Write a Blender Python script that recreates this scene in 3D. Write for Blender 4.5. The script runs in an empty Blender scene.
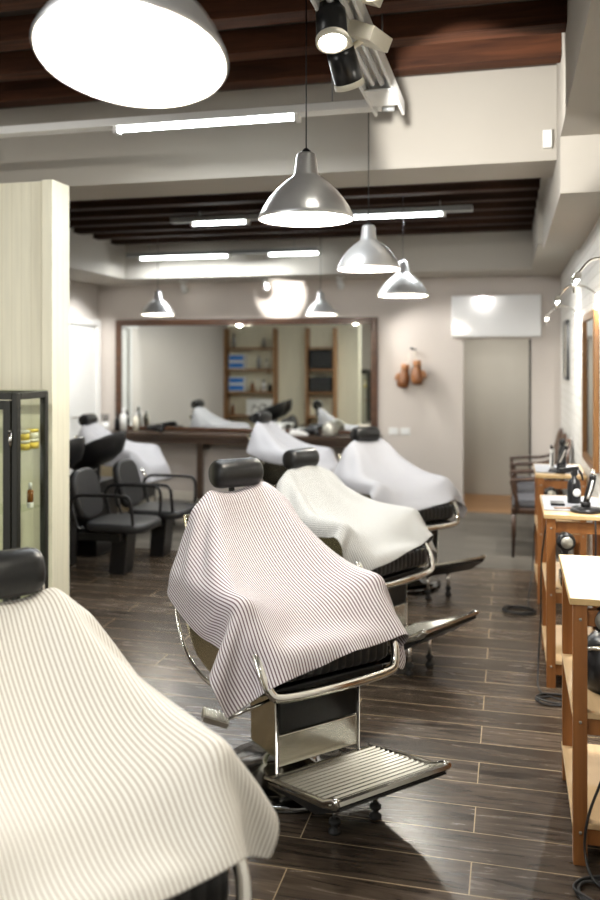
import bpy, bmesh, math, random
import numpy as np
from mathutils import Vector, Matrix

random.seed(7)
PI = math.pi
R = math.radians
scene = bpy.context.scene
C = bpy.data.collections.new('scene_objects')
scene.collection.children.link(C)

# ------------------------------------------------------------------ camera, world, exposure
CAM_H = 1.65
cam_d = bpy.data.cameras.new('camera')
cam_d.sensor_fit = 'AUTO'; cam_d.sensor_width = 36
cam_d.lens = 850 / 900 * 36
cam_d.shift_y = -0.1
cam_d.clip_start = 0.05
cam_d.dof.use_dof = True
cam_d.dof.focus_distance = 3.1
cam_d.dof.aperture_fstop = 1.7
cam = bpy.data.objects.new('camera', cam_d)
C.objects.link(cam)
cam.location = (0, 0, CAM_H)
cam.rotation_euler = (R(90), 0, R(13.88))
scene.camera = cam

w = bpy.data.worlds.new('world'); scene.world = w; w.use_nodes = True
w.node_tree.nodes['Background'].inputs[0].default_value = (0.85, 0.92, 1.0, 1)
w.node_tree.nodes['Background'].inputs[1].default_value = 1.0

vs = scene.view_settings
vs.view_transform = 'Standard'; vs.look = 'None'; vs.gamma = 1.0; vs.use_curve_mapping = False
vs.exposure = 0.47
cy = scene.cycles
cy.max_bounces = 8; cy.transparent_max_bounces = 24; cy.diffuse_bounces = 4; cy.glossy_bounces = 4; cy.transmission_bounces = 6
cy.sample_clamp_indirect = 4.0
cy.caustics_reflective = False; cy.caustics_refractive = False
try:
    cy.use_denoising = True
except Exception:
    pass

def area_light(name, loc, rot, sx, sy, power, col=(1, 1, 1)):
    d = bpy.data.lights.new(name, 'AREA'); d.shape = 'RECTANGLE'; d.size = sx; d.size_y = sy
    d.energy = power; d.color = col
    o = bpy.data.objects.new(name, d); C.objects.link(o); o.location = loc; o.rotation_euler = rot
    return o
def spot_light(name, loc, target, power, angle, col=(1, 1, 1), blend=0.5, r=0.03):
    d = bpy.data.lights.new(name, 'SPOT'); d.energy = power; d.spot_size = R(angle); d.spot_blend = blend
    d.shadow_soft_size = r; d.color = col
    o = bpy.data.objects.new(name, d); C.objects.link(o); o.location = loc
    o.rotation_euler = (Vector(target) - Vector(loc)).to_track_quat('-Z', 'Y').to_euler()
    return o
def point_light(name, loc, power, col=(1, 1, 1), r=0.05, parent=None):
    d = bpy.data.lights.new(name, 'POINT'); d.energy = power; d.shadow_soft_size = r; d.color = col
    o = bpy.data.objects.new(name, d); C.objects.link(o); o.location = loc
    if parent: o.parent = parent
    return o

WARM = (1.0, 0.93, 0.80); NEUT = (1.0, 0.97, 0.92); COOL = (0.93, 0.97, 1.0)
# daylight through the shop window in the wall behind the photographer
area_light('shop_window_daylight', (-4.4, -1.55, 1.5), (R(90), 0, 0), .8, 2.2, 50, (1.0, 0.99, 0.95))
# added fill lamps without fittings, mixed with the visible battens and track spot
spot_light('near_fill_spot', (.05, -.35, 2.95), (-1.15, 1.75, 1.1), 62, 52, NEUT, .6, .05)  # added unseen spot, whitens the nearest pendant and cape
spot_light('partition_fill', (-1.6, .6, 3.0), (-2.9, 4.3, 1.5), 150, 56, NEUT, .7, .05)  # added unseen spot to brighten the pale boards
area_light('near_fill_area', (-2.2, .8, 2.85), (0, 0, 0), 2.4, .08, 26, COOL)  # added overhead fill for the foreground, no batten hangs here
area_light('beam_batten', (-1.55, 4.185, 2.86), (0, 0, 0), 1.0, .05, 22, COOL)
area_light('rear_batten', (-1.5, 6.68, 2.76), (0, 0, 0), 2.2, .05, 30, COOL)
area_light('rear_batten', (-3.1, 8.43, 2.71), (0, 0, 0), 1.6, .05, 24, COOL)
spot_light('beam_spot', (-.45, 3.45, 2.72), (.0, 4.9, 2.98), 95, 62, NEUT, .35, .02)
spot_light('right_wall_fill', (-.42, 6.3, 2.65), (.52, 7.3, 1.75), 75, 48, NEUT, .6, .03)  # added without a fitting to brighten the right wall
spot_light('left_wall_fill', (-4.1, 8.35, 2.5), (-4.85, 8.9, 1.5), 55, 80, NEUT, .6, .03)  # added without a fitting to whiten the left wall by the side door
area_light('lobby_fill', (-.14, 9.85, 2.15), (0, 0, 0), .5, .3, 9, NEUT)  # added fill that lifts the lobby's back wall, no lamp in there
PEND_P = 30
BACK_PEND_P = 20

# ------------------------------------------------------------------ materials
def new_mat(name):
    m = bpy.data.materials.new(name); m.use_nodes = True
    return m, m.node_tree.nodes, m.node_tree.links, m.node_tree.nodes['Principled BSDF']
def setp(b, **k):
    names = {'color': 'Base Color', 'rough': 'Roughness', 'metal': 'Metallic', 'spec': 'Specular IOR Level',
             'trans': 'Transmission Weight', 'ior': 'IOR', 'coat': 'Coat Weight', 'sheen': 'Sheen Weight',
             'estr': 'Emission Strength', 'ecol': 'Emission Color', 'aniso': 'Anisotropic', 'alpha': 'Alpha'}
    for a, v in k.items():
        if isinstance(v, tuple) and len(v) == 3: v = (*v, 1)
        b.inputs[names[a]].default_value = v
def plain(name, color, rough=0.5, metal=0.0, var=0.06, scale=12.0, bump=0.0, **k):
    """colour with a little procedural variation of the surface itself"""
    m, n, l, b = new_mat(name)
    setp(b, rough=rough, metal=metal, **k)
    tc = n.new('ShaderNodeTexCoord'); nz = n.new('ShaderNodeTexNoise')
    nz.inputs['Scale'].default_value = scale; nz.inputs['Detail'].default_value = 4
    l.new(tc.outputs['Object'], nz.inputs['Vector'])
    mx = n.new('ShaderNodeMix'); mx.data_type = 'RGBA'
    lo = tuple(max(0, c * (1 - var)) for c in color); hi = tuple(min(1, c * (1 + var)) for c in color)
    mx.inputs[6].default_value = (*lo, 1); mx.inputs[7].default_value = (*hi, 1)
    l.new(nz.outputs['Fac'], mx.inputs[0]); l.new(mx.outputs[2], b.inputs['Base Color'])
    if bump:
        bp = n.new('ShaderNodeBump'); bp.inputs['Strength'].default_value = bump; bp.inputs['Distance'].default_value = 0.01
        l.new(nz.outputs['Fac'], bp.inputs['Height']); l.new(bp.outputs[0], b.inputs['Normal'])
    return m
def emit(name, color, s):
    m, n, l, b = new_mat(name)
    setp(b, color=color, ecol=color, estr=s, rough=0.6)
    return m
def wood(name, c1, c2, rough=0.45, axis=0, scale=6.0, bump=0.1, stretch=14.0):
    m, n, l, b = new_mat(name)
    tc = n.new('ShaderNodeTexCoord'); mp = n.new('ShaderNodeMapping')
    s = [stretch, stretch, stretch]; s[axis] = 1.0
    mp.inputs['Scale'].default_value = s
    l.new(tc.outputs['Object'], mp.inputs['Vector'])
    nz = n.new('ShaderNodeTexNoise'); nz.inputs['Scale'].default_value = scale / 4; nz.inputs['Detail'].default_value = 8
    nz.inputs['Roughness'].default_value = 0.6; nz.inputs['Distortion'].default_value = 0.6
    l.new(mp.outputs[0], nz.inputs['Vector'])
    cr = n.new('ShaderNodeValToRGB')
    cr.color_ramp.elements[0].position = 0.3; cr.color_ramp.elements[0].color = (*c1, 1)
    cr.color_ramp.elements[1].position = 0.7; cr.color_ramp.elements[1].color = (*c2, 1)
    l.new(nz.outputs['Fac'], cr.inputs[0]); l.new(cr.outputs[0], b.inputs['Base Color'])
    setp(b, rough=rough, spec=.15 if rough > .7 else .5)
    bp = n.new('ShaderNodeBump'); bp.inputs['Strength'].default_value = bump; bp.inputs['Distance'].default_value = 0.005
    l.new(nz.outputs['Fac'], bp.inputs['Height']); l.new(bp.outputs[0], b.inputs['Normal'])
    return m
def floor_mat(name, c1, c2, seam, rough, joint=(0.123, 0.0)):
    """planks 1.16 x 0.178 m running along X with paler seams"""
    m, n, l, b = new_mat(name)
    tc = n.new('ShaderNodeTexCoord'); mp = n.new('ShaderNodeMapping')
    mp.inputs['Location'].default_value = (joint[0], joint[1], 0)
    l.new(tc.outputs['Object'], mp.inputs['Vector'])
    br = n.new('ShaderNodeTexBrick'); br.offset = 0.5; br.squash = 1
    br.inputs['Scale'].default_value = 1; br.inputs['Brick Width'].default_value = 1.16
    br.inputs['Row Height'].default_value = 0.178; br.inputs['Mortar Size'].default_value = 0.0022
    br.inputs['Mortar Smooth'].default_value = 0.1; br.inputs['Bias'].default_value = 0
    br.inputs['Color1'].default_value = (0, 0, 0, 1); br.inputs['Color2'].default_value = (1, 1, 1, 1)
    br.inputs['Mortar'].default_value = (0.5, 0.5, 0.5, 1)
    l.new(mp.outputs[0], br.inputs['Vector'])
    # grain, shifted per plank
    sep = n.new('ShaderNodeSeparateXYZ'); l.new(mp.outputs[0], sep.inputs[0])
    mul = n.new('ShaderNodeMath'); mul.operation = 'MULTIPLY'; mul.inputs[1].default_value = 13.7
    l.new(br.outputs['Color'], mul.inputs[0])
    ad = n.new('ShaderNodeMath'); ad.operation = 'ADD'; l.new(sep.outputs[0], ad.inputs[0]); l.new(mul.outputs[0], ad.inputs[1])
    sx = n.new('ShaderNodeMath'); sx.operation = 'MULTIPLY'; sx.inputs[1].default_value = 1.6; l.new(ad.outputs[0], sx.inputs[0])
    sy = n.new('ShaderNodeMath'); sy.operation = 'MULTIPLY'; sy.inputs[1].default_value = 16; l.new(sep.outputs[1], sy.inputs[0])
    cb = n.new('ShaderNodeCombineXYZ'); l.new(sx.outputs[0], cb.inputs[0]); l.new(sy.outputs[0], cb.inputs[1])
    nz = n.new('ShaderNodeTexNoise'); nz.inputs['Scale'].default_value = 1.3; nz.inputs['Detail'].default_value = 9
    nz.inputs['Roughness'].default_value = 0.62; nz.inputs['Distortion'].default_value = 1.2
    l.new(cb.outputs[0], nz.inputs['Vector'])
    cr = n.new('ShaderNodeValToRGB')
    cr.color_ramp.elements[0].position = 0.34; cr.color_ramp.elements[0].color = (*c1, 1)
    cr.color_ramp.elements[1].position = 0.70; cr.color_ramp.elements[1].color = (*c2, 1)
    l.new(nz.outputs['Fac'], cr.inputs[0])
    pv = n.new('ShaderNodeMapRange'); pv.inputs['To Min'].default_value = 0.72; pv.inputs['To Max'].default_value = 1.3
    l.new(br.outputs['Color'], pv.inputs[0])
    vm = n.new('ShaderNodeVectorMath'); vm.operation = 'SCALE'; l.new(cr.outputs[0], vm.inputs[0]); l.new(pv.outputs[0], vm.inputs['Scale'])
    mx = n.new('ShaderNodeMix'); mx.data_type = 'RGBA'; mx.inputs[7].default_value = (*seam, 1)
    l.new(br.outputs['Fac'], mx.inputs[0]); l.new(vm.outputs[0], mx.inputs[6])
    l.new(mx.outputs[2], b.inputs['Base Color'])
    rr = n.new('ShaderNodeMapRange'); rr.inputs['To Min'].default_value = rough * 0.8; rr.inputs['To Max'].default_value = rough * 1.35
    l.new(nz.outputs['Fac'], rr.inputs[0]); l.new(rr.outputs[0], b.inputs['Roughness'])
    bp = n.new('ShaderNodeBump'); bp.inputs['Strength'].default_value = 0.12; bp.inputs['Distance'].default_value = 0.004
    l.new(nz.outputs['Fac'], bp.inputs['Height']); l.new(bp.outputs[0], b.inputs['Normal'])
    return m
def boards_mat(name, c, groove, width, rough=0.55):
    """vertical tongue-and-groove boards across X"""
    m, n, l, b = new_mat(name)
    tc = n.new('ShaderNodeTexCoord'); sep = n.new('ShaderNodeSeparateXYZ'); l.new(tc.outputs['Object'], sep.inputs[0])
    a = n.new('ShaderNodeMath'); a.operation = 'ADD'; l.new(sep.outputs[0], a.inputs[0]); l.new(sep.outputs[1], a.inputs[1])
    d = n.new('ShaderNodeMath'); d.operation = 'DIVIDE'; d.inputs[1].default_value = width; l.new(a.outputs[0], d.inputs[0])
    f = n.new('ShaderNodeMath'); f.operation = 'FRACT'; l.new(d.outputs[0], f.inputs[0])
    g = n.new('ShaderNodeMath'); g.operation = 'LESS_THAN'; g.inputs[1].default_value = 0.06; l.new(f.outputs[0], g.inputs[0])
    mp = n.new('ShaderNodeMapping'); mp.inputs['Scale'].default_value = (18, 18, 1.2); l.new(tc.outputs['Object'], mp.inputs[0])
    nz = n.new('ShaderNodeTexNoise'); nz.inputs['Scale'].default_value = 2; nz.inputs['Detail'].default_value = 7; l.new(mp.outputs[0], nz.inputs['Vector'])
    mx0 = n.new('ShaderNodeMix'); mx0.data_type = 'RGBA'
    mx0.inputs[6].default_value = (*[v * 0.86 for v in c], 1); mx0.inputs[7].default_value = (*[min(1, v * 1.1) for v in c], 1)
    l.new(nz.outputs['Fac'], mx0.inputs[0])
    mx = n.new('ShaderNodeMix'); mx.data_type = 'RGBA'; mx.inputs[7].default_value = (*groove, 1)
    l.new(g.outputs[0], mx.inputs[0]); l.new(mx0.outputs[2], mx.inputs[6]); l.new(mx.outputs[2], b.inputs['Base Color'])
    inv = n.new('ShaderNodeMath'); inv.operation = 'SUBTRACT'; inv.inputs[0].default_value = 1; l.new(g.outputs[0], inv.inputs[1])
    bp = n.new('ShaderNodeBump'); bp.inputs['Strength'].default_value = 0.4; bp.inputs['Distance'].default_value = 0.006
    l.new(inv.outputs[0], bp.inputs['Height']); l.new(bp.outputs[0], b.inputs['Normal'])
    setp(b, rough=rough)
    return m
def brick_wall_mat(name, c, mortar):
    m, n, l, b = new_mat(name)
    tc = n.new('ShaderNodeTexCoord'); sep = n.new('ShaderNodeSeparateXYZ'); l.new(tc.outputs['Object'], sep.inputs[0])
    cb = n.new('ShaderNodeCombineXYZ'); l.new(sep.outputs[1], cb.inputs[0]); l.new(sep.outputs[2], cb.inputs[1])
    br = n.new('ShaderNodeTexBrick'); br.inputs['Scale'].default_value = 1
    br.inputs['Brick Width'].default_value = 0.25; br.inputs['Row Height'].default_value = 0.075
    br.inputs['Mortar Size'].default_value = 0.006; br.inputs['Mortar Smooth'].default_value = 0.6
    br.inputs['Color1'].default_value = (*c, 1); br.inputs['Color2'].default_value = (*[v * .95 for v in c], 1)
    br.inputs['Mortar'].default_value = (*mortar, 1)
    l.new(cb.outputs[0], br.inputs['Vector']); l.new(br.outputs['Color'], b.inputs['Base Color'])
    inv = n.new('ShaderNodeMath'); inv.operation = 'SUBTRACT'; inv.inputs[0].default_value = 1; l.new(br.outputs['Fac'], inv.inputs[1])
    bp = n.new('ShaderNodeBump'); bp.inputs['Strength'].default_value = 0.6; bp.inputs['Distance'].default_value = 0.008
    l.new(inv.outputs[0], bp.inputs['Height']); l.new(bp.outputs[0], b.inputs['Normal'])
    setp(b, rough=0.6)
    return m
def stripe_mat(name, base, stripe, pitch, duty=0.42):
    m, n, l, b = new_mat(name)
    uv = n.new('ShaderNodeUVMap'); uv.uv_map = 'cloth'
    sep = n.new('ShaderNodeSeparateXYZ'); l.new(uv.outputs[0], sep.inputs[0])
    d = n.new('ShaderNodeMath'); d.operation = 'DIVIDE'; d.inputs[1].default_value = pitch; l.new(sep.outputs[0], d.inputs[0])
    f = n.new('ShaderNodeMath'); f.operation = 'PINGPONG'; f.inputs[1].default_value = 0.5; l.new(d.outputs[0], f.inputs[0])
    mr = n.new('ShaderNodeMapRange'); mr.inputs['From Min'].default_value = duty / 2 - 0.04; mr.inputs['From Max'].default_value = duty / 2 + 0.04
    mr.inputs['To Min'].default_value = 1; mr.inputs['To Max'].default_value = 0
    l.new(f.outputs[0], mr.inputs[0])
    mx = n.new('ShaderNodeMix'); mx.data_type = 'RGBA'
    mx.inputs[6].default_value = (*base, 1); mx.inputs[7].default_value = (*stripe, 1)
    l.new(mr.outputs[0], mx.inputs[0]); l.new(mx.outputs[2], b.inputs['Base Color'])
    setp(b, rough=0.55, sheen=0.15, spec=0.3)
    return m

M = {}
M['wall'] = plain('painted_wall', (0.61, 0.555, 0.51), 0.75, var=0.02, scale=3)
M['wall_left'] = plain('painted_wall_left', (0.66, 0.62, 0.58), 0.75, var=0.02, scale=3)
M['plaster'] = plain('plaster', (0.45, 0.42, 0.37), 0.8, var=0.025, scale=4)
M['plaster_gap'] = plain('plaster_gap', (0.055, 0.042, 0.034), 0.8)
M['white_brick'] = brick_wall_mat('white_painted_brick', (0.82, 0.80, 0.75), (0.66, 0.64, 0.58))
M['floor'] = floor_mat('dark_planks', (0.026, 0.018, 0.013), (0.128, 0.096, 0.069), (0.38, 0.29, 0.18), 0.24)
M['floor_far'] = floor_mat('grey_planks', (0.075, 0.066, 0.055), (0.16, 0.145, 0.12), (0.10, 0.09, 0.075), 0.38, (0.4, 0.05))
M['boards'] = boards_mat('pale_boards', (0.82, 0.78, 0.61), (0.70, 0.655, 0.48), 0.062)
M['joist'] = wood('joist_wood', (0.022, 0.009, 0.005), (0.085, 0.030, 0.013), 0.75, 0, 5)
M['joist_dark'] = wood('joist_wood_dark', (0.016, 0.009, 0.006), (0.042, 0.020, 0.012), 0.8, 0, 5)
M['table_wood'] = wood('table_wood', (0.20, 0.075, 0.020), (0.38, 0.155, 0.045), 0.42, 2, 6, stretch=10)
M['table_top'] = wood('table_top_wood', (0.52, 0.35, 0.15), (0.68, 0.49, 0.25), 0.35, 1, 6, stretch=8)
M['table_shelf'] = wood('table_shelf_wood', (0.55, 0.37, 0.19), (0.70, 0.51, 0.29), 0.45, 1, 6, stretch=8)
M['dark_wood'] = wood('dark_brown_wood', (0.025, 0.015, 0.010), (0.06, 0.036, 0.022), 0.35, 0, 6)
M['chair_wood'] = wood('chair_wood', (0.028, 0.014, 0.009), (0.07, 0.034, 0.018), 0.35, 2, 6)
M['mirror_frame'] = wood('mirror_frame_wood', (0.045, 0.02, 0.010), (0.10, 0.045, 0.022), 0.35, 0, 6)
M['gold_wood'] = wood('golden_wood', (0.17, 0.075, 0.022), (0.28, 0.135, 0.04), 0.35, 2, 6)
M['shelf_wood'] = wood('shelf_wood', (0.24, 0.12, 0.05), (0.36, 0.19, 0.08), 0.5, 0, 6)
M['room_wood'] = wood('warm_plank_floor', (0.28, 0.14, 0.06), (0.42, 0.24, 0.11), 0.4, 0, 6)
M['chrome'] = plain('chrome', (0.80, 0.78, 0.73), 0.10, 1.0, var=0.05, scale=8)
M['chrome_worn'] = plain('worn_chrome', (0.74, 0.72, 0.66), 0.24, 1.0, var=0.15, scale=20, bump=0.05)
M['tray_metal'] = plain('tray_metal', (0.50, 0.49, 0.44), 0.20, 1.0, var=0.12, scale=14)
M['base_metal'] = plain('dark_base_metal', (0.22, 0.22, 0.22), 0.12, 1.0, var=0.05)
M['brass_chrome'] = plain('polished_panel', (0.66, 0.60, 0.44), 0.16, 1.0, var=0.1, scale=4)
M['alu'] = plain('spun_aluminium', (0.88, 0.88, 0.87), 0.30, 0.66, var=0.04, scale=30)
M['alu_inner'] = plain('shade_lining', (0.93, 0.92, 0.88), 0.5, var=0.02)
M['leather'] = plain('black_leather', (0.009, 0.009, 0.009), 0.34, var=0.2, scale=60, bump=0.08, spec=.35)
M['vinyl'] = plain('grey_black_vinyl', (0.017, 0.017, 0.018), 0.42, var=0.15, scale=40, bump=0.05, spec=.35)
M['plastic'] = plain('black_plastic', (0.008, 0.008, 0.009), 0.3, spec=.4)
M['rubber'] = plain('rubber', (0.015, 0.015, 0.015), 0.6)
M['frame_black'] = plain('cabinet_metal', (0.014, 0.014, 0.010), 0.45, spec=.35)
M['white'] = plain('white_enamel', (0.80, 0.80, 0.78), 0.4, var=0.02)
M['white_gloss'] = plain('white_gloss', (0.88, 0.88, 0.88), 0.12, var=0.01, coat=0.6)
M['grey_metal'] = plain('grey_metal', (0.30, 0.31, 0.31), 0.4, 0.5)
M['tube'] = emit('lit_tube', (0.95, 1.0, 1.0), 14)
M['bulb'] = emit('lit_bulb', (1.0, 0.96, 0.88), 30)
M['leather_brown'] = plain('brown_leather', (0.20, 0.075, 0.022), 0.35, var=0.25, scale=14, bump=0.1)
M['leather_tan'] = plain('tan_leather', (0.42, 0.20, 0.09), 0.4, var=0.15, scale=14)
M['fabric_brown'] = plain('brown_fabric', (0.11, 0.075, 0.05), 0.85, var=0.3, scale=60)
M['fabric_grey'] = plain('grey_seat_fabric', (0.09, 0.09, 0.10), 0.8, var=0.2, scale=60)
M['cloth_a'] = stripe_mat('cloth_tan_stripe', (0.80, 0.78, 0.72), (0.42, 0.37, 0.31), 0.0125, 0.36)
M['cloth_b'] = stripe_mat('cloth_plum_stripe', (0.76, 0.72, 0.735), (0.11, 0.05, 0.07), 0.0125, 0.38)
M['cloth_c'] = stripe_mat('cloth_grey_stripe', (0.60, 0.60, 0.585), (0.26, 0.26, 0.25), 0.012, 0.42)
M['cloth_d'] = stripe_mat('cloth_pale_stripe', (0.50, 0.50, 0.53), (0.34, 0.34, 0.37), 0.012, 0.45)
M['silver'] = plain('silver_grille', (0.42, 0.41, 0.36), 0.45, 0.7)
M['red'] = plain('red_plastic', (0.55, 0.02, 0.02), 0.3)
M['blue'] = plain('blue_card', (0.03, 0.20, 0.62), 0.5)
M['cream'] = plain('cream_label', (0.78, 0.74, 0.62), 0.5)
M['yellow'] = plain('yellow_label', (0.80, 0.60, 0.10), 0.45)
M['amber'] = plain('amber_glass', (0.22, 0.08, 0.02), 0.15)
M['green'] = plain('green_label', (0.03, 0.25, 0.08), 0.4)
M['mat_grey'] = plain('grey_mat', (0.33, 0.34, 0.37), 0.5)
M['skirting'] = plain('skirting_paint', (0.72, 0.68, 0.60), 0.5)
M['grey_door'] = plain('grey_door_paint', (0.46, 0.44, 0.39), 0.6, var=0.02)
M['towel'] = plain('white_towel', (0.82, 0.82, 0.80), 0.9, var=0.04, scale=50, bump=0.3)

mg, n_, l_, b_ = new_mat('mirror_glass'); setp(b_, color=(0.86, 0.88, 0.85), rough=0.015, metal=1.0); M['mirror'] = mg
def glass(name, tint, op):
    m, n, l, b = new_mat(name)
    tr = n.new('ShaderNodeBsdfTransparent'); tr.inputs[0].default_value = (*tint, 1)
    gl = n.new('ShaderNodeBsdfGlossy'); gl.inputs['Roughness'].default_value = 0.03
    mx = n.new('ShaderNodeMixShader'); fr = n.new('ShaderNodeValue'); fr.outputs[0].default_value = op
    l.new(fr.outputs[0], mx.inputs[0]); l.new(tr.outputs[0], mx.inputs[1]); l.new(gl.outputs[0], mx.inputs[2])
    l.new(mx.outputs[0], n['Material Output'].inputs[0])
    return m
M['glass'] = glass('clear_glass', (0.95, 0.97, 0.92), 0.05)

# ------------------------------------------------------------------ mesh helpers
class MB:
    def __init__(s): s.v = []; s.f = []; s.sm = []
    def add(s, vs, fs, smooth=False):
        o = len(s.v); s.v += [tuple(v) for v in vs]; s.f += [tuple(i + o for i in f) for f in fs]; s.sm += [smooth] * len(fs)
        return s
    def box(s, c, d, rot=None):
        x, y, z = d[0] / 2, d[1] / 2, d[2] / 2
        vs = [Vector(p) for p in ((-x, -y, -z), (x, -y, -z), (x, y, -z), (-x, y, -z), (-x, -y, z), (x, -y, z), (x, y, z), (-x, y, z))]
        if rot is not None:
            m = rot if isinstance(rot, Matrix) else Matrix.Rotation(rot[1], 3, rot[0])
            vs = [m @ v for v in vs]
        return s.add([v + Vector(c) for v in vs], [(0, 3, 2, 1), (4, 5, 6, 7), (0, 1, 5, 4), (1, 2, 6, 5), (2, 3, 7, 6), (3, 0, 4, 7)])
    def bx(s, x0, x1, y0, y1, z0, z1):
        return s.box(((x0 + x1) / 2, (y0 + y1) / 2, (z0 + z1) / 2), (x1 - x0, y1 - y0, z1 - z0))
    def tube(s, pts, r, seg=10, closed=False, flat=1.0):
        pts = [Vector(p) for p in pts]; n = len(pts); rr = r if isinstance(r, (list, tuple)) else [r] * n
        vs = []; prev = None
        for i, p in enumerate(pts):
            if closed: t = (pts[(i + 1) % n] - pts[i - 1])
            else: t = pts[min(i + 1, n - 1)] - pts[max(i - 1, 0)]
            if t.length < 1e-9: t = Vector((0, 0, 1))
            t.normalize()
            if prev is None:
                a = Vector((0, 0, 1)) if abs(t.z) < 0.9 else Vector((1, 0, 0))
                u = t.cross(a).normalized()
            else:
                u = (prev - t * prev.dot(t)).normalized()
            prev = u; w_ = t.cross(u)
            for k in range(seg):
                a = 2 * PI * k / seg
                vs.append(p + u * math.cos(a) * rr[i] + w_ * math.sin(a) * rr[i] * flat)
        fs = []
        m = n if closed else n - 1
        for i in range(m):
            for k in range(seg):
                a = i * seg + k; b = i * seg + (k + 1) % seg; j = ((i + 1) % n) * seg
                fs.append((a, b, j + (k + 1) % seg, j + k))
        s.add(vs, fs, True)
        if not closed:
            o = len(s.v) - n * seg
            s.f.append(tuple(o + k for k in reversed(range(seg)))); s.sm.append(False)
            s.f.append(tuple(o + (n - 1) * seg + k for k in range(seg))); s.sm.append(False)
        return s
    def cyl(s, a, b, r, seg=20, r2=None):
        return s.tube([a, b], [r, r if r2 is None else r2], seg)
    def lathe(s, prof, c=(0, 0, 0), seg=32, mat=None, closed=False):
        """prof: (radius, z) list"""
        vs = []
        for r, z in prof:
            for k in range(seg):
                a = 2 * PI * k / seg; v = Vector((r * math.cos(a), r * math.sin(a), z))
                if mat is not None: v = mat @ v
                vs.append(v + Vector(c))
        fs = []; n = len(prof)
        for i in range(n if closed else n - 1):
            j = (i + 1) % n
            for k in range(seg):
                fs.append((i * seg + k, i * seg + (k + 1) % seg, j * seg + (k + 1) % seg, j * seg + k))
        s.add(vs, fs, True)
        if not closed:
            o = len(s.v) - n * seg
            if prof[0][0] > 1e-5: s.f.append(tuple(o + k for k in reversed(range(seg)))); s.sm.append(False)
            if prof[-1][0] > 1e-5: s.f.append(tuple(o + (n - 1) * seg + k for k in range(seg))); s.sm.append(False)
        return s
    def prism(s, poly, axis, a0, a1):
        """poly: 2D points in the plane across axis; extruded from a0 to a1"""
        def P(p, a):
            return {'x': (a, p[0], p[1]), 'y': (p[0], a, p[1]), 'z': (p[0], p[1], a)}[axis]
        n = len(poly)
        vs = [P(p, a0) for p in poly] + [P(p, a1) for p in poly]
        fs = [tuple(range(n)), tuple(reversed(range(n, 2 * n)))] + [(i, i + n, (i + 1) % n + n, (i + 1) % n) for i in range(n)]
        return s.add(vs, fs)
    def xf(s, m):
        s.v = [tuple(m @ Vector(v)) for v in s.v]; return s
    def build(s, name, mat, parent=None, bevel=0.0, loc=None, sub=0, seg=2):
        me = bpy.data.meshes.new(name); me.from_pydata([tuple(v) for v in s.v], [], s.f); me.update()
        bm = bmesh.new(); bm.from_mesh(me); bmesh.ops.recalc_face_normals(bm, faces=bm.faces); bm.to_mesh(me); bm.free()
        for p, q in zip(me.polygons, s.sm): p.use_smooth = q or bevel > 0 or sub > 0
        for q in (mat if isinstance(mat, (list, tuple)) else [mat]): me.materials.append(q)
        o = bpy.data.objects.new(name, me); C.objects.link(o)
        if parent is not None: o.parent = parent
        if loc is not None: o.location = loc
        if bevel > 0:
            b = o.modifiers.new('bevel', 'BEVEL'); b.width = bevel; b.segments = seg; b.limit_method = 'ANGLE'; b.angle_limit = R(40); b.harden_normals = True
        if sub:
            b = o.modifiers.new('sub', 'SUBSURF'); b.levels = sub; b.render_levels = sub
        return o

def tag(o, label=None, cat=None, group=None, kind=None):
    if label: o['label'] = label
    if cat: o['category'] = cat
    if group: o['group'] = group
    if kind: o['kind'] = kind
    return o
def empty(name, loc=(0, 0, 0), rz=0, label=None, cat=None, group=None):
    o = bpy.data.objects.new(name, None); C.objects.link(o); o.location = loc; o.rotation_euler = (0, 0, rz)
    o.empty_display_size = 0.1
    return tag(o, label, cat, group)
def kids(o): return [c for c in bpy.data.objects if c.parent == o]
def dup(root, loc, rz=None, label=None, group=None):
    def cp(o, parent):
        c = o.copy(); C.objects.link(c)
        if parent is not None: c.parent = parent
        for k in kids(o): cp(k, c)
        return c
    r = cp(root, None); r.location = loc
    if rz is not None: r.rotation_euler = (0, 0, rz)
    if label: r['label'] = label
    if group: r['group'] = group
    return r
def struct(name, mb, mat, parent=None, **k):
    o = mb.build(name, mat, parent, **k)
    if parent is None: tag(o, kind='structure')
    return o
def spline(pts, n=6):
    """Catmull-Rom through points"""
    P = [Vector(p) for p in pts]; out = []
    for i in range(len(P) - 1):
        p0 = P[max(i - 1, 0)]; p1 = P[i]; p2 = P[i + 1]; p3 = P[min(i + 2, len(P) - 1)]
        for k in range(n):
            t = k / n
            out.append(0.5 * ((2 * p1) + (p2 - p0) * t + (2 * p0 - 5 * p1 + 4 * p2 - p3) * t * t + (3 * p1 - p0 - 3 * p2 + p3) * t ** 3))
    out.append(P[-1]); return out

# ------------------------------------------------------------------ the room
XL, XR, YB, YF = -4.85, 0.52, 9.41, -1.6
H1 = 3.28
fl = MB(); fl.add([(XL, YF, 0), (XR, YF, 0), (XR, 6.9, 0), (XL, 6.9, 0), (XR, YB, 0), (XL, YB, 0)], [(0, 1, 2, 3), (3, 2, 4, 5)])
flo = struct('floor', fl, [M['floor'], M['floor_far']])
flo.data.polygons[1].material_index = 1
# rear wall with the doorway opening
DX0, DX1, DZ = -0.497, 0.217, 1.875
wb = MB()
wb.bx(XL, DX0, YB, YB + .12, 0, H1); wb.bx(DX1, XR + .1, YB, YB + .12, 0, H1); wb.bx(DX0, DX1, YB, YB + .12, DZ, H1)
struct('wall_back', wb, M['wall'])
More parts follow.
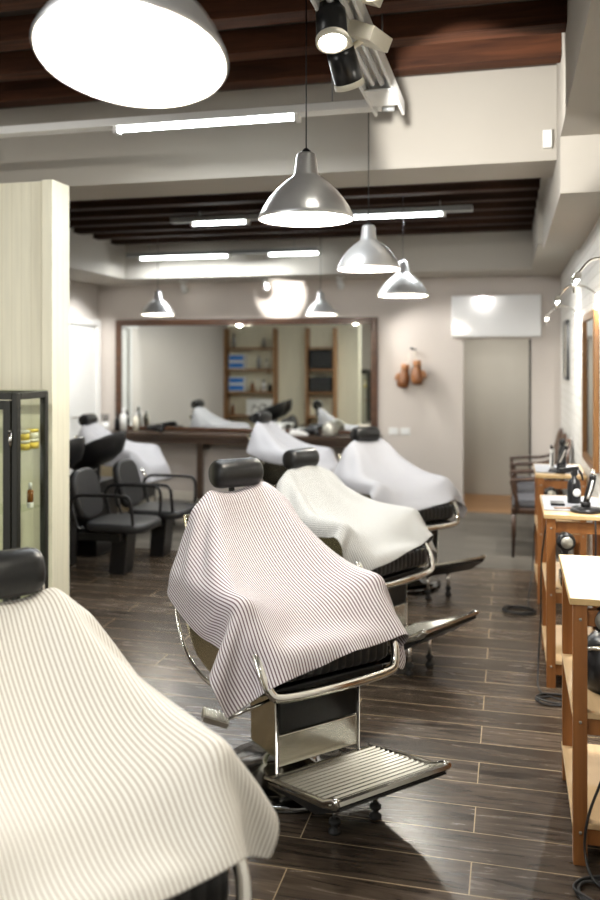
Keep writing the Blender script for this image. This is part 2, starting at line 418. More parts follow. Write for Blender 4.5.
# small lobby behind the doorway
lob = MB(); lob.bx(DX0 - .3, DX1 + .3, YB + 1.25, YB + 1.3, 0, 2.3); lob.bx(DX0 - .3, DX1 + .3, YB + .12, YB + 1.25, 2.2, 2.25)
lob.bx(DX0 - .35, DX0 - .3, YB + .12, YB + 1.3, 0, 2.3); lob.bx(DX1 + .3, DX1 + .35, YB + .12, YB + 1.3, 0, 2.3)
struct('wall_lobby', lob, M['grey_door'])
lf = MB(); lf.bx(DX0 - .3, DX1 + .3, YB + .0, YB + 1.25, -.05, 0.004); struct('floor_lobby', lf, M['room_wood'])
struct('wall_right', MB().bx(XR, XR + .1, YF, YB + .12, 0, H1), M['white_brick'])
struct('wall_left', MB().bx(XL - .1, XL, YF, YB + .12, 0, H1), M['wall_left'])
wf = MB(); wf.bx(XL, XR, YF - .1, YF, 0, .35); wf.bx(XL, XR, YF - .1, YF, 2.65, H1); wf.bx(-3.9, XR, YF - .1, YF, .35, 2.65)
struct('wall_front', wf, M['plaster'])
wn = MB(); wn.bx(XL, -3.9, YF - .06, YF, .35, .42); wn.bx(XL, -3.9, YF - .06, YF, 2.58, 2.65)
for x in (XL, -3.97): wn.bx(x, x + .07, YF - .06, YF, .42, 2.58)
struct('window_1', wn, M['dark_wood'])
# timber clad partition
struct('wall_partition', MB().bx(XL, -2.5, 4.31, 4.48, 0, 2.66), M['boards'])
struct('trim_1', MB().bx(-2.56, -2.494, 4.298, 4.49, 0, 2.665), M['boards'], bevel=.003)
# ceilings
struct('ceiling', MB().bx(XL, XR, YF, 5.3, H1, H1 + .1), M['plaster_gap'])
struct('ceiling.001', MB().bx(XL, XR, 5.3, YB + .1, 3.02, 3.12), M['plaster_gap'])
y = YF + .2; k = 0
c1 = bpy.data.objects['ceiling']
while y < 4.75:
    MB().bx(XL, .25, y, y + .12, 3.165, H1).build('ceiling_joist', M['joist'], c1, bevel=.004)
    y += .415
c2 = bpy.data.objects['ceiling.001']
y = 5.55
while y < 8.6:
    MB().bx(-4.15, .21, y, y + .12, 2.895, 3.02).build('ceiling_joist', M['joist_dark'], c2, bevel=.004)
    y += .4
struct('trim_2', MB().bx(XL, XR, 4.9, 5.35, 2.755, H1), M['plaster'])                      # cross beam
struct('trim_3', MB().bx(-4.15, .21, 8.7, YB, 2.55, 3.02), M['plaster'])                    # rear downstand
struct('trim_4', MB().bx(XL, -4.15, 5.35, YB, 2.55, 3.02), M['plaster'])                    # left downstand
struct('trim_5', MB().bx(.25, XR, YF, 4.53, 2.79, H1), M['plaster'])                        # right downstand
struct('trim_6', MB().bx(.25, XR, 4.53, 6.86, 2.50, 2.90).bx(.25, XR, 4.53, 4.9, 2.9, H1), M['plaster'])   # boxed duct
struct('trim_7', MB().bx(.21, XR, 5.35, 6.86, 2.9, 3.02).bx(.21, XR, 6.86, YB, 2.55, 3.02), M['plaster'])
struct('baseboard_back', MB().bx(XL, DX0 - .05, YB - .015, YB, 0, .1), M['skirting'], bevel=.003)
struct('baseboard_right', MB().bx(XR - .015, XR, YF, YB, 0, .1), M['skirting'], bevel=.003)
struct('baseboard_left', MB().bx(XL, XL + .015, 4.5, YB, 0, .1), M['skirting'], bevel=.003)
# white side door with its frame in the left wall
d1 = struct('door_1', MB().bx(XL, XL + .03, 8.62, 9.3, 0, 2.05), M['white'], bevel=.004)
MB().bx(XL, XL + .06, 8.52, 8.6, 0, 2.13).build('door_frame', M['white'], d1, bevel=.004)
MB().bx(XL, XL + .06, 9.3, 9.38, 0, 2.13).build('door_frame', M['white'], d1, bevel=.004)
MB().bx(XL, XL + .06, 8.6, 9.3, 2.06, 2.13).build('door_frame', M['white'], d1, bevel=.004)
MB().tube(spline([(XL + .03, 8.72, 1.0), (XL + .08, 8.72, 1.0), (XL + .085, 8.82, 1.0)], 3), .01).build('door_handle', M['chrome'], d1)

# ------------------------------------------------------------------ barber chair
def pleated_box(x0, x1, y0, y1, z0, z1, npl, r=.04, amp=.006, nx=14, tilt=0.0):
    """rounded cushion with pleats running along x"""
    nu = npl * 6
    mb = MB(); cx, cyy, cz = (x0 + x1) / 2, (y0 + y1) / 2, (z0 + z1) / 2
    hx, hy, hz = (x1 - x0) / 2, (y1 - y0) / 2, (z1 - z0) / 2
    # loop in xz (superellipse), swept along y
    seg = 36; rows = []
    for j in range(nu + 1):
        t = -1 + 2 * j / nu
        e = max(0.0, (abs(t) - .84) / .16); sh = math.sqrt(max(0, 1 - e * e)) if e > 0 else 1.0
        rip = amp * abs(math.sin(PI * npl * (t + 1) / 2)) ** .6
        row = []
        for k in range(seg):
            a = 2 * PI * k / seg; ca, sa = math.cos(a), math.sin(a)
            px = math.copysign(abs(ca) ** .35, ca) * (hx - (1 - sh) * .05 + rip - amp)
            pz = math.copysign(abs(sa) ** .45, sa) * (hz * (0.35 + .65 * sh) + rip - amp)
            row.append((cx + px, cyy + t * hy, cz + pz + tilt * (px)))
        rows.append(row)
    vs = [p for r_ in rows for p in r_]; fs = []
    for j in range(nu):
        for k in range(seg):
            fs.append((j * seg + k, (j + 1) * seg + k, (j + 1) * seg + (k + 1) % seg, j * seg + (k + 1) % seg))
    fs.append(tuple(range(seg))); fs.append(tuple(reversed(range(nu * seg, nu * seg + seg))))
    return mb.add(vs, fs, True)

BACK_A = math.atan2(.22, .52)
def make_barber_chair():
    r = empty('barber_chair')
    # pedestal
    MB().lathe([(0.001, 0), (.29, 0), (.30, .012), (.29, .03), (.22, .05), (.12, .075), (.09, .1), (.085, .12), (0.001, .12)], seg=40).build('pedestal_base', M['base_metal'], r)
    MB().lathe([(.06, .11), (.06, .26), (.085, .27), (.085, .42), (.001, .42)], seg=28).build('hydraulic_column', M['chrome'], r)
    MB().box((.05, 0, .30), (.24, .30, .31)).build('leg_housing', M['brass_chrome'], r, bevel=.02)
    # apron: leather panel above polished panel
    MB().bx(.175, .205, -.18, .18, .275, .475).build('apron', M['leather'], r, bevel=.01)
    MB().bx(.172, .20, -.18, .18, .155, .272).build('apron_plate', M['chrome_worn'], r, bevel=.004)
    for sgn in (-1, 1): MB().tube([(.20, sgn * .185, .47), (.20, sgn * .185, .14), (.22, sgn * .18, .135)], .008).build('apron_trim', M['chrome'], r)
    # footrest: ribbed tray rising to the front with a rolled lip
    fr = MB(); A = (.21, .135); B = (.61, .205)
    L = math.hypot(B[0] - A[0], B[1] - A[1]); th = math.atan2(B[1] - A[1], B[0] - A[0])
    prof = []
    N = 13
    for i in range(N * 4 + 1):
        t = i / (N * 4); s = .03 + (L - .03) * t
        h = .006 + (.007 if (i % 4) in (1, 2) else 0.0)
        prof.append((A[0] + s * math.cos(th) - h * math.sin(th), A[1] + s * math.sin(th) + h * math.cos(th)))
    nosc = [(B[0] + .025, B[1] + .035), (B[0] + .05, B[1] + .04), (B[0] + .055, B[1] + .028), (B[0] + .03, B[1] + .005)]
    bot = [(B[0] - .05, B[1] - .02), (A[0] + .02, A[1] - .012), (A[0], A[1] - .004), (A[0], A[1] + .005)]
    poly = prof + nosc + bot
    def wv(x): return .235 + .0 * x
    n = len(poly); vs = [(p[0], -wv(p[0]), p[1]) for p in poly] + [(p[0], wv(p[0]), p[1]) for p in poly]
    up = len(prof) + len(nosc)
    fr.add(vs, [(i, i + n, (i + 1) % n + n, (i + 1) % n) for i in range(n)])
    # sides
    for s_ in (0, n):
        for i in range(len(prof) - 1): pass
    fr.f.append(tuple(range(n))); fr.sm.append(False); fr.f.append(tuple(reversed(range(n, 2 * n)))); fr.sm.append(False)
    fo = fr.build('footrest', M['tray_metal'], r)
    for sgn in (-1, 1):
        MB().tube([(A[0], sgn * .237, A[1] + .004), (B[0] - .03, sgn * .237, B[1] + .008), (B[0] + .02, sgn * .237, B[1] + .034), (B[0] + .05, sgn * .235, B[1] + .036)], .010, 8).build('footrest_edge', M['chrome'], fo)
    MB().add([(A[0] + .02, -.228, A[1] - .014), (B[0] - .04, -.228, B[1] - .024), (B[0] + .04, -.228, B[1] + .012), (A[0] + .02, .228, A[1] - .014), (B[0] - .04, .228, B[1] - .024), (B[0] + .04, .228, B[1] + .012),
              (A[0] + .02, -.228, A[1] - .018), (B[0] - .10, -.228, B[1] - .066), (B[0] + .045, -.228, B[1] + .006), (A[0] + .02, .228, A[1] - .018), (B[0] - .10, .228, B[1] - .066), (B[0] + .045, .228, B[1] + .006)],
             [(0, 1, 4, 3), (1, 2, 5, 4), (6, 9, 10, 7), (7, 10, 11, 8), (0, 6, 7, 1), (1, 7, 8, 2), (3, 4, 10, 9), (4, 5, 11, 10), (0, 3, 9, 6), (2, 8, 11, 5)]).build('footrest_underside', M['leather'], fo)
    for sgn in (-1, 1):
        p = MB().cyl((.43, sgn * .09, .02), (.43, sgn * .09, .16), .011, 12).build('footrest_post', M['chrome'], r)
        MB().lathe([(.001, 0), (.022, 0), (.022, .01), (.012, .016), (.012, .03), (.021, .034), (.021, .045), (.012, .05), (.001, .05)], (.43, sgn * .09, 0), 16).build('rubber_foot', M['rubber'], p)
    # seat and its bright frame
    pleated_box(-.22, .31, -.27, .27, .475, .61, 15, tilt=.04).build('seat', M['leather'], r)
    sf = []
    for y_, x_, z_ in ((-.295, .20, .66), (-.298, .25, .60), (-.296, .29, .54), (-.28, .312, .49), (-.25, .32, .468), (-.15, .325, .46), (0, .326, .458)): sf.append((x_, y_, z_))
    path = spline(sf + [(x, -y_, z) for x, y_, z in reversed(sf[:-1])], 4)
    MB().tube(path, .019, 10, flat=.8).build('seat_frame', M['chrome'], r)
    MB().bx(-.2, .28, -.25, .25, .44, .48).build('seat_pan', M['leather'], r, bevel=.01)
    # side shells with tube outline
    for sgn in (-1, 1):
        out = [(-.36, .72), (-.345, .62), (-.30, .54), (-.22, .47), (-.10, .435), (.06, .43), (.18, .455), (.225, .52), (.22, .60), (.20, .67), (.16, .715)]
        mb = MB().prism(out, 'y', sgn * .285, sgn * .305)
        sp = mb.build('side_panel', M['brass_chrome'], r, bevel=.004)
        ln = [(x, sgn * .322, z) for x, z in ((-.385, .75), (-.38, .66), (-.35, .56), (-.27, .465), (-.12, .415), (.04, .41))]
        MB().tube(spline(ln, 4), .008, 8).build('side_rail', M['chrome'], r)
        a = MB(); a.tube(spline([(-.37, sgn * .305, .755), (-.15, sgn * .30, .757), (.08, sgn * .30, .75), (.18, sgn * .30, .728)], 4), [.026] + [.032] * 11 + [.026], 12, flat=.8)
        ar = a.build('armrest', M['leather'], r)
        for xx in (-.25, .15): MB().tube([(xx, sgn * .30, .66), (xx, sgn * .30, .735)], .014, 8).build('armrest_post', M['chrome'], r)
    # backrest
    bk = pleated_box(-.26, .26, -.235, .235, -.04, .045, 13)
    bk.xf(Matrix.Translation((-.31, 0, .80)) @ Matrix.Rotation(-BACK_A, 4, 'Y') @ Matrix.Rotation(R(90), 4, 'Y'))
    bk.build('backrest', M['leather'], r)
    sh = MB().box((0, 0, 0), (.02, .50, .52)).xf(Matrix.Translation((-.36, 0, .785)) @ Matrix.Rotation(-BACK_A, 4, 'Y'))
    sh.build('back_shell', M['brass_chrome'], r, bevel=.009)
    # headrest on its bracket
    m = Matrix.Translation((-.445, 0, 1.17))
    h = MB()
    pr = [(.001, -.112), (.048, -.112), (.058, -.102), (.063, -.08), (.063, .08), (.058, .102), (.048, .112), (.001, .112)]
    h.lathe(pr, seg=28, mat=Matrix.Rotation(R(90), 3, 'X')); h.v = [(x - .445, y_, z + 1.165) for x, y_, z in h.v]
    ho = h.build('headrest', M['leather'], r)
    MB().tube([(-.445, .114, 1.175), (-.445, .120, 1.16), (-.44, .120, 1.08), (-.435, .10, 1.075)], .005, 8).build('headrest_clip', M['chrome'], ho)
    br = MB(); br.bx(-.47, -.40, -.03, .145, 1.062, 1.082); br.bx(-.462, -.438, -.03, -.01, 1.0, 1.12); br.build('headrest_bracket', M['plastic'], r, bevel=.004)
    # recline lever with ribbed pedal, on the near side
    lv = MB().tube([(.10, -.13, .40), (.03, -.30, .335)], .007, 8).tube([(.13, -.14, .385), (.06, -.31, .32)], .007, 8)
    lo = lv.build('recline_lever', M['chrome'], r)
    pd = MB().box((0, 0, 0), (.10, .085, .022))
    for i in range(7): pd.cyl((-.045 + .015 * i, -.04, .012), (-.045 + .015 * i, .04, .012), .005, 6)
    pd.xf(Matrix.Translation((.03, -.35, .318)) @ Matrix.Rotation(R(65), 4, 'Z') @ Matrix.Rotation(R(20), 4, 'Y'))
    pd.build('lever_pedal', M['chrome_worn'], lo, bevel=.002)
    return r

CH = [  # x, y, heading, label
    (-.965, 1.69, -40, 'nearest barber chair, at the bottom left, under the tan striped cape'),
    (-.848, 3.27, -43, 'barber chair in the centre under the plum striped cape, ribbed chrome footrest in full view'),
    (-.839, 4.76, -30, 'barber chair third in the row, pleated black seat showing under the white cape'),
    (-.79, 6.29, -45, 'barber chair fourth in the row, farthest of those lined up facing the trestle tables'),
    (-3.70, 7.85, 2, 'barber chair at the rear left, behind the two salon wash chairs'),
    (-1.97, 8.02, -14, 'barber chair in front of the middle of the long rear mirror'),
]
c0 = make_barber_chair()
chairs = []
for i, (x, y, hd, lb) in enumerate(CH):
    if i == 0:
        o = c0; o.location = (x, y, 0); o.rotation_euler = (0, 0, R(hd)); tag(o, lb, 'barber chair', 'barber chairs under striped capes')
    else:
        o = dup(c0, (x, y, 0), R(hd), lb)
    chairs.append(o)
BACK_DROP = (.10, .035, .11, .10, .12, .09)
HEAD_DROP = (.08, .012, .11, .10, .12, .09)
for o, dz, hz in zip(chairs, BACK_DROP, HEAD_DROP):
    for k_ in kids(o):
        if k_.name.split('.')[0] in ('backrest', 'back_shell', 'headrest', 'headrest_bracket'):
            k_.location.z -= hz if k_.name.startswith('headrest') else dz
for o, tilt in zip(chairs[2:4], (8, 7)):      # these two have their footrests tipped up
    for k_ in kids(o):
        nm = k_.name.split('.')[0]
        if nm == 'footrest':
            k_.matrix_local = Matrix.Translation((.21, 0, .135)) @ Matrix.Rotation(R(-tilt), 4, 'Y') @ Matrix.Translation((-.21, 0, -.135))
        elif nm == 'footrest_post': k_.scale.z = 1.0 + .35 * tilt / 15

# ------------------------------------------------------------------ capes: draped surfaces, points in millimetres in the chair's own frame
CAPES = {
'a': (49, 40, 0.0225, [
-469,-311,640,15,-16,-1,18,-13,-3,21,-8,-4,21,-6,-6,22,0,-7,21,3,-7,21,-1,-8,22,-1,-7,22,-2,-7,21,0,-6,23,0,-6,22,0,-6,23,0,-4,23,0,-4,23,0,-4,23,0,-3,23,0,-2,23,0,-1,23,
1,-1,23,2,-1,23,1,0,22,1,0,23,0,-1,22,0,-1,23,0,0,22,0,-1,22,-8,-2,15,-16,-3,8,-22,-3,-2,-22,-3,6,-22,-5,15,-15,-8,19,-8,-12,17,2,-15,13,8,-17,6,12,-19,2,13,-19,-3,12,
-18,-4,13,-18,-464,-308,662,15,-17,-2,19,-13,-2,20,-8,-4,21,-5,-6,22,1,-7,21,0,-7,22,-4,-8,21,-3,-7,21,-1,-7,22,1,-6,23,1,-6,22,1,-6,22,0,-4,23,-1,-4,23,0,-4,22,-1,-2,23,
-1,-3,23,0,-1,23,0,-1,22,3,-1,22,4,1,23,1,-1,23,0,-1,22,0,0,23,0,-1,22,-1,-1,21,-10,-2,15,-17,-2,6,-21,-3,3,-23,-4,12,-18,-6,18,-11,-10,18,-2,-15,15,7,-16,8,11,-19,3,12,
-19,-3,13,-18,-4,12,-19,0,14,-18,-460,-307,684,17,-16,-2,18,-13,-2,20,-9,-4,21,-5,-6,22,0,-7,21,-3,-8,21,-6,-7,21,-1,-7,22,3,-7,22,2,-6,22,2,-6,22,0,-6,22,0,-4,22,-1,-4,
23,0,-3,22,-1,-3,23,-2,-2,22,-2,-2,23,-2,-1,23,0,-1,22,5,0,22,6,1,23,0,-1,22,0,-1,23,0,0,22,-3,-2,20,-10,-2,14,-18,-2,7,-22,-3,9,-20,-5,16,-14,-8,19,-6,-12,17,4,-16,10,9,
-19,4,13,-19,-3,12,-18,-5,12,-19,0,13,-18,5,13,-18,-456,-307,706,17,-15,-1,18,-13,-3,20,-10,-4,21,-5,-6,22,-2,-7,20,-6,-7,22,-1,-8,21,3,-7,21,4,-7,22,2,-7,22,-1,-5,22,-1,
-5,23,-1,-5,22,0,-4,23,0,-3,22,0,-3,23,-1,-2,22,-2,-2,22,-4,-1,23,-3,0,23,2,-1,21,6,1,22,5,0,23,0,-1,23,0,-1,22,-4,-1,20,-11,-2,13,-18,-2,8,-21,-3,14,-17,-6,19,-9,-11,18,
-1,-14,13,8,-18,6,11,-19,-3,12,-20,-5,12,-19,-1,13,-18,6,13,-18,10,11,-17,-450,-305,728,16,-16,-1,17,-13,-3,19,-12,-4,22,-5,-5,21,-4,-8,21,-2,-7,22,3,-8,21,4,-8,21,0,-6,
22,0,-6,22,-3,-6,22,-1,-5,22,-1,-5,23,0,-4,22,1,-3,22,0,-3,23,2,-2,22,0,-2,23,-3,-1,22,-6,0,22,-3,0,23,4,-1,21,8,1,23,2,-1,22,0,0,22,-5,-2,20,-11,-2,14,-18,-2,12,-19,-4,
17,-13,-8,20,-5,-13,15,5,-16,9,10,-20,-2,12,-19,-6,11,-19,-1,13,-19,5,12,-18,11,11,-18,14,7,-16,-442,-300,748,13,-18,1,15,-16,-2,20,-14,-4,21,-2,-5,22,-3,-8,21,1,-8,21,2,
-8,21,0,-8,22,-1,-6,21,-3,-6,22,-2,-6,22,0,-5,23,0,-5,22,0,-3,23,0,-4,22,0,-3,23,2,-2,22,2,-1,23,1,-2,22,-4,0,22,-6,0,23,-2,0,22,7,0,21,6,0,23,0,-1,22,-4,-1,20,-11,-2,14,
-17,-2,16,-17,-5,18,-9,-10,19,0,-15,12,8,-19,0,12,-21,-6,10,-19,-1,13,-19,6,12,-18,11,10,-18,14,6,-16,16,3,-16,-438,-296,770,13,-19,1,15,-18,-1,22,-14,-3,21,-2,-8,20,-1,
-8,21,0,-8,21,0,-8,21,-2,-6,22,-2,-7,21,-2,-6,22,0,-6,22,0,-5,22,0,-4,23,0,-4,22,-1,-4,22,0,-2,23,0,-3,22,2,-1,23,3,-1,22,1,-1,23,-4,0,22,-6,0,22,1,0,22,8,0,22,2,-1,23,
-3,-1,20,-11,-2,16,-15,-2,18,-13,-7,19,-5,-13,16,5,-17,5,10,-21,-6,10,-20,-2,12,-19,6,12,-19,12,9,-17,14,5,-17,16,1,-16,16,-1,-16,-439,-292,792,15,-16,1,18,-14,-1,20,-10,
-4,22,-7,-7,21,-5,-7,20,-4,-8,21,-2,-8,21,0,-7,22,-1,-7,21,-2,-6,22,-1,-6,22,0,-5,23,-1,-4,22,-1,-4,22,0,-3,23,-1,-3,22,-1,-2,23,0,-2,23,2,-1,22,3,-1,23,1,0,22,-4,0,23,
-3,1,22,4,0,22,5,-1,23,-1,-1,20,-9,-2,18,-14,-3,19,-9,-9,18,0,-15,10,8,-20,-3,10,-21,-3,11,-20,7,11,-19,13,7,-18,14,3,-17,16,0,-16,15,-3,-16,16,-3,-16,-437,-285,814,16,
-16,0,19,-12,-2,21,-8,-5,20,-5,-7,21,-3,-8,21,-5,-6,21,-7,-7,21,-4,-7,21,-3,-6,22,-1,-7,22,-1,-6,22,0,-4,22,-2,-4,22,-1,-4,22,-1,-3,23,-1,-3,22,-1,-2,23,-1,-2,23,0,-1,22,
1,-1,23,3,0,22,0,0,23,-3,1,23,1,0,22,3,-1,22,1,-1,22,-6,-2,20,-10,-5,20,-4,-11,15,5,-18,1,9,-22,-4,9,-20,10,10,-20,14,2,-17,14,5,-18,14,-2,-17,15,-4,-16,15,-3,-16,16,-1,
-16,-436,-278,835,17,-13,1,20,-11,-2,21,-7,-6,20,-3,-8,21,-4,-8,21,-8,-5,21,-5,-7,20,-1,-9,22,-5,-6,21,-5,-5,22,-3,-5,22,-3,-4,22,-2,-5,23,-1,-4,22,0,-3,23,-1,-2,23,-1,
-2,22,-1,-2,24,-1,-1,22,0,0,23,1,0,23,1,0,23,0,0,22,0,0,23,1,-1,22,0,0,23,-1,-2,21,-4,-7,18,0,-15,9,6,-20,-2,9,-22,9,8,-20,17,-4,-17,12,4,-18,14,-1,-17,15,-2,-17,15,-1,
-17,15,-1,-16,16,0,-16,-434,-270,857,19,-12,0,20,-10,-3,21,-5,-7,21,-3,-8,20,-7,-6,21,-6,-7,21,-1,-9,19,1,-11,22,-3,-7,21,-4,-5,22,-6,-3,22,-5,-2,22,-4,-4,22,-3,-2,23,-2,
-3,22,-2,-2,23,-1,-3,23,-1,-1,24,-1,-1,23,0,0,23,0,0,23,0,0,24,1,1,23,0,0,23,0,0,23,0,0,23,-1,-1,22,1,-14,12,7,-18,6,7,-21,7,6,-21,15,0,-18,16,-3,-17,14,0,-17,14,0,-18,
14,-1,-17,15,0,-17,15,0,-17,16,1,-16,-432,-262,879,20,-10,0,20,-8,-3,21,-4,-8,20,-5,-7,21,-7,-7,21,-1,-10,18,2,-13,20,1,-12,21,-2,-7,22,-5,-5,22,-6,-3,22,-5,-2,22,-5,-1,
22,-4,-2,23,-3,-2,23,-2,-3,23,-1,-2,22,-1,-1,24,-1,-1,23,1,0,24,0,0,23,1,1,23,0,0,23,1,0,23,1,1,23,0,0,23,1,0,23,-1,-6,19,6,-29,4,5,-22,12,3,-21,14,0,-18,15,0,-18,14,-1,
-17,15,0,-18,14,-1,-17,15,0,-18,15,1,-17,16,0,-16,-429,-254,901,20,-9,-1,21,-6,-4,21,-5,-8,21,-5,-8,20,-3,-9,18,3,-14,18,3,-15,20,1,-10,22,-4,-6,22,-6,-3,21,-8,-1,22,-7,
-1,22,-5,-2,23,-2,-3,22,-1,-4,22,0,-4,23,0,-3,22,0,-4,23,1,-2,23,1,-2,23,1,-1,23,0,0,24,1,0,23,0,0,23,1,0,24,0,0,22,0,0,22,1,-4,22,5,-30,6,5,-21,14,2,-19,14,0,-18,15,-1,
-19,15,0,-17,16,-1,-17,15,-1,-17,15,0,-17,14,1,-17,16,0,-17,-427,-246,924,21,-6,-2,21,-5,-4,21,-5,-8,20,-3,-10,18,1,-13,16,5,-17,19,2,-13,21,-2,-8,22,-7,-3,21,-9,-2,22,
-7,-1,22,-5,-3,23,-1,-4,21,-1,-6,22,1,-6,22,1,-6,22,0,-6,22,1,-5,22,1,-5,22,2,-4,23,1,-3,23,1,-2,23,1,-1,23,1,0,23,1,-1,23,3,-1,23,3,-2,25,4,-10,15,-3,-23,12,2,-17,16,2,
-17,15,0,-17,16,-1,-17,16,0,-17,16,-1,-16,15,-1,-17,15,-1,-17,15,1,-17,15,1,-17,-424,-239,945,23,-5,-1,20,-2,-6,20,-3,-9,19,0,-13,15,5,-18,16,3,-15,22,-1,-10,21,-6,-4,21,
-10,-2,22,-7,-3,22,-3,-4,22,-1,-6,21,1,-8,21,0,-8,21,1,-8,21,2,-8,22,1,-7,21,1,-8,21,0,-8,22,1,-6,22,1,-4,23,1,-3,23,1,-2,22,1,-1,23,0,-3,23,2,-3,22,1,-5,20,2,-9,18,2,
-16,15,3,-16,17,2,-16,15,0,-17,17,0,-16,16,0,-16,16,-1,-16,16,-1,-16,16,0,-16,15,0,-17,14,1,-17,-424,-221,964,23,-7,2,21,-4,-1,21,-1,-18,14,3,-15,15,5,-19,20,0,-12,22,-6,
-6,20,-9,-4,22,-5,-5,22,-3,-6,21,0,-8,21,0,-9,20,1,-10,21,2,-10,20,1,-10,20,1,-11,20,1,-10,20,0,-11,21,0,-10,22,0,-6,22,2,-3,23,1,-3,22,1,-3,23,0,-3,22,1,-3,23,1,-3,22,2,
-7,20,1,-9,18,2,-15,16,2,-16,16,2,-16,16,0,-16,16,1,-15,17,-1,-16,15,-1,-16,17,0,-15,20,1,-12,13,1,-18,13,0,-18,-423,-207,981,22,-4,-1,21,-3,-5,22,-2,-13,12,5,-18,18,1,
-15,21,-5,-8,21,-8,-6,21,-3,-6,22,-2,-9,20,1,-10,20,0,-11,19,1,-12,20,2,-12,19,1,-12,19,1,-13,18,0,-13,20,0,-13,20,0,-10,22,1,-8,22,1,-5,23,1,-4,22,0,-4,23,1,-4,22,0,-4,
22,1,-4,22,1,-4,22,1,-6,20,2,-10,18,2,-14,16,2,-16,15,1,-16,16,0,-16,16,0,-16,17,0,-15,19,1,-14,20,1,-9,20,2,-11,14,0,-18,10,0,-21,-425,-190,1001,22,-3,-2,21,0,-6,18,-2,
-16,16,1,-15,21,-5,-12,21,-4,-8,21,-3,-10,20,0,-10,20,0,-13,19,1,-13,19,1,-14,18,1,-14,18,0,-15,18,1,-14,18,0,-15,19,0,-13,20,1,-11,21,1,-9,23,1,-7,21,1,-6,23,0,-6,22,1,
-6,22,0,-5,22,1,-4,23,1,-4,22,1,-6,21,1,-6,21,1,-10,18,2,-13,17,2,-16,16,0,-16,16,1,-16,17,0,-15,18,1,-13,20,1,-10,22,2,-7,21,1,-11,13,0,-18,10,1,-20,-426,-175,1017,22,
-1,-2,22,0,-7,19,-3,-14,18,-2,-14,21,-3,-12,20,-1,-13,19,0,-13,18,0,-15,19,1,-15,17,1,-15,18,0,-17,17,1,-15,18,0,-15,18,1,-15,19,0,-13,20,1,-12,21,1,-10,21,1,-9,22,0,-9,
21,1,-8,22,0,-8,22,1,-6,22,0,-6,22,1,-5,23,0,-4,22,1,-6,21,2,-7,20,1,-10,19,2,-13,17,1,-14,16,1,-16,17,1,-15,18,1,-14,20,1,-12,21,1,-7,22,2,-6,21,1,-11,13,1,-17,11,0,-21,
-429,-156,1036,24,-1,-2,21,1,-6,20,-5,-18,16,-1,-14,21,-1,-17,18,0,-16,19,0,-17,17,0,-16,18,1,-17,17,0,-16,18,1,-17,18,0,-15,18,1,-15,19,1,-14,20,0,-13,20,1,-12,20,1,-12,
21,1,-10,21,0,-11,21,1,-8,22,0,-9,21,0,-7,23,1,-6,22,1,-6,22,0,-5,22,1,-6,21,1,-8,20,2,-10,20,2,-12,17,1,-14,18,1,-15,17,1,-14,19,1,-12,21,1,-10,22,2,-6,23,1,-5,20,1,-10,
14,1,-18,11,1,-19,-428,-136,1040,23,0,-4,19,0,-4,21,-3,-19,16,-2,-14,19,0,-19,17,0,-16,19,0,-19,16,0,-16,18,0,-17,17,1,-17,19,1,-16,17,0,-15,20,1,-15,18,1,-14,20,0,-14,
19,1,-12,21,1,-13,20,0,-11,21,0,-11,21,1,-9,22,0,-9,21,1,-7,23,0,-7,21,1,-6,23,0,-6,21,1,-6,22,1,-8,20,2,-10,19,2,-12,19,1,-13,18,2,-14,18,1,-13,20,1,-11,21,1,-9,22,2,-5,
23,1,-3,21,2,-10,14,0,-17,12,1,-20,-429,-116,1042,22,1,-7,21,-1,-3,20,-1,-18,15,-1,-16,18,-1,-19,17,0,-17,17,0,-18,17,0,-17,18,0,-17,17,1,-16,19,1,-17,17,0,-15,19,1,-15,
19,1,-14,19,0,-15,19,1,-12,20,0,-13,21,1,-12,21,0,-11,20,1,-9,22,0,-9,22,1,-8,22,0,-7,22,1,-6,22,1,-7,22,1,-7,21,1,-8,21,1,-9,19,2,-12,19,2,-12,19,1,-13,19,1,-13,21,1,
-10,21,2,-7,23,1,-4,23,1,-3,21,2,-9,15,0,-17,12,1,-19,-430,-96,1039,22,1,-6,22,1,-5,18,-2,-17,15,-1,-17,18,-1,-18,16,0,-18,17,0,-18,16,0,-16,18,1,-18,17,1,-16,18,0,-17,
18,1,-14,19,0,-16,18,1,-14,20,1,-15,19,0,-12,20,1,-13,21,1,-11,21,0,-11,20,1,-10,22,0,-9,22,1,-8,22,0,-7,22,1,-7,22,1,-7,22,1,-7,21,1,-8,20,2,-9,20,1,-12,20,2,-12,19,1,
-12,19,2,-11,21,1,-10,22,1,-6,23,1,-4,23,2,-2,22,1,-9,15,1,-16,11,1,-20,-432,-74,1034,24,1,-5,21,0,-5,19,-2,-17,14,0,-17,16,-1,-19,16,0,-17,17,0,-19,16,0,-16,17,1,-18,17,
0,-16,18,1,-16,18,0,-15,19,1,-15,18,1,-14,20,0,-15,19,1,-12,20,1,-13,21,1,-11,21,0,-11,21,1,-9,21,1,-9,22,0,-8,22,1,-8,22,1,-7,22,1,-7,22,1,-7,21,1,-8,21,2,-9,20,1,-11,
19,2,-12,20,1,-11,20,1,-11,21,2,-9,22,1,-6,23,1,-3,22,1,-1,23,1,-8,16,1,-17,11,1,-19,-431,-55,1028,20,1,-5,22,-1,-5,15,0,-20,14,-1,-17,16,0,-18,16,0,-17,18,1,-17,16,0,
-16,18,1,-17,17,0,-16,18,1,-16,18,1,-15,19,1,-15,19,1,-14,20,0,-13,19,1,-13,20,1,-12,21,1,-11,21,0,-11,21,1,-9,22,1,-9,21,1,-8,23,0,-8,21,1,-6,22,1,-7,22,1,-8,21,2,-8,21,
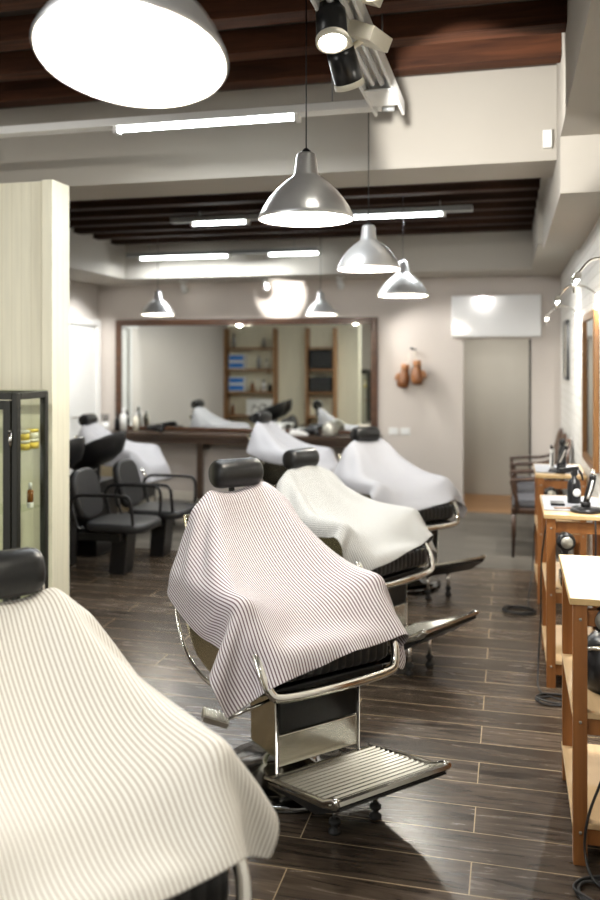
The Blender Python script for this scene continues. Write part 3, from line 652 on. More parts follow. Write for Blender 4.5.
1,-9,20,2,-10,20,1,-11,20,2,-12,20,1,-10,21,1,-9,22,1,-6,23,1,-2,23,1,-1,23,1,-7,16,1,-16,15,1,-16,-432,-35,1023,20,0,-6,20,3,-3,16,-2,-20,14,-1,-18,15,0,-19,16,1,-16,17,
0,-18,16,1,-16,18,0,-16,18,1,-16,18,1,-16,18,1,-14,19,1,-15,19,1,-13,20,0,-14,19,1,-12,21,1,-12,20,1,-10,22,1,-11,21,1,-9,21,1,-9,22,1,-8,22,1,-7,22,1,-7,22,1,-7,22,1,-7,
21,2,-8,21,1,-9,21,1,-10,19,2,-11,20,1,-11,20,1,-10,22,1,-9,22,1,-6,23,0,-2,22,1,-1,23,0,-7,17,2,-14,16,1,-16,-434,-14,1020,21,2,-6,21,-1,-2,19,0,-18,13,0,-17,15,1,-20,
15,0,-17,15,0,-19,16,1,-16,17,1,-17,18,0,-16,18,1,-15,18,1,-15,19,1,-14,19,1,-13,20,1,-14,19,1,-11,21,1,-12,21,0,-11,21,1,-10,21,1,-9,22,1,-8,22,1,-8,22,1,-7,22,2,-7,22,
1,-7,21,1,-7,22,2,-8,21,1,-8,21,1,-10,20,2,-11,19,1,-11,20,1,-11,22,0,-8,22,1,-7,22,1,-2,23,0,-1,23,1,-6,18,1,-15,10,1,-20,-435,5,1018,20,3,-5,26,-1,-6,10,1,-20,15,0,-18,
15,1,-17,15,1,-17,17,0,-17,16,1,-16,18,1,-16,17,1,-16,18,1,-15,18,0,-14,19,1,-14,20,1,-14,20,1,-13,19,1,-11,21,1,-12,21,1,-10,21,1,-10,21,1,-9,22,1,-8,22,2,-8,22,1,-7,22,
1,-6,22,2,-7,22,1,-6,22,1,-8,21,2,-8,20,1,-10,20,1,-11,20,1,-11,20,1,-11,21,0,-9,22,1,-7,22,0,-3,23,0,-1,23,0,-6,18,1,-14,11,2,-20,-435,26,1015,21,1,-3,21,3,-5,15,0,-20,
14,0,-17,15,1,-18,15,1,-17,16,1,-17,16,1,-16,18,0,-16,17,1,-16,19,1,-15,18,1,-14,19,1,-14,19,1,-13,20,1,-13,20,1,-11,21,1,-12,21,1,-10,21,1,-10,21,1,-8,22,1,-8,22,1,-8,
23,1,-7,21,2,-6,23,1,-6,21,1,-7,22,2,-7,21,1,-8,21,1,-10,20,1,-11,20,1,-11,19,1,-12,21,1,-9,21,0,-8,23,0,-4,22,0,-1,24,1,-5,17,1,-14,16,1,-16,-438,46,1016,24,1,-3,22,1,
-4,18,2,-15,14,2,-18,13,1,-19,14,1,-18,16,1,-18,16,1,-16,17,1,-17,18,1,-15,18,1,-15,18,0,-15,20,1,-14,19,1,-13,20,1,-13,20,1,-11,21,1,-12,20,1,-10,22,1,-9,21,2,-9,22,1,
-8,22,1,-7,23,2,-7,22,1,-6,22,1,-5,22,2,-7,22,1,-6,21,2,-8,21,1,-10,19,1,-11,20,0,-12,19,1,-12,20,0,-11,21,1,-8,22,0,-5,23,0,-2,23,0,-5,18,1,-14,15,1,-17,-437,66,1019,21,
2,-3,21,2,-2,17,2,-20,13,1,-17,15,2,-19,16,1,-17,17,1,-17,17,1,-16,18,1,-16,17,1,-15,19,1,-15,18,0,-15,19,1,-14,19,1,-13,20,1,-13,20,1,-12,21,1,-11,21,1,-10,21,2,-10,22,
1,-8,22,1,-8,22,1,-7,22,2,-7,22,1,-5,22,2,-6,23,1,-5,22,2,-7,21,1,-7,21,1,-10,19,1,-11,19,0,-13,19,1,-12,19,1,-12,21,0,-10,22,0,-6,22,0,-3,24,0,-5,18,1,-14,11,1,-19,-438,
87,1023,21,2,0,23,-2,-6,14,6,-18,16,1,-16,17,2,-18,16,1,-17,18,1,-17,16,1,-15,18,1,-17,17,1,-16,19,1,-15,18,1,-15,19,1,-14,19,1,-14,20,1,-13,20,1,-12,21,1,-12,20,2,-10,
22,1,-10,21,1,-8,22,2,-8,22,1,-7,23,2,-6,22,1,-5,22,2,-5,23,1,-5,22,2,-6,21,1,-7,21,1,-9,19,0,-12,19,1,-13,17,0,-14,19,1,-13,20,0,-11,22,0,-7,22,0,-5,23,0,-4,18,1,-14,13,
2,-19,-439,106,1030,22,2,-5,22,0,0,20,4,-16,15,2,-16,18,1,-18,16,2,-17,17,1,-18,17,1,-16,17,2,-17,18,1,-16,18,1,-17,18,1,-14,19,1,-15,18,1,-14,20,2,-14,20,1,-12,20,1,-12,
21,1,-10,22,2,-10,21,1,-8,22,1,-8,22,2,-6,23,1,-6,22,2,-5,22,1,-4,22,1,-5,23,2,-5,21,1,-7,21,1,-10,19,0,-11,19,1,-14,17,1,-14,18,1,-14,19,1,-13,20,0,-9,22,0,-6,23,-1,-5,
19,1,-13,12,2,-19,-439,126,1031,23,-1,-1,18,5,-2,22,4,-16,16,2,-15,19,1,-17,17,2,-17,19,1,-17,16,1,-16,19,1,-17,17,1,-16,19,1,-16,17,1,-15,19,1,-15,19,2,-14,19,1,-14,20,
1,-12,20,1,-12,21,2,-11,22,1,-10,21,2,-8,22,1,-7,22,2,-6,23,1,-6,22,2,-4,23,1,-4,22,2,-4,22,1,-5,22,1,-6,21,1,-9,19,0,-12,17,1,-14,17,1,-16,17,1,-15,17,1,-14,20,0,-11,21,
0,-9,23,0,-5,19,0,-12,12,2,-19,-441,146,1037,22,3,-2,21,0,-3,20,6,-19,17,3,-14,21,1,-18,18,2,-15,20,1,-17,17,0,-15,19,1,-17,18,1,-15,18,1,-16,18,1,-14,19,1,-16,18,2,-14,
20,1,-14,19,1,-12,20,2,-12,20,1,-11,22,2,-9,21,1,-8,23,2,-7,22,1,-6,22,2,-5,23,1,-4,22,2,-3,23,1,-3,22,1,-5,22,1,-6,21,1,-9,19,0,-12,17,1,-15,16,1,-16,16,1,-16,17,1,-15,
19,1,-13,20,0,-11,22,0,-6,19,1,-13,12,2,-18,-441,169,1022,22,1,-3,23,2,-5,19,4,-12,18,2,-16,20,3,-13,19,2,-14,20,1,-14,18,1,-14,19,1,-14,19,1,-15,19,0,-14,18,1,-13,19,1,
-14,19,1,-13,20,1,-14,19,1,-12,20,2,-13,20,2,-11,21,1,-9,21,2,-8,23,1,-6,22,2,-5,23,1,-5,22,2,-3,23,1,-3,23,2,-2,22,1,-4,22,1,-5,21,1,-8,18,0,-13,17,0,-16,15,0,-17,16,2,
-16,17,1,-15,18,1,-14,18,1,-13,20,1,-11,19,1,-12,13,1,-19,-441,183,1006,22,3,-2,22,2,-4,19,6,-12,16,2,-15,19,1,-16,20,4,-11,21,4,-10,19,2,-12,20,1,-12,20,1,-12,20,1,-13,
19,0,-12,19,1,-12,20,1,-12,20,0,-12,20,1,-11,20,2,-12,20,1,-10,20,2,-11,21,2,-8,23,2,-6,22,1,-5,23,1,-3,22,2,-3,23,1,-2,23,1,-2,23,1,-3,22,1,-5,21,0,-8,19,0,-13,16,0,-16,
15,1,-17,17,0,-15,17,1,-15,17,2,-15,18,2,-13,17,2,-15,16,2,-16,12,2,-19,-441,198,987,22,5,-1,21,6,-4,21,5,-8,20,3,-14,12,-4,-20,18,1,-13,21,6,-9,21,5,-8,21,4,-9,20,1,-9,
21,2,-11,20,1,-11,20,0,-10,20,1,-11,21,1,-10,20,1,-9,21,1,-10,21,1,-9,21,1,-9,21,2,-8,22,2,-6,23,1,-4,23,2,-3,22,1,-2,23,1,-2,23,1,-1,23,1,-2,22,1,-3,22,0,-8,18,0,-14,15,
-1,-17,16,0,-17,16,1,-16,16,2,-16,15,3,-17,16,2,-16,15,2,-16,14,2,-19,13,2,-18,-443,211,968,21,6,0,22,8,0,21,9,-5,19,1,-16,14,-3,-18,15,-3,-18,20,1,-12,21,7,-8,21,7,-6,
21,5,-6,22,3,-8,21,2,-9,21,1,-9,21,1,-9,21,1,-8,21,1,-8,21,1,-8,22,1,-7,22,1,-7,21,1,-6,23,2,-5,22,1,-4,23,1,-2,23,1,-2,23,2,-1,23,0,-1,24,1,1,22,-2,-2,26,-2,-6,18,3,-19,
11,2,-19,14,1,-18,14,1,-18,14,2,-18,14,3,-18,14,2,-18,13,2,-18,13,1,-19,12,2,-19,-445,224,949,22,10,2,21,8,-3,20,5,-8,20,5,-10,18,0,-15,13,-4,-18,17,-2,-16,21,1,-10,21,7,
-6,21,8,-5,22,7,-4,21,4,-6,22,2,-7,21,2,-7,22,2,-7,22,1,-7,22,1,-6,22,2,-6,22,1,-5,22,1,-4,23,1,-3,23,2,-2,24,1,-1,22,2,0,24,0,1,24,2,0,24,2,0,23,3,0,23,2,-3,23,-3,-21,5,
-3,-28,10,0,-20,13,2,-20,12,2,-19,12,2,-20,12,1,-20,12,0,-19,11,1,-19,13,1,-19,-449,236,930,22,9,0,20,4,-4,20,8,-6,20,8,-8,20,5,-10,17,-2,-15,15,-3,-18,18,-2,-14,21,2,-9,
22,7,-6,21,8,-4,21,7,-3,22,5,-5,22,3,-5,23,3,-5,21,2,-5,23,2,-5,22,2,-4,23,2,-3,23,2,-3,23,1,-2,23,2,0,24,1,0,23,1,-1,24,2,0,23,2,0,24,3,-1,22,1,-1,23,1,-3,21,0,-21,6,-5,
-29,6,-2,-20,10,1,-22,12,1,-19,15,3,-21,5,-2,-20,11,-1,-21,11,0,-19,12,0,-20,-451,237,907,20,11,0,20,10,-3,20,9,-5,19,9,-8,20,8,-8,20,2,-11,17,-1,-15,17,-3,-15,20,0,-12,
21,4,-8,22,6,-5,21,7,-3,22,7,-4,21,5,-3,23,4,-4,22,3,-4,22,3,-3,23,3,-3,23,3,-2,23,3,-2,23,2,-1,24,1,-1,23,1,-1,23,2,-2,23,1,-1,23,1,-1,24,2,-2,23,1,-1,22,2,-6,16,-4,-19,
10,-2,-22,1,-3,-23,5,-4,-22,12,1,-20,12,4,-21,8,-4,-20,8,-4,-20,11,-1,-20,11,0,-19,-453,239,884,18,14,1,18,13,-1,19,11,-5,20,7,-8,19,9,-8,20,7,-8,20,3,-11,18,-2,-13,19,0,
-13,21,3,-9,21,5,-6,22,6,-5,22,6,-3,21,5,-4,23,5,-3,22,5,-3,23,3,-4,22,3,-3,23,2,-3,23,1,-2,23,1,-2,23,0,-2,23,1,-2,23,1,-1,23,0,-2,22,1,-2,23,0,-2,22,1,-3,21,3,-5,20,5,
-10,15,0,-19,5,-3,-22,-5,-5,-23,2,-6,-21,9,-4,-21,8,-4,-21,9,-1,-21,10,-4,-20,11,-3,-19,-453,242,861,15,17,1,16,15,0,19,13,-4,19,8,-7,20,6,-9,20,9,-8,20,7,-8,20,2,-10,19,
0,-11,21,3,-9,21,6,-6,21,7,-5,22,5,-5,21,3,-5,23,3,-5,22,2,-4,22,1,-4,22,2,-4,23,2,-3,22,1,-2,23,0,-3,23,1,-2,23,0,-1,22,0,-2,23,0,-2,22,-1,-2,23,-2,-3,22,1,-3,20,9,-4,
19,11,-6,19,5,-14,11,-3,-20,2,-5,-23,-8,-5,-22,0,-7,-21,4,-7,-21,7,-7,-21,9,-4,-20,11,-5,-20,-454,244,839,13,19,1,14,17,0,17,15,-2,19,11,-6,20,6,-9,20,5,-9,20,9,-7,20,6,
-8,21,3,-10,20,4,-8,21,5,-7,22,3,-7,21,2,-7,22,1,-5,23,2,-5,22,1,-5,22,2,-4,23,2,-4,22,1,-3,23,0,-3,23,0,-2,22,0,-2,23,0,-2,22,-1,-2,23,-2,-2,22,-3,-2,23,-2,-3,22,3,-3,
19,13,-3,15,16,-3,18,10,-10,17,3,-17,9,-5,-21,-1,-6,-22,-8,-6,-22,-2,-8,-21,2,-8,-21,6,-7,-20,8,-7,-20,-453,247,816,10,20,2,13,18,0,16,17,-2,17,14,-4,20,8,-8,20,5,-9,20,
5,-9,20,8,-8,21,4,-9,21,3,-8,21,1,-8,22,2,-7,21,1,-7,22,2,-6,22,1,-5,23,1,-5,22,1,-4,22,1,-4,23,0,-3,22,0,-3,23,0,-2,23,-1,-2,23,0,-2,22,-2,-2,22,-4,-2,23,-2,-3,22,0,-2,
22,5,-3,19,13,-3,12,19,-2,16,16,-7,18,8,-12,14,-1,-19,7,-6,-22,-4,-7,-22,-7,-6,-20,-3,-8,-21,2,-9,-21,5,-8,-20,-453,249,794,9,20,1,11,20,1,13,19,-1,17,15,-3,19,12,-7,20,
8,-8,20,4,-10,20,3,-10,22,0,-9,21,2,-8,21,2,-8,22,1,-7,22,1,-7,22,0,-6,22,1,-6,22,0,-5,23,1,-4,23,0,-4,23,0,-3,22,0,-3,23,-1,-2,22,-1,-2,23,-1,-2,22,-3,-2,23,-2,-2,23,0,
-3,22,0,-2,22,5,-3,18,14,-3,11,19,-2,11,20,-3,16,14,-9,17,5,-15,13,-2,-20,4,-8,-21,-3,-7,-22,-7,-7,-20,-4,-8,-21,1,-10,-21,-451,250,771,7,21,2,9,21,0,11,20,0,13,19,-3,20,
16,-6,20,3,-9,21,0,-10,20,0,-9,21,1,-9,22,2,-9,21,1,-8,22,0,-7,22,1,-7,22,0,-6,23,1,-6,22,0,-5,23,0,-4,23,0,-4,23,0,-3,22,-1,-3,23,-1,-2,23,-1,-2,23,-1,-2,22,-2,-2,23,0,
-2,22,0,-3,23,0,-2,21,5,-3,19,13,-3,12,19,-3,5,23,-2,12,18,-5,17,12,-11,16,2,-16,11,-4,-21,4,-8,-21,-3,-8,-21,-7,-7,-20,-3,-9,-21,-453,252,749,5,22,2,6,21,1,11,20,0,14,
17,-3,18,14,-6,21,5,-8,21,1,-10,20,0,-10,21,0,-9,22,0,-9,22,0,-8,21,1,-7,24,0,-8,22,0,-6,23,0,-5,22,0,-5,24,0,-5,22,0,-4,24,0,-3,22,-1,-3,24,0,-2,22,-1,-2,24,0,-2,22,-1,
-2,23,0,-3,22,0,-2,23,0,-3,21,4,-2,19,13,-3,12,19,-3,2,23,-1,6,21,-3,14,17,-8,17,8,-13,16,1,-17,9,-5,-20,3,-9,-22,-2,-8,-21,-5,-8,-20,
]),
'b': (52, 42, 0.0225, [
-459,-305,693,13,-18,-2,17,-15,-3,20,-9,-6,20,-7,-7,21,-2,-9,21,-1,-8,21,1,-9,21,0,-8,22,1,-8,22,0,-8,23,0,-7,21,0,-6,23,-1,-6,23,0,-5,23,0,-4,22,0,-4,24,0,-3,22,0,-3,24,
1,-2,22,2,-1,23,2,0,22,1,-2,23,0,0,23,0,-2,22,0,-1,22,0,-2,23,0,-2,20,-11,-4,13,-18,-5,3,-22,-5,-2,-22,-6,7,-20,-7,16,-14,-10,16,-6,-15,15,3,-18,8,8,-20,4,10,-20,-2,10,
-20,-4,10,-20,-2,10,-20,-1,11,-20,-451,-303,714,13,-18,-1,16,-15,-4,20,-10,-6,20,-7,-7,21,-3,-8,21,0,-9,21,2,-9,21,1,-8,21,0,-8,22,0,-7,22,0,-7,22,-1,-6,22,-1,-6,23,-1,
-5,22,-1,-4,23,-2,-4,22,-1,-3,23,-1,-3,23,0,-2,22,2,-1,23,6,0,22,3,-1,23,0,-1,22,0,-1,22,0,-2,23,0,-1,22,-3,-3,19,-12,-4,12,-19,-5,2,-22,-5,5,-22,-6,14,-15,-9,17,-8,-14,
16,2,-18,9,7,-20,3,10,-20,-2,10,-20,-5,9,-20,-3,10,-20,1,11,-20,2,11,-20,-445,-302,736,13,-18,-2,16,-15,-3,19,-12,-6,21,-6,-7,21,0,-9,21,2,-9,21,1,-8,21,0,-8,21,-1,-8,22,
0,-7,21,-1,-7,22,-1,-6,22,-1,-6,22,-1,-5,23,-1,-4,22,-2,-4,22,-2,-3,23,-3,-3,22,-2,-2,23,0,-2,22,5,0,22,7,0,22,3,0,22,0,-2,23,0,-1,23,0,-2,21,-6,-3,18,-14,-4,11,-19,-5,5,
-22,-5,13,-17,-8,17,-10,-13,16,0,-17,11,6,-19,4,10,-21,-3,9,-20,-6,9,-20,-3,10,-20,1,11,-20,4,10,-20,5,11,-19,-442,-302,758,15,-17,-1,15,-17,-4,20,-12,-6,21,-2,-7,21,0,
-8,20,0,-10,21,0,-9,21,-1,-7,22,1,-8,21,0,-7,22,-2,-7,22,-2,-6,22,0,-6,22,-1,-5,22,0,-4,23,0,-4,22,-2,-4,23,-2,-2,22,-5,-2,22,-3,-1,23,1,-2,22,6,1,21,9,0,23,1,-2,22,0,-1,
23,0,-2,21,-8,-3,17,-14,-4,10,-21,-4,11,-18,-7,17,-12,-10,17,-3,-16,13,5,-19,4,9,-21,-3,9,-21,-6,8,-20,-2,10,-21,1,11,-20,5,10,-20,6,10,-19,8,9,-19,-438,-300,780,16,-17,
-1,16,-16,-4,20,-13,-6,21,-3,-8,20,-1,-9,21,0,-9,21,0,-8,21,0,-7,21,0,-9,21,-1,-6,22,-3,-7,22,-2,-6,22,0,-6,22,0,-5,22,0,-4,22,1,-4,23,0,-4,22,0,-2,23,-3,-3,21,-6,0,23,
-3,-1,23,1,-1,21,9,0,21,7,0,23,0,-2,23,-1,-1,21,-8,-4,16,-15,-4,13,-19,-5,16,-14,-8,18,-5,-14,14,2,-19,6,8,-21,-2,9,-21,-7,8,-21,-2,9,-20,3,11,-20,5,9,-20,7,10,-20,8,8,
-19,11,7,-18,-436,-296,802,16,-16,-1,18,-14,-3,20,-8,-7,21,-4,-8,21,-6,-8,20,-4,-9,21,-2,-9,21,0,-8,21,0,-8,21,-3,-6,22,-2,-7,22,0,-6,22,-1,-6,22,0,-5,22,0,-4,22,0,-4,23,
0,-4,23,1,-2,22,1,-3,23,-3,-1,22,-6,0,23,-3,-1,22,4,0,21,9,0,23,3,-1,22,0,-2,22,-8,-3,16,-15,-4,16,-16,-6,18,-8,-12,16,0,-17,9,6,-21,-2,8,-22,-5,8,-21,-2,9,-21,3,10,-20,
7,9,-20,8,8,-19,9,7,-20,9,8,-19,12,5,-18,-433,-291,824,17,-15,-1,19,-12,-4,20,-7,-7,21,-3,-9,21,-3,-9,20,-3,-8,21,-7,-8,21,-5,-7,21,-3,-8,21,-1,-7,22,-1,-6,21,-1,-6,22,
-2,-6,22,0,-5,22,-1,-4,23,0,-4,22,-1,-3,23,0,-3,22,1,-3,23,1,-1,22,-2,-1,23,-5,0,23,-2,0,22,5,0,22,6,-1,22,2,-2,22,-7,-3,18,-12,-5,19,-11,-9,17,-3,-15,12,4,-20,1,7,-22,
-6,7,-22,0,10,-20,5,8,-21,8,7,-20,10,6,-20,10,6,-20,7,10,-19,11,5,-18,14,2,-18,-430,-286,847,18,-13,-1,19,-11,-5,21,-5,-8,20,-2,-9,21,-1,-10,20,-5,-8,20,-9,-6,21,-6,-7,
21,-2,-7,21,-2,-8,22,-4,-7,21,-2,-6,23,-1,-6,22,-1,-4,22,-1,-4,22,-1,-4,23,-1,-3,23,0,-3,23,-1,-2,22,0,-2,23,0,-1,23,-1,-1,23,-3,1,23,1,0,22,4,-1,22,3,-1,22,-3,-3,20,-9,
-6,19,-5,-13,14,2,-18,5,6,-23,-4,6,-22,5,8,-21,7,6,-20,9,4,-21,10,4,-20,8,8,-20,6,10,-19,10,6,-19,14,1,-19,14,-3,-17,-427,-280,869,19,-13,-2,20,-9,-6,21,-3,-8,20,0,-11,
21,-4,-8,20,-9,-7,20,-9,-5,21,-3,-8,21,0,-9,20,0,-8,22,-1,-8,21,-5,-5,22,-4,-4,22,-3,-4,22,-2,-4,23,-2,-4,22,-1,-3,23,-1,-3,23,0,-2,23,-1,-1,23,-1,-1,23,0,-1,23,0,0,23,0,
0,24,1,-1,23,0,-1,22,0,-4,21,0,-9,16,1,-17,8,4,-21,2,6,-23,7,5,-20,14,-1,-21,8,4,-20,8,6,-20,5,9,-20,7,9,-20,10,6,-19,13,0,-19,14,-3,-17,15,-2,-18,-424,-274,892,19,-11,
-2,21,-7,-7,20,-1,-10,21,-2,-9,20,-8,-8,19,-9,-6,22,-5,-7,20,0,-10,20,3,-11,20,2,-11,21,-1,-8,22,-3,-5,22,-5,-4,22,-4,-2,23,-4,-3,22,-4,-2,23,-3,-2,23,-2,-3,23,-2,-2,23,
-1,-1,24,-1,-1,23,0,-1,25,0,1,23,1,0,25,0,1,23,1,1,24,0,-1,20,3,-16,9,8,-24,8,3,-22,9,3,-22,12,1,-19,18,-1,-22,3,5,-20,4,9,-21,8,7,-20,11,4,-19,13,2,-19,13,-1,-19,13,-1,
-18,14,1,-17,-420,-268,914,20,-9,-3,21,-5,-7,20,-1,-10,20,-5,-9,20,-10,-7,21,-6,-7,20,1,-11,18,4,-13,18,4,-13,21,2,-11,22,-2,-7,22,-4,-4,22,-6,-3,22,-5,-2,23,-5,-1,22,-3,
-2,23,-3,-3,22,-1,-2,24,-1,-2,22,0,-2,24,0,-2,23,-1,-1,25,0,0,24,2,1,23,1,0,23,2,1,23,2,0,24,0,-13,12,9,-33,6,2,-21,11,2,-21,13,1,-19,13,1,-22,7,3,-20,11,3,-20,12,3,-19,
11,4,-20,12,2,-19,12,1,-18,13,1,-19,13,1,-18,-417,-261,938,20,-7,-4,21,-4,-8,20,-2,-10,20,-9,-7,20,-7,-9,21,0,-10,17,5,-15,16,5,-15,19,4,-13,22,0,-9,22,-4,-4,22,-7,-3,22,
-7,-1,22,-5,-2,23,-4,-3,22,-2,-3,23,0,-4,22,0,-4,23,1,-5,22,1,-4,23,1,-3,23,1,-4,23,2,-2,23,1,0,24,2,0,24,1,0,23,2,0,25,6,-14,11,4,-33,7,0,-18,13,1,-21,13,1,-19,13,1,-19,
14,1,-18,14,1,-19,13,1,-18,13,3,-19,11,2,-19,13,2,-20,11,2,-19,12,2,-19,-414,-254,959,22,-7,-3,20,-2,-9,21,-5,-9,19,-8,-8,21,-1,-11,17,5,-16,13,6,-18,18,5,-13,21,1,-10,
23,-4,-5,21,-8,-2,21,-8,-2,23,-5,-3,22,-2,-4,23,-1,-4,22,1,-6,22,1,-7,21,2,-6,22,1,-6,22,2,-6,22,1,-7,22,2,-6,22,1,-5,23,1,-2,23,2,-2,23,3,-2,22,6,-6,21,5,-16,12,-4,-19,
13,3,-19,14,2,-18,15,1,-17,15,0,-18,17,1,-16,16,0,-17,15,1,-17,16,0,-18,11,3,-20,10,3,-19,11,2,-20,10,4,-19,-411,-247,984,21,-5,-4,21,-2,-10,20,-6,-9,20,-3,-11,17,4,-16,
12,7,-18,16,5,-17,20,2,-10,23,-4,-6,21,-8,-3,22,-7,-3,22,-4,-4,22,-1,-6,22,0,-6,22,1,-8,21,2,-8,21,2,-9,21,2,-8,20,2,-9,21,1,-9,21,1,-10,21,1,-8,22,1,-5,22,2,-4,23,1,-3,
22,3,-5,22,2,-8,18,3,-13,16,2,-17,14,2,-17,16,3,-17,15,1,-17,17,1,-16,17,1,-14,18,1,-14,18,0,-15,17,1,-16,11,2,-19,11,3,-20,9,3,-20,9,3,-21,-405,-244,1007,21,-3,-6,19,2,
-9,20,-3,-12,17,2,-15,11,7,-20,14,5,-17,20,3,-12,22,-5,-7,21,-7,-4,22,-6,-5,22,-2,-5,22,0,-8,21,1,-8,21,2,-10,20,2,-10,20,2,-10,20,2,-11,20,2,-11,19,1,-12,19,0,-12,21,0,
-11,21,1,-8,23,2,-4,22,2,-4,22,1,-4,22,2,-6,21,2,-9,18,3,-12,16,2,-17,15,3,-17,15,2,-17,16,1,-16,17,2,-15,18,1,-14,18,1,-14,20,2,-10,20,1,-12,13,2,-19,10,3,-20,7,3,-21,6,
3,-21,-407,-226,1030,20,-5,2,25,-3,-16,15,3,-17,12,4,-19,13,6,-20,19,2,-14,22,-3,-9,21,-6,-6,22,-3,-6,21,-1,-8,21,1,-10,20,1,-10,20,2,-11,20,2,-12,19,2,-13,18,2,-13,19,1,
-13,18,1,-14,18,0,-14,20,0,-12,21,1,-9,22,2,-6,23,2,-5,21,2,-5,22,1,-6,22,2,-7,21,2,-10,18,3,-12,17,2,-15,16,2,-17,15,2,-16,16,1,-16,18,2,-15,18,1,-14,20,2,-11,22,2,-6,
21,2,-11,13,3,-18,8,2,-21,4,2,-22,5,3,-21,-408,-209,1043,22,-3,-3,22,-2,-8,17,0,-22,9,6,-19,17,3,-16,21,-3,-9,22,-4,-9,21,-1,-8,21,0,-11,19,2,-11,20,1,-13,18,2,-13,19,2,
-14,17,2,-15,18,1,-15,17,1,-15,18,0,-15,18,0,-14,20,1,-13,20,2,-10,22,1,-7,22,2,-7,22,2,-6,22,1,-7,22,1,-7,21,2,-7,20,2,-10,19,2,-12,17,3,-15,16,2,-16,16,2,-16,17,2,-15,
18,2,-14,19,2,-12,22,2,-8,22,2,-5,22,2,-10,14,3,-17,7,2,-22,4,3,-22,4,2,-22,-412,-188,1063,22,-2,-7,18,-2,-14,18,-2,-17,14,3,-18,21,-2,-12,20,-1,-11,21,0,-11,19,1,-13,20,
2,-14,18,2,-14,18,1,-16,16,2,-15,17,1,-17,17,1,-16,17,0,-16,17,1,-15,19,1,-15,19,1,-12,21,2,-11,21,1,-10,21,2,-8,22,1,-8,21,2,-8,22,1,-8,21,2,-8,21,1,-8,21,2,-10,19,3,
-12,18,2,-14,17,3,-15,17,2,-15,17,2,-15,19,2,-13,20,2,-10,22,2,-6,23,2,-4,22,2,-9,16,3,-17,9,2,-20,5,3,-22,1,3,-23,-415,-173,1076,22,1,-7,18,-1,-15,18,-1,-18,18,0,-14,21,
-1,-13,19,1,-14,19,1,-15,17,2,-16,18,1,-16,16,2,-17,17,1,-18,16,1,-16,17,1,-17,17,1,-16,18,1,-16,18,1,-14,19,1,-13,20,2,-12,21,1,-12,20,2,-10,22,1,-10,21,1,-9,21,2,-9,21,
1,-8,22,1,-8,21,2,-9,20,2,-10,19,3,-12,19,2,-13,17,3,-14,18,2,-15,18,3,-13,20,2,-12,20,2,-9,23,2,-5,22,2,-4,23,2,-7,17,3,-16,9,2,-21,3,3,-22,4,3,-22,-421,-148,1096,22,0,
-9,18,-4,-19,20,-2,-18,18,0,-16,19,0,-17,18,2,-17,18,1,-18,16,1,-17,17,1,-18,16,1,-18,17,1,-18,16,1,-16,18,1,-17,18,2,-15,19,1,-16,18,2,-13,20,1,-14,19,1,-12,21,2,-12,20,
1,-11,21,2,-11,21,1,-10,21,1,-9,21,2,-9,22,1,-8,21,2,-10,20,2,-10,20,3,-11,18,2,-13,19,3,-14,18,2,-13,19,3,-13,20,2,-10,21,2,-9,22,2,-5,23,2,-3,24,2,-5,18,2,-15,10,3,-20,
4,3,-22,7,3,-21,-421,-131,1091,20,2,-7,20,-3,-16,17,-1,-16,17,0,-18,18,1,-17,17,1,-19,17,0,-18,15,2,-18,18,1,-18,16,1,-17,18,1,-18,16,2,-16,19,1,-16,17,1,-15,19,2,-16,19,
1,-13,19,2,-14,20,1,-13,20,1,-13,20,2,-11,21,1,-11,21,1,-10,21,2,-10,21,1,-9,21,1,-9,21,2,-9,21,2,-10,19,3,-12,19,3,-12,19,3,-13,19,2,-13,19,3,-11,21,2,-10,21,2,-8,23,2,
-5,22,2,-3,24,2,-4,19,2,-13,12,3,-19,10,2,-20,6,3,-22,-426,-112,1087,22,4,-8,23,0,-7,16,-3,-20,15,0,-16,17,1,-20,16,0,-18,16,1,-20,16,1,-17,17,1,-18,16,2,-17,18,1,-18,16,
1,-16,19,2,-16,18,1,-16,18,1,-15,19,2,-14,19,1,-14,20,2,-13,20,1,-13,20,1,-11,21,2,-11,20,1,-11,22,2,-10,20,1,-9,22,2,-9,21,2,-10,20,2,-10,20,3,-11,20,3,-12,19,2,-12,19,
3,-12,20,2,-11,21,3,-10,21,1,-8,22,2,-5,23,2,-2,24,1,-2,20,3,-12,13,2,-18,11,3,-20,5,3,-22,-425,-91,1084,21,1,-10,22,2,-6,17,-1,-18,14,0,-17,15,0,-20,15,1,-18,16,1,-19,
15,1,-18,17,1,-18,16,1,-17,18,2,-17,16,1,-16,19,1,-16,18,2,-16,18,1,-15,19,2,-14,19,1,-14,20,1,-13,20,2,-13,20,1,-11,21,2,-11,20,1,-11,22,2,-10,20,1,-9,22,2,-10,21,2,-9,
20,3,-10,20,2,-11,20,3,-11,20,3,-12,19,3,-12,20,2,-10,21,2,-10,21,2,-8,23,1,-4,22,2,-2,24,1,-2,21,2,-10,15,3,-18,5,2,-22,5,4,-21,-429,-70,1079,21,2,-7,23,1,-7,14,-2,-20,
14,0,-17,15,1,-20,15,1,-17,16,1,-19,16,1,-17,17,2,-17,16,1,-17,18,1,-17,17,2,-16,18,1,-16,18,2,-15,19,1,-15,18,2,-14,20,1,-14,19,2,-13,21,1,-12,19,2,-12,21,1,-11,21,2,
-11,21,2,-10,21,1,-9,21,2,-10,21,3,-9,21,2,-10,20,3,-10,20,3,-11,20,2,-12,20,3,-11,19,2,-11,21,1,-10,21,2,-7,23,2,-6,22,1,-1,23,1,-1,23,1,-9,15,2,-16,8,4,-21,3,4,-23,
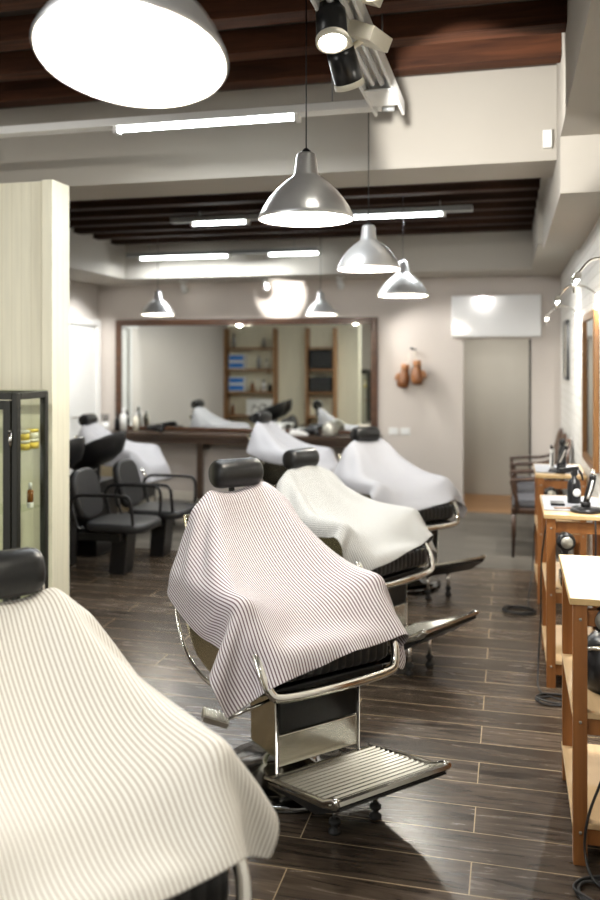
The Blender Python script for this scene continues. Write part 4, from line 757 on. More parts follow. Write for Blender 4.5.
-430,-49,1078,20,-1,-9,22,2,-6,16,2,-19,15,0,-16,13,0,-20,15,1,-18,15,1,-19,16,1,-17,16,2,-17,17,1,-17,18,2,-17,16,1,-15,19,1,-16,18,2,-15,19,1,-15,18,2,-14,20,1,-14,19,
2,-13,20,1,-12,20,2,-12,21,1,-11,21,2,-11,21,2,-10,20,2,-10,22,2,-9,21,2,-9,21,2,-10,20,3,-10,20,3,-11,20,3,-11,20,2,-11,20,2,-11,21,2,-9,21,1,-9,22,2,-5,22,1,-2,23,1,-1,
23,1,-7,17,3,-15,10,3,-20,8,3,-21,-431,-28,1075,20,1,-3,24,2,-6,13,0,-20,15,0,-17,14,1,-19,14,1,-19,15,1,-18,16,2,-17,16,1,-18,17,2,-17,17,1,-17,17,1,-15,18,2,-16,18,1,
-15,19,2,-15,18,1,-14,20,2,-14,19,1,-13,21,2,-12,19,2,-12,21,1,-11,21,2,-11,21,2,-10,21,2,-10,21,2,-9,21,2,-9,21,3,-9,21,3,-10,20,2,-10,20,3,-11,20,2,-11,20,2,-11,20,2,
-10,21,1,-9,22,1,-6,23,1,-3,23,1,-1,23,1,-6,17,2,-14,11,4,-19,15,1,-17,-434,-9,1079,24,1,-5,22,1,-5,16,3,-18,12,1,-20,13,1,-20,14,1,-18,16,2,-18,15,1,-17,17,1,-18,16,2,
-16,18,1,-17,17,2,-16,18,1,-16,18,2,-15,19,1,-15,18,2,-13,20,1,-14,19,2,-13,20,1,-13,20,2,-12,21,2,-11,20,1,-11,22,2,-10,20,2,-9,22,3,-10,21,2,-9,21,3,-9,20,2,-9,21,3,
-10,20,3,-11,20,2,-11,20,2,-11,20,1,-11,21,1,-9,22,2,-7,22,0,-4,23,1,-1,23,1,-5,20,2,-10,16,2,-16,15,2,-17,-434,13,1083,20,1,-6,23,0,-5,13,3,-20,13,1,-18,16,2,-18,15,1,
-18,17,1,-18,15,2,-17,17,1,-17,17,2,-17,17,1,-17,17,2,-16,18,1,-16,17,2,-15,19,1,-16,18,2,-14,20,1,-14,19,2,-13,20,2,-13,20,1,-12,21,2,-11,20,2,-11,22,2,-10,20,2,-9,22,3,
-9,21,2,-9,21,3,-9,21,3,-9,21,3,-9,20,2,-11,20,2,-11,19,2,-12,20,1,-11,21,1,-10,21,1,-8,22,1,-5,23,0,-2,23,0,-4,19,2,-14,18,3,-13,15,2,-16,-438,33,1087,23,-1,-5,21,1,-3,
18,4,-19,14,1,-16,17,2,-19,15,2,-18,16,1,-19,14,2,-18,17,2,-18,16,1,-17,17,2,-18,16,1,-16,18,2,-17,18,2,-15,18,1,-16,18,2,-14,20,1,-14,19,2,-13,20,2,-13,20,2,-12,21,1,
-11,20,2,-11,22,2,-10,20,3,-9,22,2,-9,21,3,-9,22,2,-8,21,3,-9,21,3,-9,20,2,-10,20,2,-12,19,2,-12,19,1,-12,20,1,-11,21,1,-9,22,1,-5,22,1,-3,24,0,-4,19,1,-13,12,2,-19,15,2,
-17,-437,51,1095,21,2,-5,22,3,-4,19,1,-18,14,2,-17,15,2,-21,14,2,-18,16,2,-20,15,2,-17,17,2,-19,16,1,-17,17,2,-18,17,1,-15,18,2,-17,18,2,-15,19,1,-16,18,2,-14,20,1,-14,
19,2,-13,20,2,-13,20,2,-12,21,2,-12,20,2,-10,22,2,-10,21,2,-9,21,3,-9,22,2,-8,21,3,-8,21,3,-8,21,3,-9,21,2,-10,19,2,-12,19,1,-12,18,1,-13,20,2,-13,20,1,-10,21,0,-7,23,1,
-4,23,0,-4,20,1,-12,12,2,-19,10,2,-21,-442,72,1100,23,1,-6,24,3,-7,12,2,-22,14,2,-16,17,3,-19,16,2,-18,17,2,-18,16,2,-17,18,2,-17,17,1,-17,18,2,-17,17,1,-16,18,2,-16,18,
1,-15,19,2,-16,18,2,-14,20,1,-14,19,2,-13,21,2,-13,19,1,-12,21,3,-11,21,2,-11,21,2,-10,21,2,-9,22,3,-8,21,2,-8,22,3,-7,21,3,-8,22,2,-9,20,3,-10,20,1,-11,18,2,-14,18,1,
-13,18,2,-14,20,1,-12,21,1,-8,22,0,-5,23,0,-4,20,1,-12,12,2,-19,9,2,-21,-442,91,1102,22,1,-4,21,2,-6,17,4,-20,14,3,-16,17,3,-20,16,2,-17,18,2,-19,16,2,-16,18,2,-18,17,2,
-17,18,1,-17,17,2,-15,19,1,-17,18,2,-15,19,1,-16,18,2,-14,20,2,-14,19,2,-14,20,1,-13,20,2,-11,21,2,-12,21,3,-10,21,2,-10,21,2,-8,22,3,-8,22,3,-8,22,3,-7,21,2,-7,21,3,-8,
21,2,-10,19,2,-12,18,1,-13,17,1,-15,17,2,-15,19,1,-13,20,1,-11,21,0,-7,23,0,-4,21,1,-11,13,2,-18,11,2,-20,-444,112,1106,20,1,-6,25,3,-4,18,2,-18,16,4,-16,17,3,-19,17,2,
-17,18,2,-19,16,2,-16,18,2,-18,17,1,-17,18,2,-17,17,2,-16,19,1,-16,18,2,-16,19,2,-15,18,1,-14,19,2,-15,19,2,-13,20,2,-14,20,2,-11,21,2,-12,21,2,-10,21,2,-10,21,3,-8,22,2,
-8,22,3,-6,22,2,-7,22,3,-7,21,2,-7,21,2,-10,19,2,-12,17,1,-14,17,2,-16,16,2,-15,18,2,-15,18,1,-12,22,0,-9,22,1,-6,20,0,-10,14,3,-18,10,2,-20,-447,133,1105,24,1,-4,19,2,
-9,20,4,-17,17,4,-13,20,3,-17,17,2,-17,19,2,-17,17,2,-16,19,2,-18,17,1,-16,19,2,-17,17,1,-15,19,1,-16,18,2,-16,19,1,-15,18,2,-14,19,2,-15,19,2,-13,20,2,-13,19,2,-12,21,2,
-12,21,2,-10,22,3,-9,21,2,-8,22,3,-7,22,3,-7,22,2,-6,22,3,-5,22,2,-7,20,2,-9,19,2,-13,17,1,-14,16,1,-17,16,2,-16,16,2,-15,17,2,-15,20,1,-12,21,0,-7,21,1,-10,14,2,-18,9,2,
-20,-447,151,1105,21,4,-7,22,2,-6,21,2,-7,17,6,-20,18,4,-18,19,2,-18,19,2,-18,17,2,-15,20,2,-18,17,1,-15,19,2,-17,18,1,-14,19,1,-16,19,1,-14,19,2,-15,18,1,-13,20,2,-14,
19,1,-13,20,3,-13,19,2,-12,21,2,-12,20,2,-10,21,3,-10,22,2,-7,22,3,-7,22,3,-6,23,2,-5,21,3,-5,23,2,-6,20,2,-9,20,1,-12,16,1,-16,16,1,-16,16,1,-16,17,2,-15,16,3,-15,17,2,
-16,18,1,-13,21,1,-10,15,2,-16,10,2,-20,-448,172,1086,22,3,-4,22,3,-7,22,4,-9,17,4,-14,18,3,-19,18,3,-15,20,3,-15,17,2,-15,19,2,-15,19,2,-15,19,1,-15,18,1,-14,20,2,-14,
19,1,-13,19,1,-14,19,1,-12,20,2,-13,20,1,-12,20,2,-12,20,2,-11,20,2,-11,21,2,-10,21,3,-10,21,3,-7,23,3,-7,22,2,-5,23,3,-4,22,2,-4,22,2,-5,21,2,-8,19,1,-13,16,0,-16,17,-1,
-15,17,1,-15,17,2,-16,16,2,-15,16,3,-16,15,4,-17,16,2,-16,15,2,-16,16,1,-16,-448,184,1069,22,6,-3,22,4,-6,21,4,-8,16,5,-15,17,3,-18,16,1,-17,20,5,-13,19,4,-13,19,3,-13,
19,2,-13,20,3,-14,19,1,-13,20,2,-13,19,1,-12,21,1,-12,19,2,-12,20,1,-11,21,2,-11,20,1,-11,20,2,-10,22,2,-10,20,2,-9,22,2,-9,21,3,-7,23,2,-6,22,3,-4,23,2,-3,23,2,-3,23,1,
-4,21,1,-8,20,1,-13,16,0,-16,17,0,-15,17,1,-16,16,2,-16,16,3,-16,16,3,-17,15,4,-16,16,3,-16,15,2,-17,15,1,-16,-447,199,1048,21,7,-2,22,6,-4,21,8,-4,21,5,-12,14,0,-24,11,
-4,-19,18,2,-15,19,6,-11,20,6,-11,20,5,-11,20,3,-12,20,2,-11,20,2,-12,20,2,-11,21,2,-11,20,2,-10,21,1,-10,20,2,-10,21,2,-9,21,2,-9,22,2,-9,21,2,-7,23,2,-8,21,2,-5,23,3,
-5,23,2,-3,24,2,-3,23,2,1,23,0,0,26,1,-1,23,0,-22,6,2,-20,16,0,-18,16,1,-17,16,3,-17,15,3,-17,15,3,-17,15,4,-16,16,2,-17,15,2,-16,15,2,-17,-449,211,1029,21,9,-1,20,9,-1,
21,9,-3,21,3,-19,15,0,-16,11,-3,-20,15,-4,-19,19,3,-13,20,7,-11,20,8,-9,20,6,-10,20,4,-9,21,3,-11,21,3,-10,21,2,-10,20,2,-9,22,3,-9,21,2,-9,21,2,-8,22,2,-7,22,3,-8,22,2,
-6,23,2,-6,22,3,-4,23,2,-3,23,3,-2,25,3,0,23,3,0,25,3,0,23,2,-2,23,0,-18,7,-3,-29,13,-1,-18,14,1,-17,14,2,-19,15,3,-17,15,3,-17,15,3,-17,15,3,-17,15,2,-16,16,1,-16,-451,
224,1009,21,14,0,22,7,-5,19,2,-9,18,7,-10,19,4,-14,14,-2,-18,12,-5,-20,16,-3,-16,20,3,-13,20,8,-9,20,9,-8,20,7,-8,21,5,-9,21,4,-9,21,3,-9,21,3,-8,21,3,-8,22,3,-8,22,3,-7,
21,3,-6,23,3,-6,22,2,-5,23,3,-5,22,3,-3,24,5,-2,24,2,0,25,3,-1,23,2,-1,23,3,-2,22,2,-3,22,2,-22,6,-6,-26,9,-4,-20,13,1,-18,15,2,-18,14,2,-17,15,3,-17,14,3,-17,16,3,-17,
15,2,-16,16,2,-16,-456,232,988,20,13,-1,21,2,-5,19,7,-7,19,8,-10,18,8,-12,18,3,-14,15,-3,-18,12,-5,-19,18,-2,-16,20,3,-11,20,7,-9,20,9,-7,21,8,-8,21,5,-8,21,5,-8,21,4,-8,
22,4,-7,21,4,-7,23,4,-6,21,3,-6,23,4,-5,23,3,-4,23,5,-4,23,3,-2,24,3,-3,23,2,-2,24,2,-3,23,2,-2,23,2,-3,21,3,-9,16,-3,-19,8,-5,-19,6,-7,-22,12,-3,-19,14,4,-17,15,3,-17,
15,4,-17,14,3,-16,16,3,-17,15,3,-16,17,2,-15,-458,229,965,18,13,-2,19,11,-4,20,9,-7,18,8,-10,18,8,-11,18,8,-12,19,1,-15,14,-4,-17,15,-4,-17,18,0,-14,21,4,-11,20,7,-8,20,
9,-7,21,7,-7,21,6,-7,21,5,-7,22,5,-7,21,4,-6,22,4,-5,22,5,-5,22,4,-5,23,4,-5,22,2,-4,23,2,-5,23,1,-3,22,1,-3,23,1,-5,23,0,-4,21,0,-5,21,4,-7,19,5,-12,14,-3,-19,0,-11,-22,
7,-9,-19,16,0,-19,13,0,-16,14,6,-17,14,5,-16,16,5,-16,16,3,-15,16,3,-16,-460,227,942,16,16,-2,17,13,-3,18,13,-6,18,9,-9,19,6,-12,17,9,-11,19,7,-12,18,1,-14,16,-3,-16,16,
-3,-16,20,1,-13,20,6,-9,20,8,-7,21,7,-7,21,6,-7,21,6,-7,21,6,-6,22,6,-6,22,4,-6,22,2,-6,22,2,-5,22,2,-5,23,1,-5,22,2,-4,23,1,-4,22,-1,-4,22,-2,-4,22,-2,-5,22,2,-5,20,7,
-6,18,10,-11,17,2,-15,9,-8,-21,-3,-11,-20,8,-12,-19,14,-4,-18,16,0,-17,14,4,-16,15,7,-16,15,6,-15,16,5,-15,-460,225,919,14,18,-2,15,17,-3,16,15,-6,17,11,-8,19,6,-12,18,6,
-12,18,10,-10,18,6,-11,19,1,-14,17,-3,-15,18,0,-14,20,5,-10,20,7,-8,20,8,-6,21,7,-7,21,5,-7,21,4,-8,22,1,-7,21,1,-6,22,2,-6,22,2,-6,22,1,-6,22,1,-4,22,1,-5,23,1,-4,22,-3,
-4,22,-3,-4,22,-2,-5,22,4,-5,19,9,-7,17,13,-9,18,7,-13,15,-4,-18,5,-11,-20,-4,-12,-20,7,-12,-18,14,-7,-17,16,-1,-17,16,2,-15,16,6,-16,14,8,-15,-461,224,896,12,19,-2,13,
18,-2,14,17,-5,16,15,-7,18,9,-10,18,3,-13,19,6,-12,18,10,-10,19,6,-11,18,1,-13,19,0,-13,19,4,-11,20,9,-8,21,5,-9,20,3,-9,21,1,-8,22,1,-7,21,1,-8,22,1,-6,21,2,-7,22,1,-6,
22,0,-5,23,1,-5,22,2,-4,22,-1,-4,22,-4,-4,22,-4,-4,22,0,-5,22,4,-6,19,11,-6,15,15,-8,16,11,-11,18,2,-16,12,-8,-19,1,-12,-20,-2,-13,-18,7,-13,-19,13,-8,-16,17,-3,-16,16,1,
-15,17,5,-15,-461,223,873,11,19,-2,11,20,-3,12,18,-4,14,17,-6,17,13,-9,19,6,-12,18,2,-13,19,6,-12,18,10,-9,19,5,-11,19,1,-12,20,7,-11,20,3,-10,20,0,-10,21,1,-8,21,1,-9,
21,1,-8,21,1,-7,22,1,-7,21,1,-6,22,0,-6,22,1,-5,22,3,-5,22,1,-5,22,-4,-4,22,-6,-4,22,-1,-4,22,1,-5,22,4,-6,19,11,-6,14,16,-8,15,14,-10,18,7,-14,16,-3,-16,9,-11,-19,-1,
-12,-19,-1,-14,-19,8,-12,-17,13,-10,-17,16,-4,-15,17,0,-15,-461,221,851,10,20,-3,9,20,-3,11,20,-4,12,18,-5,15,16,-8,18,10,-10,19,4,-12,18,3,-13,19,6,-11,19,8,-11,19,3,
-12,20,1,-11,20,0,-10,21,1,-9,20,1,-9,21,1,-9,22,1,-8,21,0,-7,22,1,-7,21,1,-7,22,1,-5,22,3,-6,23,2,-4,22,-3,-5,21,-6,-4,22,-3,-4,23,0,-5,21,0,-5,22,5,-5,19,10,-7,14,16,
-7,12,17,-9,16,12,-12,18,2,-15,15,-6,-17,6,-12,-19,-2,-14,-19,1,-13,-18,7,-13,-17,13,-10,-16,16,-6,-15,-461,220,828,10,20,-3,8,20,-3,9,21,-4,10,19,-5,14,18,-7,16,13,-9,
19,8,-11,19,5,-13,19,5,-12,19,1,-12,19,0,-11,20,3,-10,20,1,-11,20,-1,-10,21,0,-9,21,0,-8,21,1,-8,22,1,-8,21,1,-6,22,1,-7,22,3,-6,22,2,-5,22,-2,-5,21,-6,-4,22,-4,-4,23,0,
-5,22,0,-5,22,0,-5,21,4,-5,20,9,-7,15,16,-8,9,19,-8,14,15,-10,18,7,-13,17,-1,-16,12,-9,-17,5,-13,-19,-1,-13,-18,1,-14,-18,7,-14,-17,13,-10,-15,-461,217,805,9,20,-2,7,21,
-3,8,21,-4,9,20,-5,12,19,-7,14,17,-8,18,13,-11,19,2,-12,19,0,-12,19,0,-12,20,0,-12,20,1,-10,20,2,-11,20,1,-9,21,1,-10,21,0,-8,22,0,-8,21,1,-8,22,1,-7,22,2,-6,22,1,-6,22,
-2,-5,22,-4,-4,21,-4,-5,23,0,-5,22,0,-4,22,0,-5,22,0,-5,22,2,-6,20,8,-6,16,14,-8,9,19,-8,9,19,-9,16,13,-11,18,4,-15,15,-4,-16,11,-11,-17,4,-13,-18,-1,-14,-18,2,-14,-18,8,
-14,-16,-460,213,783,9,21,-3,5,22,-3,6,21,-4,7,21,-4,11,19,-7,11,20,-9,19,11,-10,19,3,-10,19,1,-13,19,-1,-12,20,-1,-12,20,0,-11,20,1,-10,21,1,-10,21,1,-9,21,1,-8,21,1,-8,
21,0,-8,22,1,-7,22,1,-6,22,-1,-6,22,-3,-5,22,-3,-4,22,0,-5,22,0,-5,23,0,-5,22,0,-5,22,0,-5,21,0,-5,21,6,-7,18,13,-8,11,18,-8,5,21,-8,11,17,-10,17,10,-13,18,1,-14,15,-7,
-17,9,-11,-18,3,-14,-17,-1,-14,-18,3,-15,-17,-458,209,761,7,21,-3,2,22,-3,2,23,-3,7,21,-4,10,19,-7,13,17,-8,16,13,-10,19,6,-11,19,2,-12,19,0,-12,20,-1,-12,20,0,-11,21,-1,
-11,20,1,-9,22,0,-10,21,0,-8,21,1,-8,22,0,-8,22,0,-7,22,0,-6,22,-1,-6,22,-2,-5,23,0,-5,22,0,-5,22,0,-4,22,0,-5,22,0,-5,22,0,-6,22,0,-5,21,2,-6,20,10,-8,12,17,-8,5,21,-8,
5,20,-9,13,16,-11,17,7,-13,18,-1,-16,13,-9,-17,9,-12,-17,3,-14,-17,0,-15,-18,-457,205,739,4,22,-3,-1,23,-3,0,22,-2,5,22,-4,9,20,-6,13,16,-8,17,12,-10,18,6,-12,20,3,-12,
19,0,-12,20,1,-12,20,0,-10,21,0,-11,21,-1,-10,22,0,-10,20,0,-8,23,0,-8,22,0,-8,22,0,-7,22,0,-6,23,-1,-6,22,0,-6,23,0,-5,22,0,-4,22,0,-5,22,0,-5,22,0,-5,22,0,-5,22,0,-6,
21,0,-6,21,7,-7,15,15,-8,7,20,-8,-1,21,-9,8,19,-10,15,13,-11,18,5,-14,16,-4,-16,13,-9,-17,7,-13,-17,3,-14,-17,
]),
'c': (47, 39, 0.0225, [
-425,-340,739,21,-8,0,22,-3,-4,22,-1,-5,22,-1,-5,22,0,-5,22,-1,-5,23,-1,-5,23,-1,-5,23,-1,-4,23,0,-3,24,-1,-2,22,0,-2,25,-1,-1,23,0,-1,24,-1,0,22,0,1,24,0,1,23,0,1,23,0,
2,23,1,2,23,0,2,22,0,2,23,-2,3,21,-7,5,17,-13,9,19,-9,6,23,-5,-1,20,-1,-10,16,3,-18,6,4,-21,0,5,-23,-3,5,-22,0,6,-22,4,7,-21,5,7,-21,6,7,-21,6,7,-20,6,7,-21,-421,-331,
760,20,-13,0,22,-6,-3,22,0,-5,22,0,-5,22,-1,-5,22,-1,-5,23,-2,-5,22,-1,-4,23,-2,-4,23,-1,-3,23,0,-3,23,0,-2,23,0,-1,23,-1,0,24,0,0,23,-1,0,23,0,1,23,0,1,23,0,2,23,1,2,22,
1,3,23,1,2,23,3,2,22,-2,2,20,-9,6,20,-9,5,23,-2,-5,19,1,-12,13,3,-20,2,5,-22,-4,4,-22,2,5,-22,5,6,-21,7,6,-21,7,6,-21,9,6,-20,7,6,-20,8,5,-20,-417,-322,779,19,-12,2,22,
-7,-2,22,-3,-5,22,-3,-6,22,-2,-5,22,-1,-5,23,0,-4,22,-2,-4,22,-1,-4,23,-1,-3,23,0,-3,22,-1,-1,23,0,-1,23,-1,-1,23,-1,0,23,-1,0,23,0,1,23,0,2,23,1,2,23,1,2,23,0,2,22,1,2,
23,2,2,22,2,2,23,-2,3,22,-4,0,22,0,-7,16,3,-16,9,4,-21,-2,3,-23,3,6,-22,11,3,-20,7,4,-20,8,5,-21,8,5,-20,8,6,-20,8,5,-21,10,4,-20,-416,-311,800,20,-10,1,22,-5,-3,22,-2,
-5,22,-4,-5,22,-4,-4,22,-4,-4,22,-3,-4,22,-3,-5,22,-1,-4,23,-1,-3,23,-1,-2,22,0,-2,23,0,-1,23,-1,0,23,-1,0,23,0,0,23,-1,1,23,1,2,23,1,1,23,2,2,23,1,2,23,1,2,24,1,3,22,1,
2,24,0,1,24,0,-4,18,6,-13,12,5,-18,6,4,-22,6,4,-22,12,0,-19,16,-1,-20,5,5,-21,7,5,-20,9,6,-21,8,5,-20,9,5,-20,11,2,-20,-414,-300,819,21,-8,1,22,-5,-4,21,-2,-6,22,-4,-3,
22,-7,-3,22,-4,-4,22,-1,-5,21,0,-6,22,-3,-3,23,-3,-3,22,-2,-1,23,0,-1,23,-1,-1,22,-1,-1,23,0,0,23,0,0,23,0,0,23,1,1,24,2,2,23,2,2,23,1,1,23,2,2,24,3,2,22,2,1,24,0,0,22,2,
0,24,3,-16,9,11,-26,7,3,-21,11,2,-21,12,1,-20,12,2,-20,9,2,-21,11,3,-19,10,3,-21,10,5,-20,10,3,-20,11,2,-19,-413,-289,840,21,-7,0,22,-3,-5,22,-4,-4,21,-7,-3,22,-6,-3,22,
0,-7,20,3,-9,21,2,-8,23,-2,-4,22,-3,-1,23,-4,0,22,-3,1,23,-2,0,22,0,-1,23,1,-1,23,1,-1,23,2,-1,23,1,1,23,3,1,22,3,0,24,2,1,22,4,0,24,2,0,22,2,0,24,1,0,22,1,0,27,7,-17,8,
6,-27,9,2,-21,12,2,-20,13,1,-20,12,1,-19,14,1,-19,13,1,-19,12,2,-20,12,3,-19,10,3,-21,10,2,-19,-411,-278,860,22,-6,-1,21,-4,-4,22,-6,-3,21,-6,-4,22,0,-7,20,4,-11,19,4,
-12,22,0,-6,23,-3,-1,22,-6,1,22,-6,3,22,-2,-1,23,1,-2,22,2,-3,22,2,-4,22,2,-4,22,3,-2,23,2,-3,23,2,0,22,3,0,23,4,-1,23,3,-1,23,3,-1,22,3,-1,24,3,-2,23,5,-4,22,5,-19,9,-1,
-19,14,3,-19,14,2,-19,14,1,-18,14,0,-18,16,1,-18,14,1,-17,15,1,-18,16,1,-18,11,3,-20,6,2,-20,-410,-267,881,22,-5,-1,21,-5,-3,22,-7,-4,22,-1,-7,19,4,-12,17,5,-14,22,3,-9,
22,-3,-2,22,-8,2,22,-5,1,23,-2,-1,22,2,-5,21,2,-5,22,3,-7,21,2,-6,21,3,-6,22,2,-6,22,2,-5,22,2,-2,22,3,-2,23,3,-1,22,3,-2,23,2,-2,22,3,-3,23,3,-4,21,3,-7,20,4,-13,15,3,
-16,15,3,-18,15,2,-17,15,2,-16,16,1,-17,17,1,-16,16,0,-15,17,1,-16,16,2,-16,10,1,-20,10,3,-20,-408,-256,901,21,-6,0,22,-5,-4,22,-3,-6,20,3,-11,15,6,-17,20,4,-10,23,-3,-4,
22,-7,1,22,-4,-1,22,-1,-3,22,2,-6,21,3,-8,20,2,-9,21,3,-9,20,2,-9,20,1,-10,21,1,-8,22,1,-6,22,3,-2,23,3,-1,22,3,-2,23,2,-2,22,3,-2,22,3,-3,22,3,-4,21,3,-7,19,3,-12,16,4,
-16,15,3,-17,15,3,-17,17,2,-16,16,1,-15,18,2,-14,18,1,-14,18,1,-14,18,2,-14,11,2,-20,10,2,-20,-407,-246,923,21,-4,0,22,-3,-5,20,0,-11,16,6,-16,18,4,-13,23,-1,-6,22,-6,-2,
22,-3,-2,22,1,-6,21,2,-8,20,3,-10,19,2,-12,19,2,-11,19,2,-13,18,0,-13,20,0,-11,22,1,-8,22,3,-4,23,3,-1,22,3,-1,23,3,-3,22,3,-2,22,2,-3,22,3,-3,23,3,-5,21,4,-8,19,3,-11,
17,4,-15,15,3,-16,16,2,-16,16,2,-16,17,2,-15,18,1,-14,19,2,-12,21,3,-8,19,1,-14,11,3,-19,10,2,-20,-407,-235,947,23,-5,0,21,2,-13,18,4,-14,16,5,-16,21,0,-8,22,-4,-4,22,-1,
-5,22,1,-8,20,3,-11,18,2,-12,18,2,-14,17,2,-15,18,0,-15,17,0,-14,20,1,-12,21,2,-9,22,2,-6,23,3,-2,23,3,-2,22,3,-4,22,2,-3,23,3,-3,22,3,-3,22,2,-4,22,3,-5,21,4,-8,19,3,
-11,17,4,-14,17,3,-15,15,3,-16,17,2,-15,18,2,-15,19,2,-12,20,3,-9,23,2,-7,19,2,-12,12,2,-19,9,2,-20,-407,-216,960,21,-3,3,24,-1,-9,14,4,-20,19,2,-12,22,-1,-8,21,0,-8,21,
2,-10,19,3,-13,17,2,-14,16,1,-16,16,0,-17,16,1,-16,18,0,-15,19,2,-13,22,2,-10,21,2,-7,23,3,-5,22,2,-3,23,3,-5,21,2,-5,23,3,-4,22,3,-4,23,3,-3,22,2,-5,21,4,-5,21,3,-8,20,
4,-11,18,3,-13,17,3,-15,17,3,-15,17,2,-14,19,3,-13,20,2,-10,21,3,-8,23,2,-5,20,2,-12,12,2,-18,10,3,-20,-408,-197,974,22,-1,-2,20,-1,-12,18,2,-14,20,1,-10,21,1,-10,19,2,
-13,18,2,-16,15,2,-16,16,0,-18,15,0,-17,16,1,-17,18,1,-14,20,2,-13,20,2,-11,22,2,-8,21,3,-7,23,2,-6,22,3,-7,22,2,-6,22,2,-5,22,3,-5,22,2,-4,23,3,-4,22,3,-5,21,3,-6,21,3,
-8,20,4,-10,18,4,-13,18,3,-14,17,3,-14,18,3,-13,20,3,-12,21,2,-9,21,3,-6,24,2,-4,20,2,-11,13,3,-18,10,2,-20,-412,-178,990,23,0,-5,18,0,-12,20,1,-15,19,2,-13,18,2,-16,16,
1,-16,16,1,-19,15,0,-17,16,1,-18,17,1,-16,18,2,-15,19,2,-13,20,2,-11,21,2,-10,22,2,-10,21,2,-8,22,3,-8,21,2,-7,23,2,-7,21,3,-6,23,2,-5,22,3,-6,22,3,-5,22,2,-5,21,4,-6,21,
3,-8,21,4,-10,18,3,-12,19,4,-13,18,3,-13,19,3,-13,20,3,-10,21,3,-8,22,2,-5,24,2,-3,21,2,-10,14,3,-18,10,3,-19,-414,-157,1003,20,2,-6,20,-2,-18,17,1,-16,16,1,-17,16,1,-19,
16,1,-18,17,1,-18,16,2,-16,18,1,-16,18,2,-15,19,2,-14,20,2,-12,20,2,-12,21,2,-10,21,2,-11,21,2,-9,21,3,-9,22,2,-8,22,2,-8,21,2,-6,23,3,-6,21,2,-6,23,3,-6,21,3,-6,22,3,-6,
21,3,-8,20,4,-10,19,4,-11,19,4,-13,19,3,-12,20,3,-11,20,3,-10,22,3,-7,22,2,-4,23,2,-3,22,3,-8,15,2,-17,11,3,-19,-417,-134,1004,21,-2,-7,17,2,-17,15,0,-19,15,0,-17,16,1,
-18,17,2,-17,18,1,-16,17,2,-15,18,1,-16,19,2,-14,20,2,-13,19,2,-13,20,2,-12,20,2,-11,21,2,-12,20,2,-10,22,2,-10,21,3,-9,22,2,-8,21,2,-8,22,3,-6,22,3,-7,22,2,-6,21,3,-6,
22,3,-7,21,4,-8,21,4,-10,19,4,-10,20,3,-12,19,4,-11,20,3,-11,21,3,-9,21,2,-6,23,3,-4,23,2,-2,22,2,-7,17,2,-16,11,4,-19,-421,-116,1005,22,5,-7,16,-2,-18,16,1,-16,16,1,-17,
17,0,-17,17,2,-16,18,1,-16,17,1,-15,19,2,-15,18,2,-14,20,1,-14,18,2,-13,20,3,-13,19,2,-13,21,2,-12,19,2,-11,21,2,-11,21,3,-9,22,2,-9,21,2,-8,22,3,-8,22,2,-6,22,3,-7,21,3,
-6,22,3,-7,21,4,-8,20,4,-9,20,4,-10,20,3,-11,20,4,-11,20,3,-10,21,3,-9,22,2,-6,22,3,-4,23,2,-2,23,2,-5,18,3,-15,12,3,-18,-421,-95,1007,21,0,-5,19,4,-14,17,-1,-13,17,0,
-17,16,1,-17,16,2,-16,17,1,-17,17,2,-15,18,2,-16,18,2,-15,18,2,-16,18,2,-14,19,2,-14,19,3,-13,19,2,-13,20,2,-12,21,3,-11,20,2,-10,22,2,-10,21,3,-8,22,2,-8,21,3,-8,22,3,
-7,22,3,-6,21,3,-7,21,4,-8,21,4,-9,21,4,-9,20,3,-10,20,4,-11,20,3,-10,21,3,-8,22,2,-7,22,2,-4,22,2,-2,24,2,-3,19,3,-14,12,3,-18,-424,-76,1013,21,0,-6,22,3,-4,18,1,-18,15,
0,-16,17,2,-19,16,2,-18,17,1,-18,15,2,-16,18,3,-17,17,2,-16,18,2,-16,17,2,-14,19,2,-15,19,3,-13,20,2,-13,19,2,-12,21,3,-12,21,2,-10,21,3,-10,21,2,-9,22,3,-8,21,2,-8,22,3,
-7,21,3,-7,22,4,-7,21,3,-7,21,4,-9,21,4,-9,20,4,-9,20,3,-10,21,3,-10,20,3,-9,22,2,-7,22,2,-4,23,2,-3,23,2,-2,20,3,-12,13,3,-17,-428,-56,1018,22,2,-6,23,3,-5,15,0,-19,15,
1,-18,16,1,-18,16,2,-17,17,2,-18,16,2,-16,18,2,-17,18,3,-16,18,2,-15,18,2,-15,19,2,-14,19,3,-14,20,2,-13,19,2,-12,21,3,-12,20,2,-11,21,3,-10,21,3,-10,22,3,-8,21,2,-8,22,
3,-8,21,4,-6,22,3,-7,22,4,-7,21,4,-8,21,4,-8,20,3,-10,20,4,-9,21,2,-10,20,3,-10,21,2,-7,22,2,-6,23,1,-3,23,2,-1,21,3,-10,14,3,-16,-428,-35,1024,20,3,-7,21,-1,-7,15,4,-20,
15,0,-16,18,2,-18,16,2,-17,18,2,-17,17,2,-16,18,2,-16,17,2,-16,19,3,-16,17,2,-14,19,2,-15,19,3,-14,19,2,-14,19,3,-13,21,2,-12,20,3,-11,21,2,-11,20,3,-10,22,3,-9,21,3,-7,
22,3,-8,22,3,-6,22,4,-7,21,3,-7,22,4,-7,20,4,-8,21,3,-9,20,4,-9,21,2,-10,20,3,-10,21,2,-9,21,2,-7,23,2,-3,22,1,-1,22,3,-9,16,3,-15,-435,-16,1028,24,4,-5,22,0,-6,18,2,-17,
16,1,-16,18,2,-19,16,2,-16,18,3,-19,16,2,-16,18,2,-17,17,3,-16,18,2,-17,17,3,-15,18,2,-16,19,3,-14,19,2,-14,19,3,-13,20,2,-13,20,3,-11,21,3,-11,20,3,-10,22,3,-9,21,3,-8,
